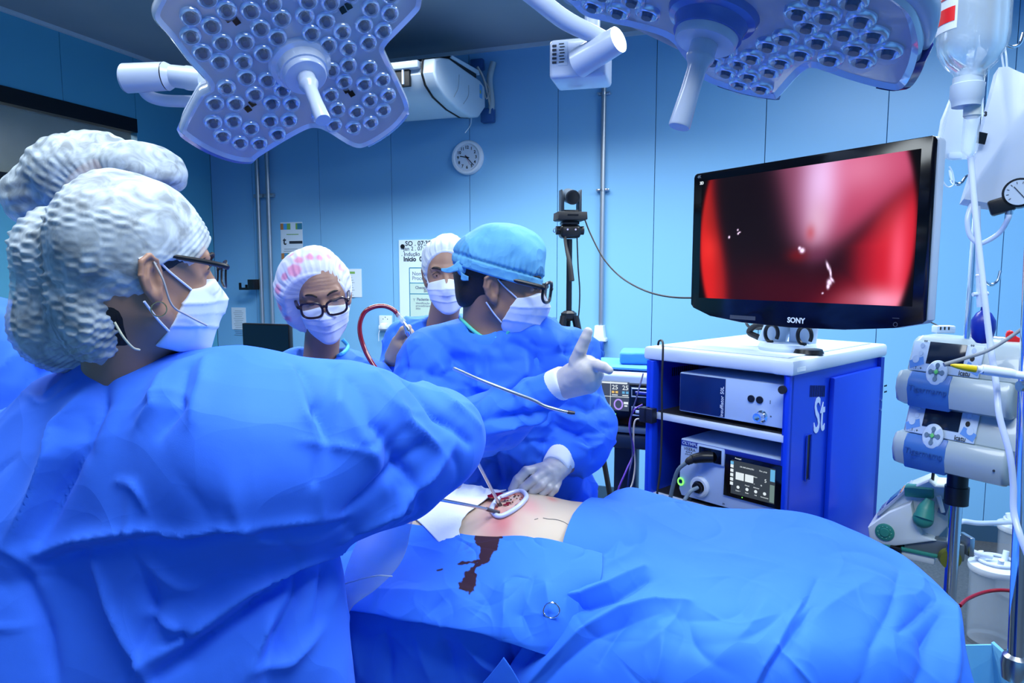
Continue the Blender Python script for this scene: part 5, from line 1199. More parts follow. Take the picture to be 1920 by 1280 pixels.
sxa, sza = EL(1112, 712); sxb, szb = EL(1180, 770)
smx = EM @ Matrix.Translation(((sxa+sxb)/2, -0.010, (sza+szb)/2)); sw, sh = sxb-sxa, sza-szb
MB(smx).box((0, 0, 0), (sw, 0.002, sh)).build('screen', em('esu_screen', (0.05, 0.07, 0.12)), r)
m = MB(smx); m.box((sw*0.05, -0.0015, sh*0.46), (sw*0.8, 0.001, sh*0.06)).box((sw*0.0, -0.0015, -sh*0.02), (sw, 0.0006, sh*0.02)).box((sw*0.0, -0.0015, 0), (sw*0.012, 0.0006, sh))
for x in (-0.35, 0.12, 0.40): text_into(m, '25', sh*0.22, TXM(sw*x, -0.0016, sh*0.30), 0.0002, 0.0003); m.box((sw*x, -0.0015, sh*0.04), (sw*0.16, 0.0006, sh*0.03))
m.box((sw*0.42, -0.0015, -sh*0.22), (sw*0.12, 0.0006, sh*0.08)).box((sw*0.42, -0.0015, -sh*0.32), (sw*0.08, 0.0006, sh*0.05))
m.build('screen_text', wht, r, False)
m = MB(smx)
for x in (0.07, 0.17): m.box((sw*x, -0.0016, sh*0.14), (sw*0.07, 0.0008, sh*0.08))
m.build('yellow_keys', em('screen_yellow', (0.9, 0.6, 0.15), 0.9), r, False)
m = MB(smx)
for x in (0.35, 0.45): m.box((sw*x, -0.0016, sh*0.14), (sw*0.07, 0.0008, sh*0.08))
m.build('blue_keys', em('screen_cyan', (0.15, 0.5, 0.85)), r, False)
MB(smx).tube([(sw*0.22+sh*0.14*math.cos(t), -0.002, -sh*0.28+sh*0.17*math.sin(t)) for t in np.linspace(0, 2*math.pi, 17)[:-1]], sh*0.026, n=8, sub=1, closed=True).build('ring_symbol', em('screen_violet', (0.45, 0.3, 1.0), 1.0), r)
for py, c in ((735, bl_d), (770, white_p)):
    x, z = EL(1196, py); m = MB(EM); m.tube([(x-0.022, -0.012, z-0.016), (x-0.022, -0.012, z+0.016), (x+0.04, -0.012, z+0.016), (x+0.04, -0.012, z-0.016)], 0.0035, n=8, sub=1, closed=True).build('outlet_frame', sil, r)
    MB(EM).cyl((x-0.005, -0.018, z), (x+0.05, -0.022, z), 0.007, n=12).build('plug', c, r)
x, z = EL(1153, 775); MB(EM).box((x, -0.0105, z), (0.012, 0.003, 0.005)).build('status_light', mat('green_light', (0, 0, 0)), r)
r2 = thing('generator_trolley', 'dark trolley carrying the electrosurgery generator', 'trolley', M=EM)
dk = mat('trolley_dark', (0.012, 0.03, 0.07), 0.4); dk2 = mat('trolley_grey', (0.10, 0.17, 0.26), 0.4)
MB(EM).box((cx, 0.2, zbt-0.012), (w+0.06, 0.42, 0.024), bev=0.006).build('top_tray', dk2, r2)
MB(EM).box((cx, 0.16, zbt-0.06), (w, 0.34, 0.06), bev=0.015).build('drawer', dk, r2)
MB(EM).box((cx+0.02, 0.26, (zbt-eo[2])/2-0.02+0*zbt), (0.10, 0.08, eo[2]+zbt-0.15), bev=0.01).build('column', dk, r2)
MB(EM).box((cx, 0.2, -eo[2]+0.35), (w*0.9, 0.36, 0.02), bev=0.005).build('lower_tray', dk2, r2)
MB(EM).box((cx, 0.2, -eo[2]+0.10), (w, 0.42, 0.06), bev=0.02).build('base', dk, r2)
for a in (-1, 1):
    for b in (0.03, 0.38): MB(EM).cyl((cx+a*w*0.4-0.015, b, -eo[2]+0.04), (cx+a*w*0.4+0.015, b, -eo[2]+0.04), 0.04, n=20).build('caster', rubber, r2)
# folded blue packs on top
x, z = EL(1190, 683, 0.15); zt3 = zt_+0.012
o = MB(EM).box((cx+0.02, 0.20, zt3+0.006+0.006), (w*0.86, 0.30, 0.010), bev=0.004).build('folded_drape', fabric('pack_blue', (0.06, 0.28, 0.75), 0.5)); tag(o, 'flat folded blue cloth on top of the electrosurgery generator', 'cloth')
o = MB(EM).box((EL(1188, 683, 0.2)[0]+0.01, 0.22, zt3+0.045), (0.14, 0.16, 0.055), Matrix.Rotation(0.15, 3, 'Z'), 0.014, 3).build('wrapped_pack', MAT['pack_blue']); tag(o, 'small blue wrapped pack lying on the folded cloth left of the cart', 'pack')
for k, (c, nm, pts) in enumerate(((mat('lead_violet', (0.12, 0.04, 0.45), 0.4), 'violet', [(1205, 758, 2.5), (1188, 770, 2.5), (1180, 800, 2.48), (1188, 845, 2.45), (1175, 880, 2.42), (1160, 915, 2.40), (1155, 940, 2.40)]),
        (mat('lead_navy', (0.01, 0.02, 0.12), 0.4), 'dark blue', [(1206, 700, 2.55), (1195, 740, 2.5), (1182, 790, 2.47), (1186, 850, 2.44), (1180, 885, 2.4), (1175, 930, 2.4)]),
        (mat('lead_beige', (0.40, 0.40, 0.38), 0.4), 'pale', [(1203, 785, 2.5), (1190, 790, 2.49), (1188, 830, 2.47), (1191, 870, 2.45), (1186, 905, 2.42), (1176, 925, 2.4)]))):
    o = MB().tube([P(*q) for q in pts], 0.0032, n=8).build('electrode_lead', c); tag(o, nm+' lead hanging between the generator and the blue cart', 'cable', 'electrode leads beside the cart')
# ================================================================== CONFERENCE CAMERA ON A TRIPOD
YT = 3.4
tp = P(1068, 420, YT); tx = float(tp[0]); KT = 1.17; TM = Matrix.Translation((tx, YT, 0)) @ Matrix.Rotation(0.12, 4, "Z") @ Matrix.Scale(KT, 4)
r = thing('tripod', 'black camera tripod standing near the wall right of the light blue cap', 'tripod', M=TM)
z0 = float(P(1067, 592, YT)[2])/KT; zh = float(P(1067, 448, YT)[2])/KT; g = 0.02
MB(TM).cyl((0, 0, z0), (0, 0, zh), 0.012, n=18).build('centre_column', black_p, r)
MB(TM).lathe([(0.022, z0-0.02), (0.034, z0-0.01), (0.034, z0+0.012), (0.02, z0+0.022)], n=6).build('crown', black_p, r)
for k, a in enumerate((3.75, 5.6, 1.57)):
    d = np.array([math.cos(a), math.sin(a), 0]); p0 = d*0.03+[0, 0, z0]; p1 = d*0.16+[0, 0, z0*0.55]; p2 = d*0.30+[0, 0, 0.01]
    lg = MB(TM).tube([p0, p1], 0.016, n=10, sub=1).build('leg', black_p, r); MB(TM).tube([p1, p2], 0.011, n=10, sub=1).build('lower_leg', rubber, lg)
zq = float(P(1067, 432, YT)[2])/KT
MB(TM).box((0, 0, zq-0.005), (0.085, 0.075, 0.055), bev=0.014, seg=3).cyl((-0.058, 0, zq), (0.06, 0, zq), 0.018, n=18).box((0, 0, zq+0.030), (0.07, 0.07, 0.014), bev=0.003).build('fluid_head', black_p, r)
MB(TM).tube([(-0.026, -0.02, zq-0.01), (-0.024, -0.05, zq-0.07), (-0.014, -0.08, zq-0.14), (-0.008, -0.095, zq-0.21)], [0.007, 0.007, 0.010, 0.011], n=12).build('pan_handle', rubber, r)
MB(TM).tube([(-0.06+0.010*math.cos(t), 0, zq+0.0+0.010*math.sin(t)) for t in np.linspace(0, 6.28, 10)[:-1]], 0.002, n=6, closed=True, sub=1).build('ring_pull', steel, r)
for x in (-0.016, 0.018): MB(TM).cyl((x, -0.038, zq+0.002), (x, -0.0395, zq+0.002), 0.004, n=10).build('level', mat('level_glint', (0.7, 0.6, 0.8), 0.2), r)
zk = float(P(1067, 404, YT)[2])/KT
r = thing('video_camera', 'black rotating video camera on top of the tripod', 'camera', M=TM @ Matrix.Translation((0, 0, zk)))
CMx = TM @ Matrix.Translation((0.002, 0, zk))
MB(CMx).prism([(-0.062, -0.018), (-0.055, -0.022), (0.055, -0.022), (0.062, -0.018), (0.060, 0.012), (-0.060, 0.012)], -0.06, 0.06, 0.004).build('base', rubber, r)
m = MB(CMx); m.box((0, -0.0608, -0.002), (0.045, 0.001, 0.006)).build('front_slot', black_g, r)
for s in (-1, 1): MB(CMx).prism([(s*0.030, 0.010), (s*0.044, 0.010), (s*0.044, 0.104), (s*0.040, 0.106), (s*0.030, 0.085)][::s], -0.028, 0.028, 0.004).build('yoke_arm', mat('camera_grey', (0.035, 0.05, 0.07), 0.4), r)
MB(CMx).box((0, 0, 0.016), (0.07, 0.05, 0.012), bev=0.003).build('yoke_base', rubber, r)
MB(CMx).cyl((0, -0.050, 0.070), (0, 0.05, 0.088), 0.030, n=32).build('lens_barrel', mat('camera_grey', (0, 0, 0)), r)
MB(CMx).cyl((0, -0.051, 0.070), (0, -0.056, 0.069), 0.0285, n=32).build('lens_ring', black_p, r)
MB(CMx).cyl((0, -0.0565, 0.069), (0, -0.0575, 0.0688), 0.022, n=28).build('lens_glass', black_g, r)
o = MB().tube([P(1096, 410, YT+0.02), P(1108, 440, YT), P(1132, 485, YT-0.1), P(1165, 520, YT-0.2), P(1210, 545, YT-0.4), P(1262, 557, YT-0.55), P(1330, 558, YT-0.6)], 0.0038, n=8).build('camera_lead', rubber); tag(o, 'black cable sagging from the tripod camera to the big screen', 'cable'); o.name = 'signal_cable'
o = MB().tube([P(1082, 446, YT), P(1084, 500, YT), P(1087, 545, YT), P(1085, 590, YT), P(1078, 612, YT)], 0.0034, n=8).build('hanging_lead', rubber); tag(o, 'black cable hanging straight down beside the tripod column', 'cable')
o.name = 'signal_cable'
# ================================================================== PEOPLE
cap_m = glass('bouffant_cap_fabric', (0.62, 0.70, 0.80), 0.9, 0.7, 0.3)
cap_t = glass('thin_cap_fabric', (0.66, 0.76, 0.84), 0.60, 0.65, 0.4)
nt = cap_t.node_tree; tc_ = nt.nodes.new('ShaderNodeTexCoord'); nn_ = nt.nodes.new('ShaderNodeTexNoise'); nn_.inputs['Scale'].default_value = 26; nn_.inputs['Detail'].default_value = 4; nn_.inputs['Distortion'].default_value = 1.2
mr_ = nt.nodes.new('ShaderNodeMapRange'); mr_.inputs['From Min'].default_value = 0.35; mr_.inputs['From Max'].default_value = 0.68; mr_.inputs['To Min'].default_value = 0.36; mr_.inputs['To Max'].default_value = 0.84
nt.links.new(tc_.outputs['Object'], nn_.inputs['Vector']); nt.links.new(nn_.outputs['Fac'], mr_.inputs['Value']); nt.links.new(mr_.outputs['Result'], nt.nodes['Principled BSDF'].inputs['Alpha'])
class Head:
    def __init__(s, o, f, up=(0, 0, 1), sc=1.0):
        s.o = np.asarray(o, float); f = nz(f); r = nz(np.cross(f, up)); u = np.cross(r, f); s.sc = sc
        s.R = np.stack([r, f, u], 1)
        s.M = Matrix.Identity(4)
        for i in range(3):
            for j in range(3): s.M[i][j] = s.R[i, j]*sc
            s.M[i][3] = s.o[i]
    def loc(s, p): return ((p-s.o.astype(p.dtype)) @ s.R.astype(p.dtype))/s.sc
    def w(s, *q): return s.o+s.R @ (np.asarray(q, float)*s.sc)
def ear_sdf(p, sx):
    c = np.array([sx*0.0735, -0.006, 0.004])
    q = p-c.astype(np.float32); q = q*np.array([sx, 1, 1], np.float32)
    a = math.radians(18); y = q[:, 1]*math.cos(a)-0.25*q[:, 0]; z = q[:, 2]; x = q[:, 0]*math.cos(a)+0.25*q[:, 1]
    y2 = y*math.cos(0.2)+z*math.sin(0.2); z2 = z*math.cos(0.2)-y*math.sin(0.2)
    t = np.stack([x, y2, z2], 1)
    d = ell(t, (0.004, 0, 0.003), (0.0055, 0.0165, 0.030)); d = smin(d, ell(t, (0.001, 0.004, -0.024), (0.006, 0.009, 0.011)), 0.006)
    bowl = ell(t, (0.012, 0.003, 0.000), (0.0085, 0.0095, 0.018)); d = smax(d, -bowl, 0.003)
    pts = [(0.004, 0.013, 0.008), (0.007, 0.011, 0.024), (0.009, 0.0, 0.033), (0.009, -0.012, 0.026), (0.008, -0.016, 0.008), (0.006, -0.011, -0.012), (0.003, -0.001, -0.026)]
    d = smin(d, chain(t, pts, [0.0026, 0.0032, 0.0036, 0.0036, 0.0034, 0.0032, 0.004], 0.002), 0.003)
    d = smin(d, chain(t, [(0.008, -0.004, 0.018), (0.009, -0.008, 0.004), (0.007, -0.005, -0.010)], [0.002, 0.0026, 0.002], 0.001), 0.003)
    d = smin(d, ell(t, (0.002, 0.011, -0.004), (0.005, 0.0035, 0.006)), 0.003)
    return d
def face_sdf(p, frown=0.0):
    d = smin(ell(p, (0, -0.008, 0.045), (0.073, 0.098, 0.086)), ell(p, (0, 0.030, -0.010), (0.060, 0.060, 0.086)), 0.03)
    for s in (-1, 1):
        d = smin(d, cone(p, (s*0.046, 0.010, -0.045), (s*0.010, 0.072, -0.086), 0.019, 0.017), 0.022)
        d = smin(d, ell(p, (s*0.037, 0.062, -0.020), (0.022, 0.020, 0.022)), 0.018)
        d = smin(d, cone(p, (s*0.042, 0.076, 0.040), (s*0.008, 0.088, 0.038), 0.009, 0.009), 0.012)
        d = smax(d, -ell(p, (s*0.032, 0.101, 0.021), (0.019, 0.016, 0.013)), 0.010)
        d = smin(d, ell(p, (s*0.0315, 0.0765, 0.021), (0.0145, 0.0125, 0.0115)), 0.003)
        d = smin(d, ell(p, (s*0.012, 0.100, -0.022), (0.008, 0.010, 0.008)), 0.005)
        d = smin(d, ear_sdf(p, s), 0.005)
    d = smin(d, cone(p, (0, 0.090, 0.026), (0, 0.112, -0.016), 0.007, 0.011), 0.008)
    d = smin(d, ell(p, (0, 0.088, -0.048), (0.024, 0.011, 0.008)), 0.006)
    d = smax(d, -ell(p, (0, 0.104, -0.050), (0.02, 0.008, 0.0015)), 0.002)
    return d
def body_sdf(H, cones, hands=()):
    """head, neck, trunk and limbs as one skin"""
    def f(p):
        L = H.loc(p); r = np.linalg.norm(L-np.array([0, 0.0, 0.02], np.float32), axis=1)
        d = np.full(len(p), 9.0, np.float32); m = r < 0.26
        if m.any(): d[m] = face_sdf(L[m])*H.sc
        d[~m] = (r[~m]-0.13)*H.sc
        for (a, b, r1, r2, k) in cones: d = smin(d, cone(p, a, b, r1, r2), k)
        for h in hands: d = smin(d, h(p)+0.0012, 0.008)
        return d
    return f
def hand_sdf(palm, fingers):
    """palm: cones; fingers: chains of (point, radius)"""
    c = np.mean([a for (a, b, r1, r2) in palm], 0)
    def f(p):
        d = None
        for (a, b, r1, r2) in palm:
            e = cone(p, a, b, r1, r2); d = e if d is None else smin(d, e, 0.014)
        g = None
        for ch in fingers:
            e = chain(p, [q[0] for q in ch], [q[1] for q in ch], 0.002); g = e if g is None else smin(g, e, 0.0012)
        return smin(d, g, 0.005)
    return f
def PXc(lst): return [(P(a[0], a[1], a[2]), P(b[0], b[1], b[2]), r1, r2) for (a, b, r1, r2) in lst]
def FNG(lst): return [[(P(x, y, Y), r) for (x, y, Y, r) in ch] for ch in lst]
def bounds(cones, extra=(), pad=0.03):
    lo = np.full(3, 9.0); hi = np.full(3, -9.0)
    for c in cones:
        for q, r in ((c[0], c[2]), (c[1], c[3])): lo = np.minimum(lo, np.asarray(q)-r); hi = np.maximum(hi, np.asarray(q)+r)
    for q in extra: lo = np.minimum(lo, q); hi = np.maximum(hi, q)
    return lo-pad, hi+pad
def union_sdf(cones, k=0.05):
    """cones with their own blend (5th value) or k"""
    def f(p):
        d = None
        for c in cones:
            e = cone(p, c[0], c[1], c[2], c[3]); d = e if d is None else smin(d, e, c[4] if len(c) > 4 else k)
        return d
    return f
def eyes(H, root, iris=(0.02, 0.012, 0.008), closed=False):
    wm_ = mat('eye_white', (0.62, 0.62, 0.64), 0.2); im = mat('iris_%d' % int(iris[0]*1000), iris, 0.15)
    for s in (-1, 1):
        if not closed:
            o = MB(H.M).sph((s*0.0315, 0.0776, 0.0205), 0.0112, (1, 1, 0.72), n=20).build('eye', wm_, root)
            MB(H.M).sph((s*0.0315, 0.0848, 0.0198), 0.0054, (1, 0.8, 1), n=14).build('iris', im, o)
        MB(H.M).tube([(s*0.0185, 0.0885, 0.0225), (s*0.026, 0.0915, 0.0285 if not closed else 0.0160), (s*0.036, 0.0905, 0.0280 if not closed else 0.0155), (s*0.0465, 0.0815, 0.0215)], [0.0006, 0.0011, 0.0013, 0.0007], n=6).build('eyelashes', hair_m, root)
def eyebrows(H, root, arch=0.0, th=1.0):
    for s in (-1, 1):
        MB(H.M).tube([(s*0.014, 0.0965, 0.0375-arch*0.4), (s*0.026, 0.0955, 0.0435+arch), (s*0.040, 0.0880, 0.0445+arch), (s*0.053, 0.0730, 0.0370)], [0.0030*th, 0.0036*th, 0.0028*th, 0.0008], n=8).build('eyebrow', hair_m, root)
def mask_sdf(H, k=1.0):
    def f(p):
        L = H.loc(p)
        d = smin(ell(L, (0, 0.040, -0.040), (0.0655, 0.066, 0.076)), ell(L, (0, 0.050, -0.020), (0.0665, 0.052, 0.050)), 0.02)
        d = smin(d, cone(L, (0, 0.094, 0.004), (0, 0.110, -0.024), 0.014, 0.015), 0.028)
        d = smin(d, cone(L, (0, 0.104, -0.030), (0, 0.082, -0.092), 0.014, 0.024), 0.03)
        # straight upper edge, side edges in front of the ears, open towards the throat
        d = smax(d, (L[:, 2]-0.012+0.22*np.abs(L[:, 0])-0.06*(L[:, 1]-0.10)), 0.004)
        d = smax(d, plane(L, (0, 0.050, -0.005), (0, -0.90, 0.42)), 0.004)
        d = smax(d, plane(L, (0, 0.06, -0.106), (0, -0.25, -1)), 0.006)
        return d*H.sc
    return f
def mask_pleats(H):
    def fn(v, g):
        L = H.loc(v); z = L[:, 2]+0.10*np.abs(L[:, 0])*(z_sign(L[:, 2]))
        o = np.zeros(len(v))
        for z0 in (-0.022, -0.045, -0.068): 
            t = (z-z0)/0.004; o += 0.0022*np.where(t > 0, np.exp(-t*0.8), np.exp(t*3.0))-0.0009
        o += 0.0016*np.array([mnoise.noise(V(q*28)) for q in L])
        return o*H.sc
    return fn
def z_sign(z): return np.where(z > -0.045, 1.0, -1.0)
def make_mask(H, root, loops=(1, -1)):
    f = mask_sdf(H); mk = implicit('mask', f, H.o-0.17*H.sc, H.o+0.17*H.sc, 0.0028*H.sc, mask_m, root, post=mask_pleats(H))
    for s in loops:
        MB(H.M).tube([(s*0.063, 0.052, -0.008), (s*0.071, 0.022, 0.014), (s*0.079, -0.006, 0.036), (s*0.082, -0.022, 0.030)], 0.0017, n=8).build('ear_loop', mask_m, mk)
        MB(H.M).tube([(s*0.058, 0.024, -0.068), (s*0.067, 0.006, -0.050), (s*0.078, -0.014, -0.026)], 0.0017, n=8).build('ear_loop', mask_m, mk)
    return mk
def make_glasses(H, root, m_, w=0.027, hgt=0.020, rr=0.0022, tilt=0.0, slip=0.0, y0=0.117, cat=0.0, tx=0.0755, temple=None, tr=1.5, tz=0.034):
    g = MB(H.M); z0 = 0.016-slip
    def rim(s):
        q = []
        for t in np.linspace(0, 2*math.pi, 21)[:-1]:
            c, n_ = math.cos(t), math.sin(t); x = s*0.034+w*np.sign(c)*abs(c)**0.7*1.0; z = z0+hgt*np.sign(n_)*abs(n_)**0.75+(cat*max(0, c*s) if n_ > 0 else 0)
            q.append((x, y0-0.010*((x/0.06)**2)*1.5-tilt*(z-z0)*-1, z))
        return q
    for s in (-1, 1): g.tube(rim(s), rr, n=8, sub=2, closed=True)
    g.tube([(-0.009, y0, z0+0.006), (0, y0+0.001, z0+0.009), (0.009, y0, z0+0.006)], rr*1.2, n=8)
    fr = g.build('glasses', m_, root)
    for s in (-1, 1):
        MB(H.M).tube([(s*0.0605, y0-0.014, z0+0.010), (s*0.069, y0-0.022, z0+0.012), (s*(tx-0.001), 0.05, tz), (s*(tx+0.002), 0.0, tz+0.003), (s*tx, -0.03, 0.022)], [rr*tr*1.1, rr*tr*1.1, rr*tr, rr*tr*0.8, rr*0.8], n=8, sub=4).build('temple_arm', temple or m_, fr)
        q = rim(s); m = MB(H.M); c_ = np.mean(q, 0); cv = m.bm.verts.new(c_); vs = [m.bm.verts.new(x) for x in q]
        for a, b in zip(vs, vs[1:]+vs[:1]): m.bm.faces.new((cv, a, b))
        bmesh.ops.transform(m.bm, matrix=H.M, verts=m.bm.verts[:]); m.build('lens', glass('spectacle_lens', (0.75, 0.88, 0.95), 0.10, 0.03, 1.0), fr)
    return fr
def legs(hips, z_top, ankle_off=0.10, yaw=0.0):
    """two legs and feet standing under the hips"""
    hx, hy = hips; out = []; c, s = math.cos(yaw), math.sin(yaw)
    for k in (-1, 1):
        x, y = hx+k*0.10*c, hy+k*0.10*s
        out += [(np.array([x, y, z_top]), np.array([x, y, 0.48]), 0.088, 0.058, 0.04), (np.array([x, y, 0.48]), np.array([x, y, 0.09]), 0.058, 0.036, 0.02),
                (np.array([x, y, 0.045]), np.array([x-s*0.14, y+c*0.14, 0.035]), 0.040, 0.033, 0.03)]
    return out
def shoes(hips, root, m_, yaw=0.0):
    hx, hy = hips; c, s = math.cos(yaw), math.sin(yaw)
    for k in (-1, 1):
        x, y = hx+k*0.10*c, hy+k*0.10*s
        f = union_sdf([(np.array([x+s*0.03, y-c*0.03, 0.05]), np.array([x-s*0.16, y+c*0.16, 0.042]), 0.052, 0.046)], 0.02)
        g = lambda p, f=f: smax(f(p), -p[:, 2]+0.001, 0.006)
        lo, hi = bounds([(np.array([x, y, 0.05]), np.array([x-s*0.17, y+c*0.17, 0.05]), 0.07, 0.07)]); implicit('clog', g, lo, hi, 0.008, m_, root)
clog_m = mat('clog_rubber', (0.10, 0.14, 0.22), 0.5)
def gown(name, cones, m_, root, h=0.0065, fold=(), namp=0.004, nsc=5.0, k=0.05, y0=0.4, y1=3.5, cuts=(), hem=0.42, holes=(), cr=(60, 0.07, 0.007, 0.006), calm=()):
    f0 = union_sdf(cones, k)
    def f(p):
        d = f0(p); d = smax(d, hem-p[:, 2], 0.01)
        for (c, n) in cuts: d = smax(d, plane(p, c, n), 0.006)
        for hfn in holes: d = smax(d, -hfn(p), 0.005)
        return d
    lo, hi = bounds(cones); lo[2] = max(lo[2], hem-0.03)
    fn = folds_fn(f, fold, 0.0, y0=y0, y1=y1)
    def post(v, g):
        fade = np.ones(len(v))
        for hfn in holes: fade *= np.clip((hfn(v.astype(np.float32))-0.004)/0.03, 0, 1)
        for (c, rr) in calm: fade *= np.clip(np.linalg.norm(v-c, axis=1)/rr-1.0, 0, 1)
        return fade*(fn(v, g)+crumple(v, g, *cr, seed=len(cones))+crumple(v, g, cr[0]//2, cr[1]*2.2, cr[2]*2.2, cr[3]*1.8, seed=len(cones)+9))+namp*np.array([mnoise.noise(V(q*nsc))+0.5*mnoise.noise(V(q*nsc*2.3)) for q in v])
    return implicit(name, f, lo, hi, h, m_, root, post=post)
def cuff(root, a, b, r1, r2, flare=0.0):
    a, b = np.asarray(a), np.asarray(b); return MB().tube([a, a+(b-a)*0.15, (a+b)/2, a+(b-a)*0.9, b], [r1*0.93, r1, (r1+r2)/2+flare, r2, r2*0.9], n=32, sub=4).build('cuff', cuff_m, root)
# ---- the assistant in the foreground, back to the camera, in profile to the right
fA = nz([0.71, 0.70, -0.05]); rA = nz(np.cross(fA, [0, 0, 1]))
HA = Head(P(292, 528, 0.93)-rA*0.079, fA, (0.02, 0.0, 1), 1.0)
rootA = thing('person', 'person in foreground with white bouffant cap, glasses and blue gown, back to the room', 'person', loc=(float(P(330, 1000, 1.08)[0]), 1.08, 0))
pp = lambda x, y, Y: P(x, y, Y)
hipA = (float(P(330, 1000, 1.1)[0]), 1.10)
nbA = pp(240, 735, 1.03)
handA1 = hand_sdf(PXc([((812, 872, 1.27), (846, 888, 1.30), 0.026, 0.030)]), FNG([
    [(846, 878, 1.30, .011), (862, 868, 1.32, .010), (868, 880, 1.335, .009), (860, 890, 1.335, .008)], [(850, 888, 1.31, .011), (866, 884, 1.33, .010), (866, 896, 1.34, .009), (856, 902, 1.34, .008)],
    [(848, 898, 1.31, .010), (860, 898, 1.33, .009), (858, 908, 1.34, .008), (848, 910, 1.34, .008)], [(840, 904, 1.31, .009), (850, 908, 1.325, .008), (846, 914, 1.335, .007)],
    [(828, 868, 1.28, .013), (846, 862, 1.30, .011), (858, 866, 1.315, .010)]]))
conesA = [(HA.w(0, -0.02, -0.03), nbA, 0.052, 0.060, 0.03),
    (nbA+np.array([0, 0, -0.10]), pp(300, 1150, 1.10), 0.06, 0.13, 0.06), (pp(300, 1150, 1.10), pp(330, 1500, 1.10), 0.15, 0.15, 0.05), (pp(60, 850, 1.12), pp(470, 830, 0.99), 0.065, 0.065, 0.06),
    (pp(470, 830, 0.99), pp(780, 840, 1.12), 0.055, 0.042, 0.03), (pp(780, 840, 1.12), pp(815, 872, 1.27), 0.042, 0.027, 0.02),
    (pp(60, 850, 1.12), pp(250, 1000, 1.35), 0.055, 0.042, 0.03), (pp(250, 1000, 1.35), pp(520, 900, 1.45), 0.040, 0.027, 0.02)]+legs(hipA, 0.85, yaw=-1.1)
bA = body_sdf(HA, conesA, [handA1])
lo, hi = bounds(conesA, [HA.o-0.15, HA.o+0.15, pp(880, 900, 1.36)]); lo[2] = 0.0
implicit('body', bA, lo, hi, 0.0036, skin_m, rootA)
shoes(hipA, rootA, clog_m, -1.1)
implicit('glove', handA1, pp(800, 930, 1.24)-0.03, pp(880, 850, 1.36)+0.04, 0.0035, glove_m, rootA)
gA = [(pp(235, 745, 1.03), pp(250, 790, 1.03), 0.072, 0.10), (pp(140, 790, 1.06), pp(400, 765, 1.0), 0.080, 0.082, 0.05), (pp(40, 900, 1.12), pp(470, 842, 0.98), 0.115, 0.138, 0.06),
    (pp(150, 1000, 1.10), pp(180, 1600, 1.10), 0.20, 0.24, 0.08), (pp(400, 1000, 1.04), pp(420, 1600, 1.05), 0.165, 0.20, 0.08),
    (pp(470, 842, 0.98), pp(640, 822, 1.03), 0.138, 0.108, 0.04), (pp(640, 822, 1.03), pp(815, 822, 1.13), 0.108, 0.082, 0.04),
    (pp(560, 900, 1.00), pp(740, 888, 1.10), 0.105, 0.082, 0.05), (pp(815, 822, 1.13), pp(832, 872, 1.25), 0.080, 0.045, 0.03), (pp(500, 1120, 1.02), pp(520, 1500, 1.03), 0.115, 0.145, 0.05)]
foldA = [([(70, 1038), (150, 1010), (240, 998), (290, 988)], 0.014, 0.012), ([(80, 1056), (160, 1030), (250, 1010), (300, 1002)], 0.010, -0.010),
    ([(280, 992), (340, 1000), (420, 985), (560, 975), (640, 968)], 0.012, 0.011), ([(290, 1010), (350, 1015), (430, 998), (560, 988), (645, 980)], 0.009, -0.012),
    ([(290, 1270), (380, 1205), (480, 1130), (560, 1078), (615, 1052)], 0.016, -0.020), ([(270, 1240), (370, 1180), (470, 1105), (560, 1050), (640, 1020)], 0.020, 0.018),
    ([(20, 1010), (60, 940), (100, 850), (110, 800), (160, 740)], 0.020, 0.014), ([(80, 1010), (110, 930), (150, 850), (160, 790)], 0.016, -0.010),
    ([(200, 690), (190, 760), (160, 840)], 0.014, -0.010), ([(385, 670), (380, 720), (360, 790)], 0.014, 0.010), ([(300, 700), (290, 760), (260, 800)], 0.018, 0.008), ([(350, 690), (335, 760), (300, 810)], 0.014, -0.008),
    ([(545, 690), (575, 780), (598, 830), (600, 960)], 0.012, 0.010), ([(560, 690), (592, 770), (612, 830)], 0.010, -0.012), ([(620, 690), (600, 760), (598, 830), (590, 900)], 0.010, -0.010),
    ([(640, 690), (630, 760), (625, 830)], 0.012, 0.008), ([(555, 825), (600, 832), (680, 842)], 0.008, 0.006),
    ([(660, 720), (700, 800), (760, 880), (790, 960)], 0.014, -0.012), ([(700, 710), (760, 790), (830, 850)], 0.014, 0.012), ([(760, 720), (820, 780), (880, 830)], 0.012, -0.012), ([(640, 760), (700, 850), (740, 960)], 0.016, 0.010),
    ([(790, 720), (850, 760), (900, 800)], 0.012, 0.010), ([(640, 1010), (720, 960), (800, 890), (850, 830)], 0.016, 0.014), ([(650, 960), (720, 900), (790, 830)], 0.012, -0.012),
    ([(240, 1000), (280, 1080), (290, 1160), (240, 1280)], 0.018, -0.008), ([(175, 1030), (210, 1130), (260, 1230), (280, 1280)], 0.014, 0.010), ([(50, 1070), (90, 1180), (110, 1280)], 0.014, -0.010),
    ([(500, 1240), (520, 1190), (560, 1120), (580, 1070)], 0.018, -0.016), ([(450, 1280), (500, 1180), (540, 1110)], 0.02, 0.012), ([(590, 1180), (610, 1100), (615, 1060)], 0.012, -0.012), ([(480, 1250), (540, 1240), (600, 1180)], 0.014, 0.012),
    ([(280, 1150), (340, 1180)], 0.010, 0.008), ([(300, 1210), (345, 1190), (360, 1205)], 0.010, -0.010)]
gown('gown', gA, gown_m, rootA, 0.0052, foldA, 0.006, 3.2, hem=0.35, cr=(150, 0.07, 0.006, 0.0055))
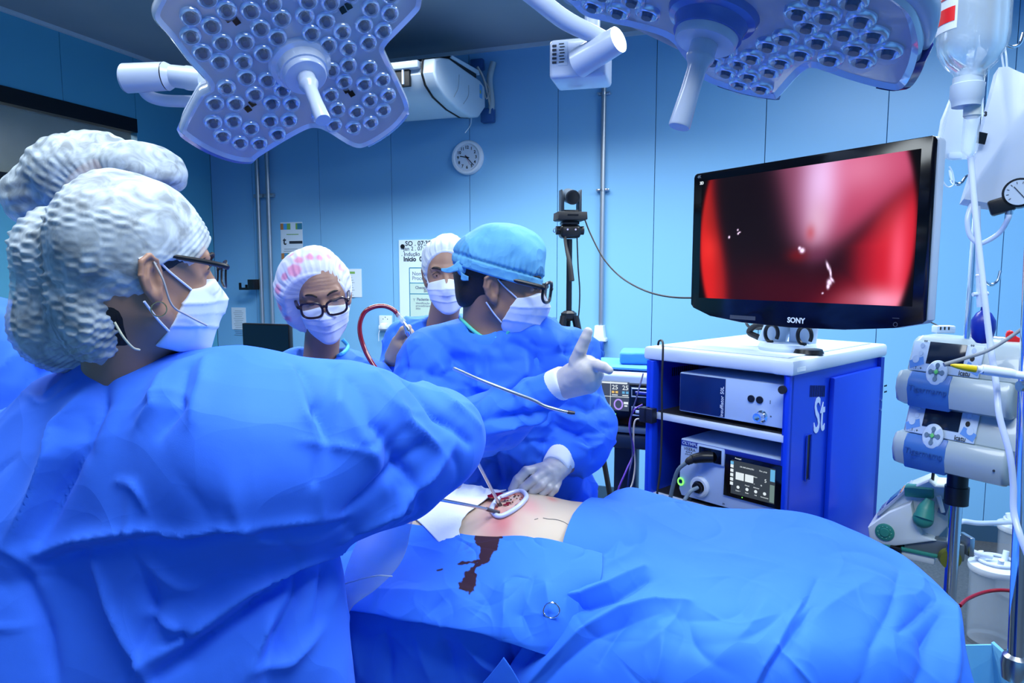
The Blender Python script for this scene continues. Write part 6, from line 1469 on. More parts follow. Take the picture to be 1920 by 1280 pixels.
# cap, hair, loops
def capA_sdf(p, off=0.0):
    d = ell(p, pp(222, 432, 1.00), (0.084, 0.088, 0.084))
    d = smin(d, ell(p, pp(128, 480, 1.03), (0.072, 0.080, 0.075)), 0.03); d = smin(d, ell(p, pp(122, 600, 1.03), (0.074, 0.074, 0.080)), 0.04)
    d = smin(d, ell(p, pp(298, 410, 0.995), (0.034, 0.058, 0.046)), 0.03); d = smin(d, ell(p, pp(200, 560, 1.01), (0.040, 0.062, 0.075)), 0.03); d = smin(d, ell(p, pp(184, 562, 0.98), (0.058, 0.072, 0.090)), 0.03); d = smin(d, ell(p, pp(200, 590, 0.965), (0.036, 0.060, 0.064)), 0.02)
    L = HA.loc(p); d = smin(d, ell(L, (0, -0.008, 0.050), (0.087, 0.108, 0.095)), 0.02)
    for s in (1, -1): d = smax(d, -ell(L, (s*0.080, 0.036, -0.028), (0.045, 0.052, 0.060)), 0.006)
    d = smax(d, -smax(-plane(L, (0, 0.088, 0.060), (0, 0.74, -0.72)), -(L[:, 1]+0.03), 0.004), 0.006)
    return d+off
def hairA(p):
    L = HA.loc(p); base = ell(L, (0, -0.010, 0.042), (0.0765, 0.1005, 0.089))
    d = smax(base, plane(L, (0, 0.062, 0.045), (0, 1.0, -0.25)), 0.008)
    for s in (1, -1): d = smax(d, -ell(L, (s*0.08, 0.030, -0.035), (0.04, 0.050, 0.052)), 0.008)
    nape = smax(ell(L, (0, -0.050, -0.045), (0.052, 0.036, 0.050)), -ell(L, (0.09, 0.0, -0.03), (0.05, 0.035, 0.06)), 0.01)
    h = smin(smin(d, nape, 0.02), capA_sdf(p, 0.007), 0.01)
    h = smax(h, np.minimum(capA_sdf(p, 0.005), -(L[:, 1]-0.002)), 0.003)
    n_ = cone(p, HA.w(0, -0.02, -0.03), nbA, 0.0545, 0.0545); n_ = smax(smax(n_, -(L[:, 2]+0.092), 0.004), L[:, 1]+0.012+0.3*(L[:, 2]+0.05), 0.004)
    return smin(h, n_, 0.004)
implicit('hair', hairA, HA.o-0.26, HA.o+0.2, 0.0042, hair_m, rootA)
def pleatA(v, g):
    L = HA.loc(v); z = L[:, 2]; y = L[:, 1]
    col = np.sin(y*2*math.pi/0.040+0.8*np.sin(z*30)); n1 = np.array([mnoise.noise(V(q*14)) for q in L]); n2 = np.array([mnoise.noise(V(q*45)) for q in L])
    back = np.clip((0.055-(y*0.75+z*0.35))/0.10, 0.15, 1)
    gath = np.clip(1.0-np.abs(capA_edge(L))/0.05, 0, 1)
    q_ = (L[:, 1]*0.9+L[:, 0]*0.35)/0.019+0.6*n1; ci = np.floor(q_); fr_ = q_-ci
    return back*0.0021*np.sin(z*2*math.pi/0.0128+math.pi*(ci % 2)+2.2*n1)*np.sin(math.pi*fr_)**0.6*(0.55+1.1*n2+0.8*n1)+gath*0.0012*np.sin((y-z)*2*math.pi/0.010+2*n1)+0.0045*n1+0.0012*n2
def capA_edge(L): return (L[:, 1]-0.088)*0.72-(L[:, 2]-0.060)*0.70
implicit('bouffant_cap', capA_sdf, HA.o-0.28, HA.o+0.22, 0.0025, cap_t, rootA, post=pleatA)
make_mask(HA, rootA, (1, -1)); eyes(HA, rootA); eyebrows(HA, rootA)
make_glasses(HA, rootA, black_p, rr=0.0016, temple=black_p, tr=2.4)
MB(HA.M).tube([(0.083, -0.004, 0.028), (0.088, 0.006, 0.005), (0.082, 0.020, -0.030), (0.070, 0.045, -0.045), (0.062, 0.075, -0.060)], 0.0014, n=8).build('spectacle_cord', mat('cord_grey', (0.35, 0.35, 0.38), 0.5), rootA)
MB(HA.M).tube([(0.080, 0.004+0.010*math.cos(t), -0.036+0.010*math.sin(t)) for t in np.linspace(0, 2*math.pi, 14)[:-1]], 0.0009, n=6, sub=2, closed=True).build('earring', mat('earring_gold', (0.6, 0.45, 0.22), 0.25, 1.0), rootA)
MB(HA.M).tube([(0.060, -0.045, -0.055), (0.063, -0.035, -0.075), (0.058, -0.022, -0.090), (0.052, -0.012, -0.094)], 0.0016, n=8).build('cap_tie', mat('tie_ivory', (0.55, 0.55, 0.42), 0.6), rootA)
# ---- the person hidden behind, same profile, only cap and shoulder in view
fB = nz([0.96, 0.22, -0.18]); rB = nz(np.cross(fB, [0, 0, 1])); HB = Head(P(215, 410, 1.38), fB)
rootB = thing('person', 'person at far left in a large white cap, mostly hidden behind the foreground person', 'person', loc=(float(pp(100, 800, 1.45)[0]), 1.45, 0))
hipB = (float(pp(90, 900, 1.47)[0]), 1.5)
conesB = [(HB.w(0, -0.02, -0.03), pp(130, 620, 1.45), 0.050, 0.050, 0.03), (pp(125, 680, 1.46), pp(90, 1000, 1.5), 0.055, 0.13, 0.04), (pp(-20, 660, 1.5), pp(220, 690, 1.45), 0.045, 0.045, 0.04),
    (pp(-20, 640, 1.5), pp(-60, 850, 1.45), 0.055, 0.042, 0.03), (pp(230, 640, 1.45), pp(300, 820, 1.55), 0.055, 0.042, 0.03)]+legs(hipB, 0.9, yaw=-1.3)
lo, hi = bounds(conesB, [HB.o-0.15, HB.o+0.15]); lo[2] = 0.0
implicit('body', body_sdf(HB, conesB), lo, hi, 0.006, skin_m, rootB); shoes(hipB, rootB, clog_m, -1.3)
gown('gown', [(pp(120, 610, 1.45), pp(110, 690, 1.46), 0.085, 0.12), (pp(-60, 640, 1.5), pp(230, 680, 1.45), 0.115, 0.085), (pp(60, 760, 1.5), pp(80, 1400, 1.5), 0.19, 0.20, 0.07), (pp(-60, 660, 1.5), pp(-90, 860, 1.4), 0.085, 0.07), (pp(230, 690, 1.45), pp(300, 850, 1.55), 0.08, 0.06)],
    gown_m, rootB, 0.009, [([(5, 520), (30, 600), (60, 690), (50, 760)], 0.014, -0.012), ([(0, 700), (60, 640), (110, 620)], 0.014, 0.010), ([(20, 760), (80, 700), (130, 680)], 0.012, -0.012)], 0.006, 4.0, hem=0.4)
def capB_sdf(p, off=0.0):
    d = ell(p, pp(165, 335, 1.40), (0.118, 0.100, 0.092), None); d = smin(d, ell(p, pp(90, 370, 1.42), (0.076, 0.085, 0.072)), 0.03); d = smin(d, ell(p, pp(265, 325, 1.38), (0.080, 0.085, 0.062)), 0.03)
    d = smin(d, ell(p, pp(310, 330, 1.38), (0.030, 0.06, 0.034)), 0.02)
    return smax(d, plane(p, pp(330, 350, 1.38), (0.25, 0, -1)), 0.012)+off
def pleatB(v, g):
    L = HB.loc(v); y = L[:, 1]; z = L[:, 2]; n1 = np.array([mnoise.noise(V(q*13)) for q in L]); n2 = np.array([mnoise.noise(V(q*40)) for q in L])
    th = np.arctan2(z, -y); bk = np.clip((0.07-y)/0.12, 0, 1)
    return bk*0.0016*np.sin(th*46+5*n1)*(0.6+0.4*np.sin(np.hypot(y, z)*2*math.pi/0.03))+0.008*n1+0.003*n2-0.0*z
implicit('bouffant_cap', capB_sdf, pp(165, 335, 1.40)-0.22, pp(165, 335, 1.40)+0.22, 0.0038, cap_t, rootB, post=pleatB)
implicit('hair', lambda p: capB_sdf(p, 0.012), pp(165, 335, 1.40)-0.22, pp(165, 335, 1.40)+0.22, 0.006, hair_m, rootB)
make_mask(HB, rootB, (1,)); eyes(HB, rootB)
# ---- the surgeon across the table, head turned to the screen
fD = nz([0.975, -0.10, -0.13]); rD = nz(np.cross(fD, [0, 0, 1]))
HD = Head(P(926, 546, 1.60)-rD*0.077, fD, (-0.03, 0, 1), 1.04)
rootD = thing('person', 'person in light blue tied cap and glasses, gloved hand pointing towards the screen', 'person', loc=(float(pp(950, 800, 1.7)[0]), 1.72, 0))
hipD = (float(pp(960, 1000, 1.80)[0]), 1.88)
nbD = pp(908, 655, 1.69)
h1p = PXc([((1050, 720, 1.39), (1098, 694, 1.345), 0.0275, 0.031), ((1066, 724, 1.375), (1102, 714, 1.35), 0.024, 0.026)])
h1f = FNG([[(1080, 678, 1.345, .0145), (1089, 655, 1.335, .0125), (1098, 634, 1.33, .0112), (1102, 622, 1.33, .0095)],
    [(1100, 682, 1.34, .0135), (1119, 684, 1.32, .0112), (1132, 688, 1.31, .0100), (1142, 694, 1.305, .0082)],
    [(1102, 696, 1.345, .0130), (1121, 700, 1.34, .0118), (1120, 708, 1.37, .0105), (1104, 708, 1.385, .009)],
    [(1100, 708, 1.350, .0125), (1117, 713, 1.345, .0112), (1114, 720, 1.372, .010), (1100, 718, 1.385, .009)],
    [(1092, 718, 1.355, .0115), (1107, 725, 1.35, .0100), (1103, 730, 1.372, .009), (1092, 728, 1.382, .008)]])
hand1 = hand_sdf(h1p, h1f)
h2p = PXc([((1052, 872, 1.56), (1026, 892, 1.53), 0.027, 0.030), ((1040, 880, 1.55), (1008, 886, 1.52), 0.022, 0.017)])
h2f = FNG([[(1010, 880, 1.53, .0135), (986, 884, 1.50, .0118), (970, 900, 1.485, .0108), (960, 917, 1.48, .009)],
    [(1022, 886, 1.515, .0130), (1000, 900, 1.485, .0112), (982, 914, 1.48, .0100), (970, 924, 1.485, .0085)],
    [(1030, 894, 1.515, .0125), (1013, 910, 1.485, .0108), (999, 921, 1.485, .0096), (990, 930, 1.49, .0085)],
    [(1038, 900, 1.52, .0118), (1027, 915, 1.495, .0100), (1016, 925, 1.49, .009), (1008, 932, 1.495, .008)],
    [(1045, 904, 1.53, .0105), (1040, 917, 1.505, .0090), (1032, 926, 1.50, .008), (1026, 931, 1.505, .0072)]])
hand2 = hand_sdf(h2p, h2f)
conesD = [(HD.w(0, -0.025, -0.035), nbD, 0.055, 0.056, 0.03), (HD.w(0, 0.02, -0.07), nbD+np.array([0.02, -0.03, 0.02]), 0.030, 0.036, 0.03),
    (nbD+np.array([0, 0, -0.10]), pp(960, 900, 1.78), 0.055, 0.12, 0.05), (pp(960, 900, 1.78), pp(960, 1000, 1.86), 0.15, 0.15, 0.05), (pp(835, 690, 1.69), pp(1060, 690, 1.71), 0.050, 0.050, 0.04),
    (pp(835, 680, 1.68), pp(815, 835, 1.55), 0.052, 0.042, 0.03), (pp(815, 835, 1.55), pp(1040, 726, 1.40), 0.040, 0.028, 0.02),
    (pp(1065, 690, 1.70), pp(1108, 835, 1.66), 0.052, 0.042, 0.03), (pp(1108, 835, 1.66), pp(1052, 870, 1.57), 0.040, 0.028, 0.02)]+legs(hipD, 0.95, yaw=2.9)
bD = body_sdf(HD, conesD, [hand1, hand2])
lo, hi = bounds(conesD, [HD.o-0.16, HD.o+0.16, pp(1160, 700, 1.28)]); lo[2] = 0.0
implicit('body', bD, lo, hi, 0.0036, skin_d, rootD); shoes(hipD, rootD, clog_m, 2.9)
lat = lambda v, g: 0.0007*np.array([mnoise.noise(V(q*90)) for q in v])
implicit('glove', hand1, pp(1030, 760, 1.30)-0.06, pp(1160, 600, 1.42)+0.03, 0.0026, glove_m, rootD, post=lat)
implicit('glove', hand2, pp(940, 950, 1.46)-0.05, pp(1070, 850, 1.58)+0.03, 0.0026, glove_m, rootD, post=lat)
cuff(rootD, pp(1026, 733, 1.41), pp(1062, 713, 1.38), 0.0355, 0.0335, 0.001)
cuff(rootD, pp(1062, 848, 1.60), pp(1040, 876, 1.55), 0.0385, 0.0335, 0.001)
gD = [(pp(880, 660, 1.70), pp(985, 650, 1.70), 0.085, 0.085), (pp(815, 676, 1.68), pp(1060, 672, 1.70), 0.082, 0.078, 0.04), (pp(950, 760, 1.73), pp(965, 1100, 1.86), 0.150, 0.175, 0.08), (pp(1010, 800, 1.74), pp(1040, 1000, 1.84), 0.12, 0.13, 0.06),
    (pp(815, 690, 1.66), pp(800, 820, 1.55), 0.075, 0.072, 0.05), (pp(800, 820, 1.55), pp(930, 790, 1.46), 0.074, 0.066, 0.04), (pp(930, 790, 1.46), pp(1037, 728, 1.402), 0.062, 0.0385, 0.03),
    (pp(1062, 690, 1.70), pp(1096, 800, 1.655), 0.070, 0.064, 0.05), (pp(1096, 800, 1.655), pp(1092, 838, 1.63), 0.066, 0.058, 0.04), (pp(1092, 838, 1.63), pp(1058, 855, 1.59), 0.054, 0.039, 0.03)]
neckhole = lambda p: smin(cone(p, HD.w(0, -0.02, -0.05), nbD+np.array([0.02, -0.03, 0.105]), 0.060, 0.058), cone(p, P(906, 596, 1.62), P(914, 611, 1.60), 0.055, 0.036), 0.01)
foldD = [([(880, 640), (900, 720), (910, 800)], 0.014, 0.010), ([(930, 650), (960, 740), (975, 800)], 0.012, -0.010), ([(990, 640), (985, 700), (990, 800)], 0.010, 0.010), ([(1015, 610), (1010, 680), (1020, 740)], 0.010, -0.012),
    ([(1035, 600), (1045, 650), (1050, 700)], 0.010, 0.012), ([(1058, 610), (1062, 660), (1050, 720)], 0.009, -0.012), ([(1075, 650), (1040, 690)], 0.008, 0.008),
    ([(780, 640), (830, 690), (860, 760)], 0.014, 0.010), ([(760, 690), (810, 700), (850, 720)], 0.012, -0.010), ([(840, 620), (850, 680), (880, 740)], 0.012, -0.009), ([(900, 700), (930, 730), (980, 740)], 0.010, 0.010), ([(905, 790), (960, 780), (1025, 768)], 0.010, -0.012), ([(900, 815), (960, 800), (1020, 778)], 0.012, 0.012), ([(960, 725), (990, 760), (1010, 780)], 0.008, 0.010), ([(985, 720), (1005, 750)], 0.007, -0.009),
    ([(1040, 770), (1080, 790), (1130, 790)], 0.012, 0.012), ([(1045, 800), (1080, 815), (1130, 812)], 0.010, -0.012), ([(1060, 760), (1100, 770), (1138, 765)], 0.010, -0.010), ([(1075, 830), (1100, 840), (1125, 830)], 0.008, 0.012), ([(1080, 810), (1100, 830), (1110, 860)], 0.008, -0.010), ([(1040, 820), (1070, 835)], 0.008, 0.010),
    ([(930, 860), (940, 920)], 0.014, -0.012), ([(900, 850), (905, 920)], 0.014, 0.010), ([(980, 830), (975, 880)], 0.014, 0.010), ([(1030, 770), (1020, 830)], 0.012, -0.014), ([(1090, 880), (1100, 930)], 0.014, 0.010)]
gown('gown', gD, gown2_m, rootD, 0.0050, foldD, 0.005, 5.0, holes=(neckhole,), hem=0.4, cr=(260, 0.07, 0.007, 0.007), calm=((pp(1037, 728, 1.40), 0.03), (pp(1058, 855, 1.59), 0.03)))
# scrub collar with mint trim inside the gown
fs_ = lambda p: smax(smin(cone(p, nbD, pp(960, 720, 1.72), 0.088, 0.13), cone(p, pp(850, 680, 1.69), pp(1030, 680, 1.70), 0.066, 0.066), 0.05), -smin(cone(p, HD.w(0, -0.02, -0.05), nbD+np.array([0.02, -0.03, 0.105]), 0.059, 0.057), cone(p, P(906, 594, 1.62), P(914, 608, 1.60), 0.053, 0.033), 0.01), 0.004)
implicit('scrub_top', fs_, *bounds([(pp(840, 640, 1.70), pp(1040, 800, 1.70), 0.12, 0.16)]), 0.006, scrub_m, rootD)
def onsurf(f, pts, y0, y1, lift=0.001): return [pick(f, a, b, y0, y1, 1500)+np.array([0, -lift, 0]) for a, b in pts]
MB().tube(onsurf(bD, [(864, 597), (872, 605), (885, 617), (898, 627), (909, 633)], 1.4, 2.0, 0.005), 0.0045, n=10).tube(onsurf(bD, [(918, 634), (935, 632), (948, 628), (954, 620)], 1.4, 2.0, 0.005), 0.0045, n=10).build('collar_trim', mint_m, rootD)
def hairD(p):
    L = HD.loc(p); d = ell(L, (0, -0.012, 0.040), (0.0762, 0.0995, 0.086))
    d = smin(d, ell(L, (0, -0.060, -0.015), (0.058, 0.038, 0.045)), 0.02)
    for s in (1, -1): d = smax(d, -ell(L, (s*0.08, 0.012, -0.028), (0.03, 0.036, 0.055)), 0.006)
    return smax(smax(d, plane(L, (0, 0.035, 0.03), (0, 1.0, -0.35)), 0.006), plane(L, (0, -0.05, -0.045), (0, 0.2, -1)), 0.008)*HD.sc
implicit('hair', hairD, HD.o-0.2, HD.o+0.2, 0.0042, hair_m, rootD)
dcap = fabric('light_blue_cap_fabric', (0.12, 0.40, 0.68), 0.45, scale=2.2)
def capD_sdf(p):
    L = HD.loc(p); d = ell(L, (0, -0.006, 0.058), (0.088, 0.108, 0.096)); d = smin(d, ell(L, (0, 0.030, 0.100), (0.062, 0.062, 0.044)), 0.03); d = smin(d, ell(L, (0, -0.060, 0.060), (0.06, 0.05, 0.055)), 0.02)
    return smax(d, plane(L, (0, 0.0, 0.036), (0, -0.15, -1)), 0.004)*HD.sc
def capD_disp(v, g):
    L = HD.loc(v); n1 = np.array([mnoise.noise(V(q*16)) for q in L]); e = (L[:, 2]-0.036-0.15*L[:, 1]*-1); th = np.arctan2(L[:, 0], L[:, 1])
    seam = np.exp(-(np.abs(L[:, 0])/0.004)**1.5)*0.002
    return 0.006*n1+0.0018*np.sin(th*46+4*n1)*np.exp(-np.abs(e-0.026)/0.018)+seam-0.004*np.exp(-((e-0.022)/0.004)**2)
cd = implicit('surgical_cap', capD_sdf, HD.o-0.2, HD.o+0.24, 0.0032, dcap, rootD, post=capD_disp)
def bandpt(t, z): 
    c, s = math.cos(t), math.sin(t); rx, ry = 0.0875, 0.1065
    return HD.w(rx*c, -0.006+ry*s, z+0.036-0.15*(-0.006+ry*s)*1.0)
q = [[bandpt(t, z) for z in (-0.004, 0.008, 0.020)] for t in np.linspace(-math.pi/2-0.15, -math.pi/2+2*math.pi-0.15, 40)]
A_ = np.array(q); sheet('cap_band', A_, 90, 6, dcap, cd, 0.0018)
k0 = HD.w(0.012, -0.112, 0.052)
def ribbon(name, pts, w, root, m_, nrm=(0, 0, 1)):
    G = [[np.asarray(p)-np.asarray(nrm)*wi/2, np.asarray(p), np.asarray(p)+np.asarray(nrm)*wi/2] for p, wi in zip(pts, w)]
    return sheet(name, G, 24, 7, m_, root, 0.0012, disp=lambda v, g: 0.0012*np.array([mnoise.noise(V(x*90)) for x in v]))
MB().sph(P(868, 503, 1.63), 0.014, (1.1, 0.9, 1.3)).build('tie_knot', dcap, cd)
ribbon('cap_tie', [P(872, 496, 1.63), P(860, 497, 1.62), P(852, 503, 1.62), P(838, 508, 1.62), P(827, 505, 1.62)], [0.012, 0.028, 0.016, 0.012, 0.006], cd, dcap)
ribbon('cap_tie', [P(870, 502, 1.63), P(862, 512, 1.62), P(866, 520, 1.62), P(878, 522, 1.61)], [0.012, 0.022, 0.018, 0.010], cd, dcap)
make_mask(HD, rootD, (1, -1)); eyes(HD, rootD, closed=True); eyebrows(HD, rootD, th=0.8)
make_glasses(HD, rootD, black_p, w=0.027, hgt=0.023, rr=0.0034, tz=0.030, slip=0.004, y0=0.124)
# ---- nurse with the pink dotted cap
fC = nz([0.30, -0.93, -0.24]); HC = Head(P(600, 556, 1.98), fC, (-0.16, 0, 1), 0.98)
HC.o = HC.o+(P(606, 566, 1.90)-HC.w(0, 0.088, 0.018)); HC = Head(HC.o, fC, (-0.16, 0, 1), 0.98)
rootC = thing('person', 'person in pink-dotted cap and dark cat-eye glasses standing behind the table', 'person', loc=(float(pp(600, 700, 2.05)[0]), 2.05, 0))
hipC = (float(pp(600, 900, 2.1)[0]), 2.12); nbC = pp(600, 690, 2.05)
conesC = [(HC.w(0, -0.02, -0.04), nbC, 0.050, 0.052, 0.03), (nbC+np.array([0, 0, -0.09]), pp(600, 950, 2.12), 0.06, 0.13, 0.05), (pp(505, 728, 2.08), pp(690, 728, 2.08), 0.050, 0.050, 0.04),
    (pp(505, 720, 2.08), pp(490, 880, 2.05), 0.048, 0.038, 0.03), (pp(690, 720, 2.08), pp(705, 880, 2.05), 0.048, 0.038, 0.03), (pp(490, 880, 2.05), pp(560, 960, 1.9), 0.036, 0.026, 0.02), (pp(705, 880, 2.05), pp(640, 960, 1.9), 0.036, 0.026, 0.02)]+legs(hipC, 0.85, yaw=3.3)
lo, hi = bounds(conesC, [HC.o-0.15, HC.o+0.15]); lo[2] = 0.0
def wrinkC(v, g):
    L = HC.loc(v); w_ = np.exp(-((L[:, 0])/0.045)**2)*np.clip((L[:, 1]-0.06)/0.02, 0, 1)*np.clip((L[:, 2]-0.045)/0.008, 0, 1)*np.clip((0.095-L[:, 2])/0.01, 0, 1)
    return 0.0010*w_*np.sin((L[:, 2]+0.10*np.abs(L[:, 0]))*2*math.pi/0.0095)
implicit('body', body_sdf(HC, conesC), lo, hi, 0.0038, skin_c, rootC, post=wrinkC); shoes(hipC, rootC, clog_m, 3.3)
gCf = [(pp(560, 700, 2.07), pp(640, 700, 2.07), 0.080, 0.080), (pp(505, 722, 2.08), pp(690, 722, 2.08), 0.075, 0.075), (pp(600, 780, 2.1), pp(600, 1200, 2.12), 0.15, 0.19, 0.08), (pp(500, 725, 2.08), pp(485, 880, 2.05), 0.07, 0.06), (pp(692, 725, 2.08), pp(710, 880, 2.05), 0.07, 0.06), (pp(485, 880, 2.05), pp(555, 955, 1.9), 0.058, 0.035), (pp(710, 880, 2.05), pp(645, 955, 1.9), 0.058, 0.035)]
nhC = lambda p: smin(cone(p, HC.w(0, -0.03, -0.06), nbC+np.array([0, 0, 0.04]), 0.062, 0.066), cone(p, nbC+np.array([0.01, -0.09, 0.05]), nbC+np.array([0.01, -0.16, -0.03]), 0.045, 0.01), 0.02)
gown('scrub_top', gCf, gown2_m, rootC, 0.008, [([(640, 660), (660, 700)], 0.01, 0.008), ([(690, 680), (680, 720)], 0.01, -0.008)], 0.005, 6.0, holes=(nhC,), hem=0.75)
fgC = union_sdf(gCf)
MB().tube(onsurf(lambda p: smax(fgC(p), -nhC(p), 0.005), [(642, 636), (652, 648), (648, 658), (636, 666), (622, 675), (610, 684)], 1.6, 2.4), 0.006, n=10).build('collar_trim', aqua_m, rootC)
def cap_round(H, c, r, plane_c, plane_n, extra=None):
    def f(p):
        L = H.loc(p); d = ell(L, c, r)
        if extra is not None: d = smin(d, ell(L, *extra), 0.03)
        return smax(d, plane(L, plane_c, plane_n), 0.005)*H.sc
    return f
def cap_gather(H, pc, pn, N=60, amp=0.0022, cen=(0, -0.02, 0.06), puff=0.006):
    n = nz(pn); u = nz(np.cross(n, [1, 0, 0])); w_ = np.cross(n, u)
    def fn(v, g):
        L = H.loc(v); e = -((L-np.array(pc)) @ n); q = L-np.array(cen); th = np.arctan2(q @ w_, q @ u); n1 = np.array([mnoise.noise(V(x*15)) for x in L]); n2 = np.array([mnoise.noise(V(x*38)) for x in L])
        return amp*np.sin(th*N+7*n1)*np.exp(-e/0.030)*np.clip(e/0.020, 0.1, 1)*(0.6+0.8*n2)+amp*1.1*np.clip(e/0.02, 0.1, 1)*np.sin(th*N*0.43+6*n1)*np.exp(-e/0.07)-0.0012*np.exp(-((e-0.008)/0.004)**2)+puff*n1+0.0018*n2
    return fn
pcC, pnC = (0, 0.060, 0.058), (0, 1.0, -0.42)
fc = cap_round(HC, (0.020, -0.022, 0.044), (0.110, 0.112, 0.112), pcC, pnC, ((0.058, -0.035, -0.012), (0.068, 0.078, 0.090)))
def pink(v):
    L = HC.loc(v); col = np.tile(np.array([0.68, 0.72, 0.88]), (len(v), 1))
    for (x, y, r) in ((551, 507, .016), (534, 518, .010), (521, 542, .012), (561, 487, .010), (524, 577, .011), (599, 482, .008), (618, 481, .009), (641, 500, .008), (580, 480, .009), (545, 478, .009), (538, 598, .010)):
        d = np.linalg.norm(v-pick(fc, x, y, 1.5, 2.3), axis=1)+0.005*np.array([mnoise.noise(V(q*60)) for q in L]); w_ = np.clip((r+0.006-d)/0.008, 0, 1)[:, None]*0.8
        col = col*(1-w_)+np.array([0.80, 0.22, 0.42])*w_
    return col
pk = bpy.data.materials.new('dotted_cap_fabric'); pk.use_nodes = True; b_ = pk.node_tree.nodes['Principled BSDF']; a_ = pk.node_tree.nodes.new('ShaderNodeAttribute'); a_.attribute_name = 'Col'
pk.node_tree.links.new(a_.outputs['Color'], b_.inputs['Base Color']); b_.inputs['Roughness'].default_value = 0.55; b_.inputs['Alpha'].default_value = 0.95
implicit('bouffant_cap', fc, HC.o-0.22, HC.o+0.22, 0.0032, pk, rootC, post=cap_gather(HC, pcC, pnC, 70), colour=pink)
implicit('hair', lambda p: smin(fc(p)+0.016, smax(ell(HC.loc(p), (0, -0.012, 0.042), (0.0768, 0.100, 0.0885)), plane(HC.loc(p), (0, 0.054, 0.056), (0, 1, -0.45)), 0.004)*HC.sc, 0.01), HC.o-0.2, HC.o+0.2, 0.0055, hair_m, rootC)
make_mask(HC, rootC, (1, -1)); eyes(HC, rootC, closed=True); eyebrows(HC, rootC, 0.001, 0.75)
make_glasses(HC, rootC, mat('frame_dark_violet', (0.012, 0.006, 0.02), 0.25), w=0.0285, hgt=0.0215, rr=0.0034, slip=0.009, y0=0.124, cat=0.006, tz=0.018)
# ---- masked nurse half hidden behind the surgeon
fE = nz([0.05, -1.0, -0.10]); HE = Head(P(840, 516, 2.3), fE, (0.03, 0, 1), 1.0)
HE.o = HE.o+(P(838, 515, 2.22)-HE.w(0, 0.088, 0.020)); HE = Head(HE.o, fE, (-0.05, 0, 1), 1.0)
rootE = thing('person', 'masked person with crinkled white cap standing before the whiteboard, half hidden', 'person', loc=(float(pp(820, 700, 2.4)[0]), 2.4, 0))
hipE = (float(pp(815, 800, 2.4)[0]), 2.42); nbE = pp(828, 610, 2.38)
handE = hand_sdf(PXc([((738, 668, 2.12), (752, 645, 2.10), 0.028, 0.032)]), FNG([
    [(752, 632, 2.09, .0125), (760, 622, 2.06, .0115), (770, 622, 2.04, .010), (776, 632, 2.04, .009)], [(756, 642, 2.09, .0125), (768, 636, 2.06, .0115), (776, 642, 2.04, .010), (774, 652, 2.04, .009)],
    [(755, 652, 2.09, .012), (768, 650, 2.06, .011), (774, 658, 2.04, .0095), (768, 664, 2.04, .0085)], [(750, 662, 2.09, .011), (762, 663, 2.07, .010), (766, 670, 2.05, .009)], [(744, 640, 2.09, .014), (756, 618, 2.06, .0115), (766, 614, 2.04, .0100)]]))
conesE = [(HE.w(0, -0.02, -0.04), nbE, 0.050, 0.052, 0.03), (nbE+np.array([0, 0, -0.09]), pp(820, 800, 2.42), 0.06, 0.13, 0.05), (pp(765, 640, 2.4), pp(890, 640, 2.4), 0.050, 0.050, 0.04),
    (pp(765, 628, 2.4), pp(725, 740, 2.3), 0.048, 0.038, 0.03), (pp(725, 740, 2.3), pp(738, 670, 2.13), 0.036, 0.026, 0.02), (pp(890, 628, 2.4), pp(900, 760, 2.35), 0.048, 0.038, 0.03)]+legs(hipE, 0.85, yaw=3.14)
lo, hi = bounds(conesE, [HE.o-0.15, HE.o+0.15, pp(780, 600, 2.0)]); lo[2] = 0.0
implicit('body', body_sdf(HE, conesE, [handE]), lo, hi, 0.0045, skin_c, rootE); shoes(hipE, rootE, clog_m, 3.14)
implicit('glove', handE, pp(720, 690, 2.05)-0.05, pp(790, 600, 2.15)+0.04, 0.0035, mat('tan_glove', (0.48, 0.36, 0.27), 0.45, sss=0.1), rootE)
gEf = [(pp(800, 632, 2.4), pp(860, 628, 2.4), 0.070, 0.070), (pp(765, 640, 2.4), pp(890, 635, 2.4), 0.075, 0.075), (pp(820, 720, 2.42), pp(820, 1050, 2.42), 0.14, 0.18, 0.08), (pp(765, 645, 2.4), pp(728, 735, 2.3), 0.075, 0.065), (pp(728, 735, 2.3), pp(738, 685, 2.16), 0.055, 0.040), (pp(890, 645, 2.4), pp(900, 760, 2.35), 0.07, 0.06)]
nhE = lambda p: cone(p, HE.w(0, -0.03, -0.06), nbE+np.array([0.0, -0.05, 0.03]), 0.062, 0.066)
gown('scrub_top', gEf, gown2_m, rootE, 0.008, [([(770, 585), (750, 610), (735, 650)], 0.010, 0.010), ([(790, 585), (770, 630), (755, 700)], 0.010, -0.010), ([(740, 620), (725, 680)], 0.009, -0.008)], 0.005, 6.0, holes=(nhE,), hem=0.75)
pcE, pnE = (0, 0.066, 0.068), (0, 1.0, -0.48)
fe = cap_round(HE, (0.0, -0.015, 0.045), (0.088, 0.108, 0.100), pcE, pnE)
implicit('bouffant_cap', fe, HE.o-0.2, HE.o+0.2, 0.0034, cap_m, rootE, post=cap_gather(HE, pcE, pnE, 44, 0.0036))
implicit('hair', lambda p: smin(fe(p)+0.012, smax(ell(HE.loc(p), (0, -0.012, 0.042), (0.077, 0.100, 0.0885)), plane(HE.loc(p), (0, 0.058, 0.05), (0, 1, -0.50)), 0.004), 0.01), HE.o-0.2, HE.o+0.2, 0.0055, hair_m, rootE)
make_mask(HE, rootE, (1, -1)); eyes(HE, rootE); eyebrows(HE, rootE, 0.0, 1.15)
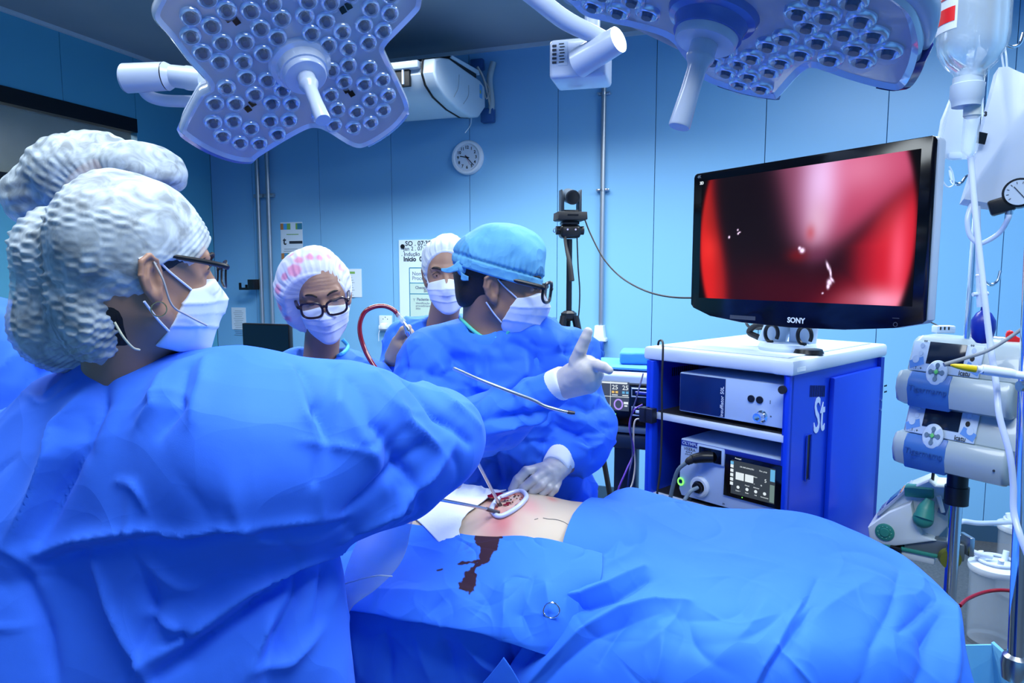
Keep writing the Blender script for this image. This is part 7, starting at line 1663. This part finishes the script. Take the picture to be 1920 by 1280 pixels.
# ================================================================== PATIENT, DRAPES, INSTRUMENTS
tab = thing('operating_table', 'operating table hidden under the blue drapes', 'operating table', loc=(0.25, 1.45, 0))
MB().box((-0.03, 1.445, 0.88), (1.22, 0.32, 0.06), bev=0.02).build('tabletop', rubber, tab)
MB().box((-0.03, 1.445, 0.84), (1.20, 0.36, 0.03), bev=0.005).build('rail_frame', steel, tab)
MB().box((0.15, 1.45, 0.46), (0.30, 0.26, 0.80), bev=0.02).build('column', steel, tab)
MB().box((0.15, 1.45, 0.05), (0.9, 0.38, 0.10), bev=0.03).build('base', steel, tab)
PX_ = lambda x, y, z: np.array([x, y, z])
def pat(p):
    q = p*np.array([1, 0.66, 1], np.float32)     # a body wider than it is deep
    s = lambda x, y, z: (x, y*0.66, z)
    d = cone(q, s(-0.34, 1.46, 1.03), s(0.02, 1.44, 1.04), 0.118, 0.112); d = smin(d, cone(q, s(0.02, 1.44, 1.04), s(0.22, 1.44, 1.03), 0.112, 0.104), 0.05)
    for k in (-1, 1):
        d = smin(d, cone(q, s(0.26, 1.44+k*0.10, 0.98), s(0.66, 1.42+k*0.13, 0.95), 0.080, 0.052), 0.03); d = smin(d, cone(q, s(0.66, 1.42+k*0.13, 0.95), s(0.70, 1.42+k*0.13, 0.60), 0.050, 0.036), 0.02)
        d = smin(d, cone(q, s(0.70, 1.42+k*0.13, 0.58), s(0.80, 1.40+k*0.13, 0.55), 0.034, 0.026), 0.02)
        d = smin(d, cone(q, s(-0.32, 1.46+k*0.13, 1.00), s(-0.05, 1.46+k*0.13, 0.96), 0.045, 0.034), 0.02)
    d = smin(d, cone(q, s(-0.42, 1.46, 1.02), s(-0.52, 1.46, 1.02), 0.06, 0.055), 0.03); d = smin(d, ell(p, (-0.62, 1.46, 1.03), (0.11, 0.08, 0.095)), 0.02)
    return d
def pcol(v):
    c = np.tile(np.array([0.54, 0.45, 0.355]), (len(v), 1))
    def blot(px, py, r, col, a):
        nonlocal c
        o = pick(pat, px, py, 1.0, 1.8); d = np.linalg.norm((v-o)/r, axis=1)+0.25*np.array([mnoise.noise(V(q*30)) for q in v]); w_ = (np.exp(-d**2)*a)[:, None]; c = c*(1-w_)+np.array(col)*w_
    blot(930, 990, (0.045, 0.09, 0.05), (0.55, 0.17, 0.20), 0.65); blot(990, 945, (0.03, 0.04, 0.05), (0.60, 0.24, 0.25), 0.6); blot(942, 975, (0.02, 0.03, 0.03), (0.45, 0.08, 0.10), 0.6)
    blot(1035, 935, (0.012, 0.02, 0.02), (0.60, 0.15, 0.14), 0.8); blot(1090, 937, (0.012, 0.02, 0.02), (0.62, 0.22, 0.18), 0.7); blot(925, 935, (0.02, 0.03, 0.02), (0.45, 0.05, 0.05), 0.7); blot(880, 960, (0.03, 0.04, 0.03), (0.36, 0.26, 0.20), 0.4)
    return c
ps = bpy.data.materials.new('patient_skin'); ps.use_nodes = True; b_ = ps.node_tree.nodes['Principled BSDF']; a_ = ps.node_tree.nodes.new('ShaderNodeAttribute'); a_.attribute_name = 'Col'
ps.node_tree.links.new(a_.outputs['Color'], b_.inputs['Base Color']); b_.inputs['Roughness'].default_value = 0.5; b_.inputs['Subsurface Weight'].default_value = 0.1; b_.inputs['Subsurface Radius'].default_value = (0.012, 0.005, 0.003); b_.inputs['Subsurface Scale'].default_value = 1.0
pr_ = thing('person', 'person lying under blue drapes with a strip of bare skin and an open incision', 'person', loc=(0, 1.45, 0.93))
implicit('body', pat, (-0.80, 1.02, 0.48), (0.90, 1.90, 1.26), 0.0068, ps, pr_, colour=pcol)
sk = lambda pts, lift=0.0: [pick(pat, a, b, 1.0, 1.9, 2500)+np.array([0, 0, lift]) for a, b in pts]
MB().tube(sk([(1002, 974), (1009, 972)], 0.0003), 0.0007, n=6, sub=2).tube(sk([(1018, 971), (1028, 973), (1042, 974), (1056, 978), (1066, 984), (1076, 989)], 0.0003), 0.0008, n=6, sub=3).build('pen_mark', mat('pen_grey', (0.12, 0.12, 0.13), 0.6), pr_)
ringp = sk([(926, 966), (922, 957), (932, 941), (948, 932), (968, 925), (981, 926), (987, 936), (976, 950), (960, 962), (942, 971), (932, 971)], 0.005)
rg = MB().tube(ringp, 0.0052, n=14, sub=5, closed=True).build('wound_protector', mat('protector_white', (0.55, 0.62, 0.88), 0.3, coat=0.3)); tag(rg, 'oval pale ring holding the incision open on the bare skin', 'wound ring')
inn = [p*1.0 for p in ringp]; c0 = sum(inn)/len(inn)
def wnd(name, sc, dz, mm, root):
    m = MB(); cv = m.bm.verts.new(c0+np.array([0, 0, dz-0.004])); vs = [m.bm.verts.new(c0+(p-c0)*sc+np.array([0, 0, dz])) for p in inn]
    for a, b in zip(vs, vs[1:]+vs[:1]): m.bm.faces.new((cv, a, b))
    bmesh.ops.subdivide_edges(m.bm, edges=m.bm.edges[:], cuts=4, use_grid_fill=True)
    for v in m.bm.verts: v.co.z += 0.0022*mnoise.noise(v.co*160)
    return m.build(name, mm, root)
wnd('wound_bed', 1.0, -0.0015, mat('wound_pink', (0.50, 0.20, 0.15), 0.3, var=(120, (0.22, 0.01, 0.015), 0.45, 0.62)), pr_)
blood = mat('blood', (0.16, 0.002, 0.004), 0.2); bdark = mat('blood_dark', (0.035, 0.003, 0.008), 0.3)
m = MB()
for (x, y) in ((958, 936), (964, 931), (969, 934), (972, 929), (978, 932), (975, 936), (961, 941), (966, 929), (981, 930), (968, 947), (952, 938), (957, 942)):
    q_ = P(x, y, float(c0[1])+0.0); q_ = PZ(x, y, float(c0[2])+0.004); m.sph(q_, 0.0013+0.0006*random.random(), (1.2, 1.2, 0.7), n=8)
m.build('blood_drops', bdark, rg)
m = MB()
for (x, y, r_) in ((955, 943, 0.006), (949, 946, 0.005), (962, 938, 0.005), (968, 935, 0.004)):
    m.sph(PZ(x, y, float(c0[2])-0.001), r_, (1.4, 1.2, 0.35), n=12)
m.build('blood_pool', blood, pr_)
m = MB()
for k in range(7):
    a = PZ(958+k*4, 944-k*2, float(c0[2])+0.001); b = PZ(962+k*3, 936-k*1.0, float(c0[2])+0.003); m.tube([a, (a+b)/2+[0, 0, 0.001], b], 0.0011, n=6, sub=2)
m.build('tissue_strands', mat('tissue', (0.62, 0.36, 0.28), 0.35), pr_)
# drapes ---------------------------------------------------------------
def over_skin(v, gap=0.006, side=0.0):
    v = v.copy()
    for _ in range(8):
        d = pat(v.astype(np.float32)); up = np.where((d < gap) & (v[:, 2] > 0.97), gap-d, 0); v[:, 2] += up; v[:, 1] -= side*up
    return v
def N_(rows): return [[P(*q) for q in r] for r in rows]
def stain(v):
    base = np.tile(np.array([0.032, 0.185, 0.90]), (len(v), 1)); rel = v
    def poly(pts, Y0):
        return [PLs(*q) for q in pts]
    out = base.copy()
    return out
netL = N_([[(560, 1017, 1.39), (700, 997, 1.378), (790, 991, 1.368), (862, 1002, 1.32), (930, 1008, 1.31), (1000, 1002, 1.305), (1062, 1018, 1.288), (1130, 1036, 1.30)],
    [(560, 1020, 1.38), (700, 1000, 1.37), (790, 995, 1.36), (862, 1006, 1.315), (930, 1012, 1.305), (1000, 1006, 1.30), (1062, 1022, 1.28), (1130, 1040, 1.27)],
    [(560, 1060, 1.27), (690, 1045, 1.27), (780, 1050, 1.26), (860, 1058, 1.24), (930, 1060, 1.235), (1000, 1062, 1.23), (1060, 1075, 1.22), (1130, 1090, 1.21)],
    [(560, 1110, 1.20), (680, 1100, 1.19), (770, 1110, 1.17), (850, 1118, 1.165), (930, 1122, 1.16), (1000, 1130, 1.165), (1060, 1130, 1.17), (1105, 1130, 1.21)],
    [(560, 1135, 1.175), (680, 1145, 1.155), (770, 1160, 1.14), (850, 1175, 1.135), (930, 1190, 1.13), (1010, 1200, 1.14), (1070, 1200, 1.15), (1100, 1200, 1.18)],
    [(560, 1137, 1.18), (680, 1147, 1.158), (770, 1163, 1.142), (850, 1179, 1.137), (930, 1194, 1.132), (1010, 1225, 1.14), (1070, 1240, 1.15), (1100, 1240, 1.18)]])
AL_ = bspline_rows(netL, 90, 130)
foldL = [([(945, 1090), (945, 1150), (940, 1195)], 0.012, 0.010), ([(925, 1100), (890, 1150)], 0.016, -0.010), ([(1000, 1080), (985, 1150), (1000, 1190)], 0.014, -0.010), ([(640, 1020), (760, 1024), (830, 1035)], 0.012, 0.007), ([(700, 1100), (800, 1110), (880, 1100)], 0.02, 0.006), ([(1020, 1090), (1030, 1150)], 0.012, 0.010), ([(800, 1150), (830, 1120)], 0.012, -0.006)]
skin_edge = None
def stainL(v):
    c = np.tile(np.array([0.032, 0.185, 0.90]), (len(v), 1))
    n1 = np.array([mnoise.noise(V(q*70))+0.5*mnoise.noise(V(q*170)) for q in v])
    rel = v-np.array([0, 0, EYE]); zc = rel[:, 1]*ca-rel[:, 2]*sa; yc = rel[:, 1]*sa+rel[:, 2]*ca
    # the stain is laid out on the cloth in metres round its own origin
    o = P(915, 1003, 1.305); ux = np.array([1.0, 0, 0]); a = (v-o) @ ux
    s = np.cumsum(np.zeros(1)); dy = P(880, 1090, 1.20)-o; L_ = np.linalg.norm(dy[1:]); dn = np.array([0, dy[1], dy[2]])/L_; b = (v-o) @ dn
    segs = [((0.0, -0.01), (0.002, 0.02), 0.030, 0.022), ((0.002, 0.02), (-0.006, 0.055), 0.020, 0.010), ((-0.006, 0.055), (-0.010, 0.062), 0.010, 0.006), ((-0.006, 0.060), (-0.055, 0.070), 0.006, 0.004), ((-0.010, 0.062), (-0.026, 0.085), 0.007, 0.006), ((-0.026, 0.085), (-0.030, 0.105), 0.006, 0.012), ((-0.030, 0.105), (-0.034, 0.128), 0.015, 0.014), ((-0.092, 0.086), (-0.084, 0.084), 0.003, 0.003), ((0.078, 0.001), (0.078, 0.0015), 0.002, 0.002)]
    w_ = np.zeros(len(v))
    for (p, q, r1, r2) in segs:
        p = np.array(p); q = np.array(q); ab = q-p; X = np.stack([a, b], 1)-p; t = np.clip((X @ ab)/max(ab @ ab, 1e-9), 0, 1); d = np.linalg.norm(X-t[:, None]*ab, axis=1)-(r1+(r2-r1)*t)+0.006*n1*min(1, r1/0.008)
        w_ = np.maximum(w_, np.clip(-d/0.0018, 0, 1))
    haze = np.exp(-((a+0.035)/0.02)**2-((b-0.022)/0.02)**2)*0.5*np.clip(0.5+n1*1.6, 0, 1)
    c = c*(1-haze[:, None])+np.array([0.03, 0.06, 0.22])*haze[:, None]; c = c*(1-w_[:, None])+np.array([0.025, 0.003, 0.016])*w_[:, None]
    return c
dm_ = drape_m.copy(); dm_.name = 'stained_drape_fabric'; nt = dm_.node_tree; a_ = nt.nodes.new('ShaderNodeAttribute'); a_.attribute_name = 'Col'; nt.links.new(a_.outputs['Color'], nt.nodes['Principled BSDF'].inputs['Base Color'])
G_ = netL
fl = sheet_folds(AL_, foldL)
dl = sheet('surgical_drape', G_, 300, 460, dm_, None, 0.0016, disp=lambda v, n: fl(v, n)+crumple(v, n, 40, 0.06, 0.006, 0.0026, 3)+0.003*np.array([mnoise.noise(V(q*9)) for q in v]), colour=stainL, lift=lambda v: over_skin(v, 0.003, 0.5)); tag(dl, 'blue drape stained with blood in front of the bare skin', 'surgical drape')
netU = N_([[(520, 1060, 1.28), (640, 1060, 1.25), (760, 1070, 1.24), (860, 1080, 1.235), (960, 1090, 1.23), (1040, 1100, 1.23), (1120, 1105, 1.23), (1200, 1110, 1.24)],
    [(520, 1110, 1.23), (640, 1115, 1.205), (760, 1125, 1.19), (860, 1140, 1.185), (960, 1150, 1.18), (1040, 1160, 1.18), (1120, 1165, 1.18), (1200, 1170, 1.19)],
    [(520, 1160, 1.21), (640, 1165, 1.19), (760, 1180, 1.18), (860, 1195, 1.175), (960, 1210, 1.17), (1040, 1220, 1.17), (1120, 1225, 1.17), (1200, 1230, 1.2)],
    [(520, 1230, 1.21), (640, 1240, 1.19), (760, 1255, 1.185), (860, 1265, 1.19), (960, 1275, 1.175), (1040, 1280, 1.17), (1120, 1285, 1.17), (1200, 1290, 1.2)],
    [(520, 1500, 1.21), (640, 1500, 1.19), (760, 1500, 1.185), (860, 1500, 1.19), (960, 1500, 1.175), (1040, 1500, 1.17), (1120, 1500, 1.17), (1200, 1500, 1.2)],
    [(520, 1900, 1.21), (640, 1900, 1.19), (760, 1900, 1.185), (860, 1900, 1.19), (960, 1900, 1.175), (1040, 1900, 1.17), (1120, 1900, 1.17), (1200, 1900, 1.2)]])
AU_ = bspline_rows(netU, 80, 80); fu = sheet_folds(AU_, [([(722, 1170), (724, 1230), (730, 1280)], 0.008, -0.008), ([(860, 1190), (900, 1240), (950, 1280)], 0.016, 0.014), ([(830, 1200), (850, 1260)], 0.014, -0.012), ([(780, 1190), (800, 1280)], 0.02, 0.008), ([(950, 1200), (960, 1250), (940, 1280)], 0.016, -0.014), ([(660, 1180), (670, 1280)], 0.02, 0.008)])
o = sheet('surgical_drape', netU, 130, 170, drape_m, None, 0.0016, disp=lambda v, n: fu(v, n)+crumple(v, n, 60, 0.07, 0.008, 0.005, 4)+0.004*np.array([mnoise.noise(V(q*7)) for q in v])); tag(o, 'lower blue drape hanging in shadow at the near table side', 'surgical drape')
netR = N_([[(1130, 960, 1.78), (1170, 955, 1.80), (1240, 965, 1.80), (1383, 985, 1.80), (1470, 975, 1.78), (1590, 1020, 1.72), (1700, 1075, 1.62), (1785, 1150, 1.42)],
    [(1118, 935, 1.58), (1178, 886, 1.62), (1240, 920, 1.62), (1383, 955, 1.60), (1470, 936, 1.58), (1600, 984, 1.54), (1715, 1038, 1.44), (1800, 1125, 1.30)],
    [(1104, 958, 1.47), (1168, 915, 1.50), (1245, 940, 1.50), (1383, 965, 1.50), (1475, 956, 1.48), (1600, 1000, 1.44), (1712, 1058, 1.36), (1800, 1145, 1.25)],
    [(1068, 1010, 1.36), (1145, 985, 1.38), (1250, 1000, 1.37), (1375, 1020, 1.36), (1480, 1025, 1.34), (1590, 1055, 1.31), (1700, 1100, 1.27), (1804, 1175, 1.20)],
    [(1046, 1066, 1.26), (1130, 1060, 1.26), (1240, 1075, 1.245), (1370, 1095, 1.22), (1480, 1105, 1.20), (1590, 1125, 1.19), (1700, 1155, 1.18), (1808, 1215, 1.165)],
    [(1042, 1118, 1.20), (1120, 1128, 1.18), (1235, 1145, 1.15), (1350, 1165, 1.12), (1460, 1180, 1.10), (1580, 1195, 1.09), (1700, 1210, 1.11), (1816, 1255, 1.14)],
    [(1005, 1180, 1.17), (1090, 1200, 1.14), (1215, 1220, 1.10), (1340, 1235, 1.07), (1450, 1245, 1.055), (1575, 1255, 1.055), (1700, 1262, 1.08), (1826, 1290, 1.12)],
    [(940, 1260, 1.15), (1050, 1275, 1.12), (1190, 1290, 1.08), (1320, 1300, 1.05), (1440, 1310, 1.04), (1570, 1320, 1.045), (1700, 1330, 1.07), (1840, 1350, 1.11)],
    [(880, 1420, 1.15), (1000, 1440, 1.12), (1160, 1460, 1.08), (1300, 1460, 1.05), (1430, 1470, 1.04), (1570, 1480, 1.05), (1700, 1490, 1.075), (1860, 1500, 1.11)],
    [(880, 1800, 1.15), (1000, 1800, 1.12), (1160, 1800, 1.08), (1300, 1800, 1.05), (1430, 1800, 1.04), (1570, 1800, 1.05), (1700, 1800, 1.08), (1860, 1800, 1.12)]])
AR_ = bspline_rows(netR, 140, 160)
foldR = [([(1055, 1118), (1090, 1116), (1140, 1098), (1205, 1060)], 0.012, 0.020), ([(1060, 1136), (1100, 1134), (1150, 1116), (1212, 1080)], 0.010, -0.024),
    ([(975, 1290), (1030, 1230), (1090, 1176), (1160, 1142), (1225, 1124), (1290, 1128)], 0.014, 0.018), ([(1000, 1300), (1050, 1245), (1110, 1196), (1170, 1166), (1240, 1146)], 0.016, -0.010),
    ([(940, 1290), (1000, 1215), (1060, 1160)], 0.014, -0.016), ([(1405, 1285), (1428, 1245), (1453, 1209), (1480, 1165), (1502, 1128)], 0.010, 0.010), ([(1425, 1285), (1446, 1248), (1468, 1212), (1500, 1165), (1522, 1132)], 0.014, -0.014),
    ([(1453, 1209), (1490, 1245), (1530, 1285)], 0.008, 0.010), ([(1690, 1065), (1668, 1140), (1640, 1210), (1610, 1285)], 0.010, -0.008), ([(1793, 1138), (1790, 1200), (1778, 1285)], 0.012, 0.016), ([(1765, 1145), (1745, 1200), (1725, 1285)], 0.022, -0.022),
    ([(1750, 1120), (1720, 1150), (1690, 1180)], 0.010, -0.010), ([(1110, 960), (1085, 1000), (1075, 1060)], 0.014, 0.012), ([(1140, 950), (1120, 1000), (1100, 1070)], 0.014, -0.010), ([(1170, 960), (1160, 1020), (1150, 1050)], 0.02, 0.010), ([(1300, 1030), (1380, 1040), (1470, 1060)], 0.03, 0.006), ([(1120, 1240), (1150, 1190), (1180, 1150)], 0.012, -0.010), ([(1220, 1280), (1240, 1230), (1250, 1180)], 0.02, 0.010), ([(1330, 1250), (1400, 1180), (1440, 1120)], 0.025, 0.008),
    ([(1532, 1082), (1515, 1120), (1490, 1150)], 0.008, -0.006), ([(1640, 1080), (1560, 1130), (1520, 1160)], 0.03, 0.008)]
frd = sheet_folds(AR_, foldR)
o = sheet('surgical_drape', netR, 330, 330, drape_m, None, 0.0016, disp=lambda v, n: frd(v, n)+crumple(v, n, 60, 0.08, 0.006, 0.0026, 5)+crumple(v, n, 26, 0.18, 0.014, 0.006, 6)+0.005*np.array([mnoise.noise(V(q*5))+0.4*mnoise.noise(V(q*14)) for q in v]), lift=lambda v: over_skin(v, 0.012)); tag(o, 'large blue drape heaped over the legs at lower right', 'surgical drape')
# a loose corner folded up at the bottom
o = sheet('surgical_drape', N_([[(944, 1232, 1.125), (962, 1256, 1.12), (985, 1300, 1.12)], [(926, 1256, 1.13), (945, 1274, 1.122), (965, 1310, 1.12)], [(898, 1288, 1.14), (920, 1300, 1.13), (945, 1330, 1.13)]]), 30, 30, drape_m, None, 0.0016); tag(o, 'small turned-up drape corner at the bottom edge below the steel ring', 'surgical drape')
# drape beyond the skin (behind the patient)
o = sheet('surgical_drape', N_([[(700, 950, 1.72), (850, 940, 1.70), (1000, 945, 1.69), (1100, 938, 1.70), (1200, 950, 1.72)], [(700, 960, 1.66), (850, 955, 1.64), (1000, 950, 1.63), (1100, 944, 1.63), (1200, 945, 1.65)], [(700, 1000, 1.70), (850, 1040, 1.73), (1000, 1040, 1.73), (1100, 1040, 1.73), (1200, 1040, 1.74)], [(700, 1300, 1.71), (850, 1300, 1.74), (1000, 1300, 1.74), (1100, 1300, 1.74), (1200, 1300, 1.75)]]), 40, 40, drape_m, None, 0.0016, lift=lambda v: over_skin(v, 0.002)); tag(o, 'blue drape on the far side of the table behind the bare skin', 'surgical drape')
# gauze
gz_m = mat('gauze_white', (0.78, 0.84, 0.92), 0.9, bump=[(60, 0.35, 0.002), (600, 0.3, 0.0004)])
netG = N_([[(860, 905, 1.50), (895, 917, 1.50), (930, 922, 1.50), (950, 922, 1.49)], [(838, 930, 1.47), (875, 938, 1.46), (905, 945, 1.45), (925, 935, 1.46)], [(812, 958, 1.44), (845, 965, 1.42), (875, 972, 1.40), (902, 958, 1.42)],
    [(790, 975, 1.41), (820, 992, 1.38), (848, 1002, 1.34), (868, 985, 1.37)], [(772, 990, 1.38), (800, 1008, 1.34), (838, 1030, 1.29), (862, 1004, 1.32)]])
def gzd(v, n): return crumple(v, n, 26, 0.03, 0.004, 0.004, 12)+0.007*np.array([mnoise.noise(V(q*22)) for q in v])+0.004*np.array([mnoise.noise(V(q*55)) for q in v])+0.004
o = sheet('gauze', netG, 70, 60, gz_m, None, 0.0022, disp=gzd, lift=lambda v: over_skin(v, 0.007)); tag(o, 'white gauze cloth crumpled beside the incision', 'gauze')
m = MB()
for k in range(9): p_ = PZ(932+random.uniform(-10, 18), 930+random.uniform(-4, 5), 1.168); m.sph(p_, random.uniform(0.004, 0.009), (1.5, 1.2, 0.3), n=12)
m.build('blood_clot', blood, o)
# towel clip ring, clear film pouch
o = MB().tube([P(1034, 1144, 1.155)+np.array([0.0145*math.cos(t), -0.003*math.sin(t), 0.0155*math.sin(t)]) for t in np.linspace(0, 2*math.pi, 20)[:-1]], 0.0016, n=10, sub=3, closed=True).build('towel_clip', chrome); tag(o, 'small steel finger ring of a clip sticking out of the drape', 'clip')
pf = glass('clear_film', (0.62, 0.72, 0.90), 0.42, 0.12, 1.0)
netP = N_([[(690, 975, 1.16), (730, 975, 1.15), (775, 970, 1.14)], [(662, 1030, 1.13), (710, 1030, 1.115), (768, 1010, 1.11)], [(636, 1100, 1.11), (690, 1080, 1.09), (752, 1068, 1.09)], [(630, 1165, 1.10), (650, 1150, 1.08), (668, 1135, 1.09)]])
o = sheet('clear_pouch', netP, 50, 40, pf, None, 0.0006, disp=lambda v, n: 0.007*np.array([mnoise.noise(V(q*26)) for q in v])); tag(o, 'clear plastic pouch hanging under the foreground sleeve, left of the bloodstain', 'pouch')
MB().tube([P(632, 1098, 1.10), P(700, 1080, 1.075), P(736, 1080, 1.08)], 0.0012, n=6).build('pouch_seam', bagp, o)
# instruments held by the assistant, the red suction tube
def rod(pts, r, label, tip=None):
    r0 = thing('laparoscopic_instrument', label, 'instrument', loc=pts[0]); MB().tube(pts, r, n=14, sub=4).build('shaft', steel, r0)
    if tip: MB().tube(tip, [r*1.25, r*1.25, r*1.0], n=12, sub=2).build('tip', mat('tip_dark', (0.12, 0.11, 0.12), 0.35, 0.8), r0)
    return r0
rod([P(850, 690, 1.26), P(900, 712, 1.27), P(960, 735, 1.275), P(1000, 750, 1.28), P(1022, 761, 1.28), P(1050, 769, 1.28), P(1066, 772.5, 1.28)], 0.0031, 'long steel instrument held across the chest of the pointing person, bent near its tip', [P(1064, 772, 1.28), P(1072, 773.5, 1.28), P(1078, 774, 1.28)])
rod([P(858, 790, 1.28), P(886, 848, 1.32), P(915, 904, 1.37), P(934, 941, 1.40)], 0.0034, 'steel instrument going steeply down into the incision', [P(932, 938, 1.40), P(939, 948, 1.405), P(944, 955, 1.41)])
rod([P(780, 928, 1.22), P(833, 938, 1.27), P(890, 949, 1.33), P(915, 955, 1.355)], 0.0032, 'steel instrument lying nearly flat towards the incision', [P(912, 954, 1.352), P(922, 957, 1.36), P(936, 960, 1.37)])
rt = thing('suction_tube', 'clear tube full of red fluid arching up right of the pink-dotted cap', 'tube', loc=P(700, 690, 1.9))
MB().tube([P(712, 700, 1.93), P(700, 684, 1.94), P(686, 660, 1.95), P(676, 630, 1.96), P(675, 606, 1.97), P(684, 585, 1.98), P(702, 575, 1.99), P(722, 574, 2.0), P(738, 581, 2.0), P(748, 592, 2.0)], 0.0068, n=14, sub=6).build('tube', mat('tube_red_fluid', (0.20, 0.006, 0.02), 0.12, coat=1.0), rt)
MB().tube([P(744, 588, 2.0), P(752, 597, 2.0), P(758, 604, 2.0)], 0.0078, n=14).build('clear_end', clearp, rt)
MB().tube([P(756, 602, 2.0), P(761, 612, 2.0), P(765, 622, 2.0), P(772, 640, 2.0)], [0.0035, 0.0075, 0.0095, 0.005], n=16).build('metal_connector', chrome, rt)
# pale blue covered tray at the lower right corner
tr = fabric('pale_cover_fabric', (0.16, 0.50, 0.82), 0.5)
def slab(name, pts, mm, root, th=0.004):
    m = MB(); n_ = nz(np.cross(pts[1]-pts[0], pts[2]-pts[0])); A = [m.bm.verts.new(p+n_*th/2) for p in pts]; B = [m.bm.verts.new(p-n_*th/2) for p in pts]; m.bm.faces.new(A); m.bm.faces.new(B[::-1]); n = len(pts)
    for i in range(n): j = (i+1) % n; m.bm.faces.new((A[i], B[i], B[j], A[j]))
    bmesh.ops.recalc_face_normals(m.bm, faces=m.bm.faces[:]); return m.build(name, mm, root, False)
r = thing('covered_tray', 'pale blue covered tray at the lower right corner below the chrome pole', 'tray', loc=P(1860, 1280, 1.3))
slab('tray_side', [P(1800, 1209, 1.42), P(1861, 1208, 1.42), P(1866, 1320, 1.40), P(1800, 1320, 1.40)], tr, r, 0.006)
slab('tray_side', [P(1861, 1203, 1.42), P(1890, 1229, 1.36), P(1960, 1300, 1.25), P(1960, 1400, 1.2), P(1866, 1400, 1.40)], tr, r, 0.006)
slab('tray_floor', [P(1800, 1320, 1.40), P(1866, 1320, 1.40), P(1960, 1400, 1.22), P(1800, 1400, 1.22)], tr, r, 0.006)
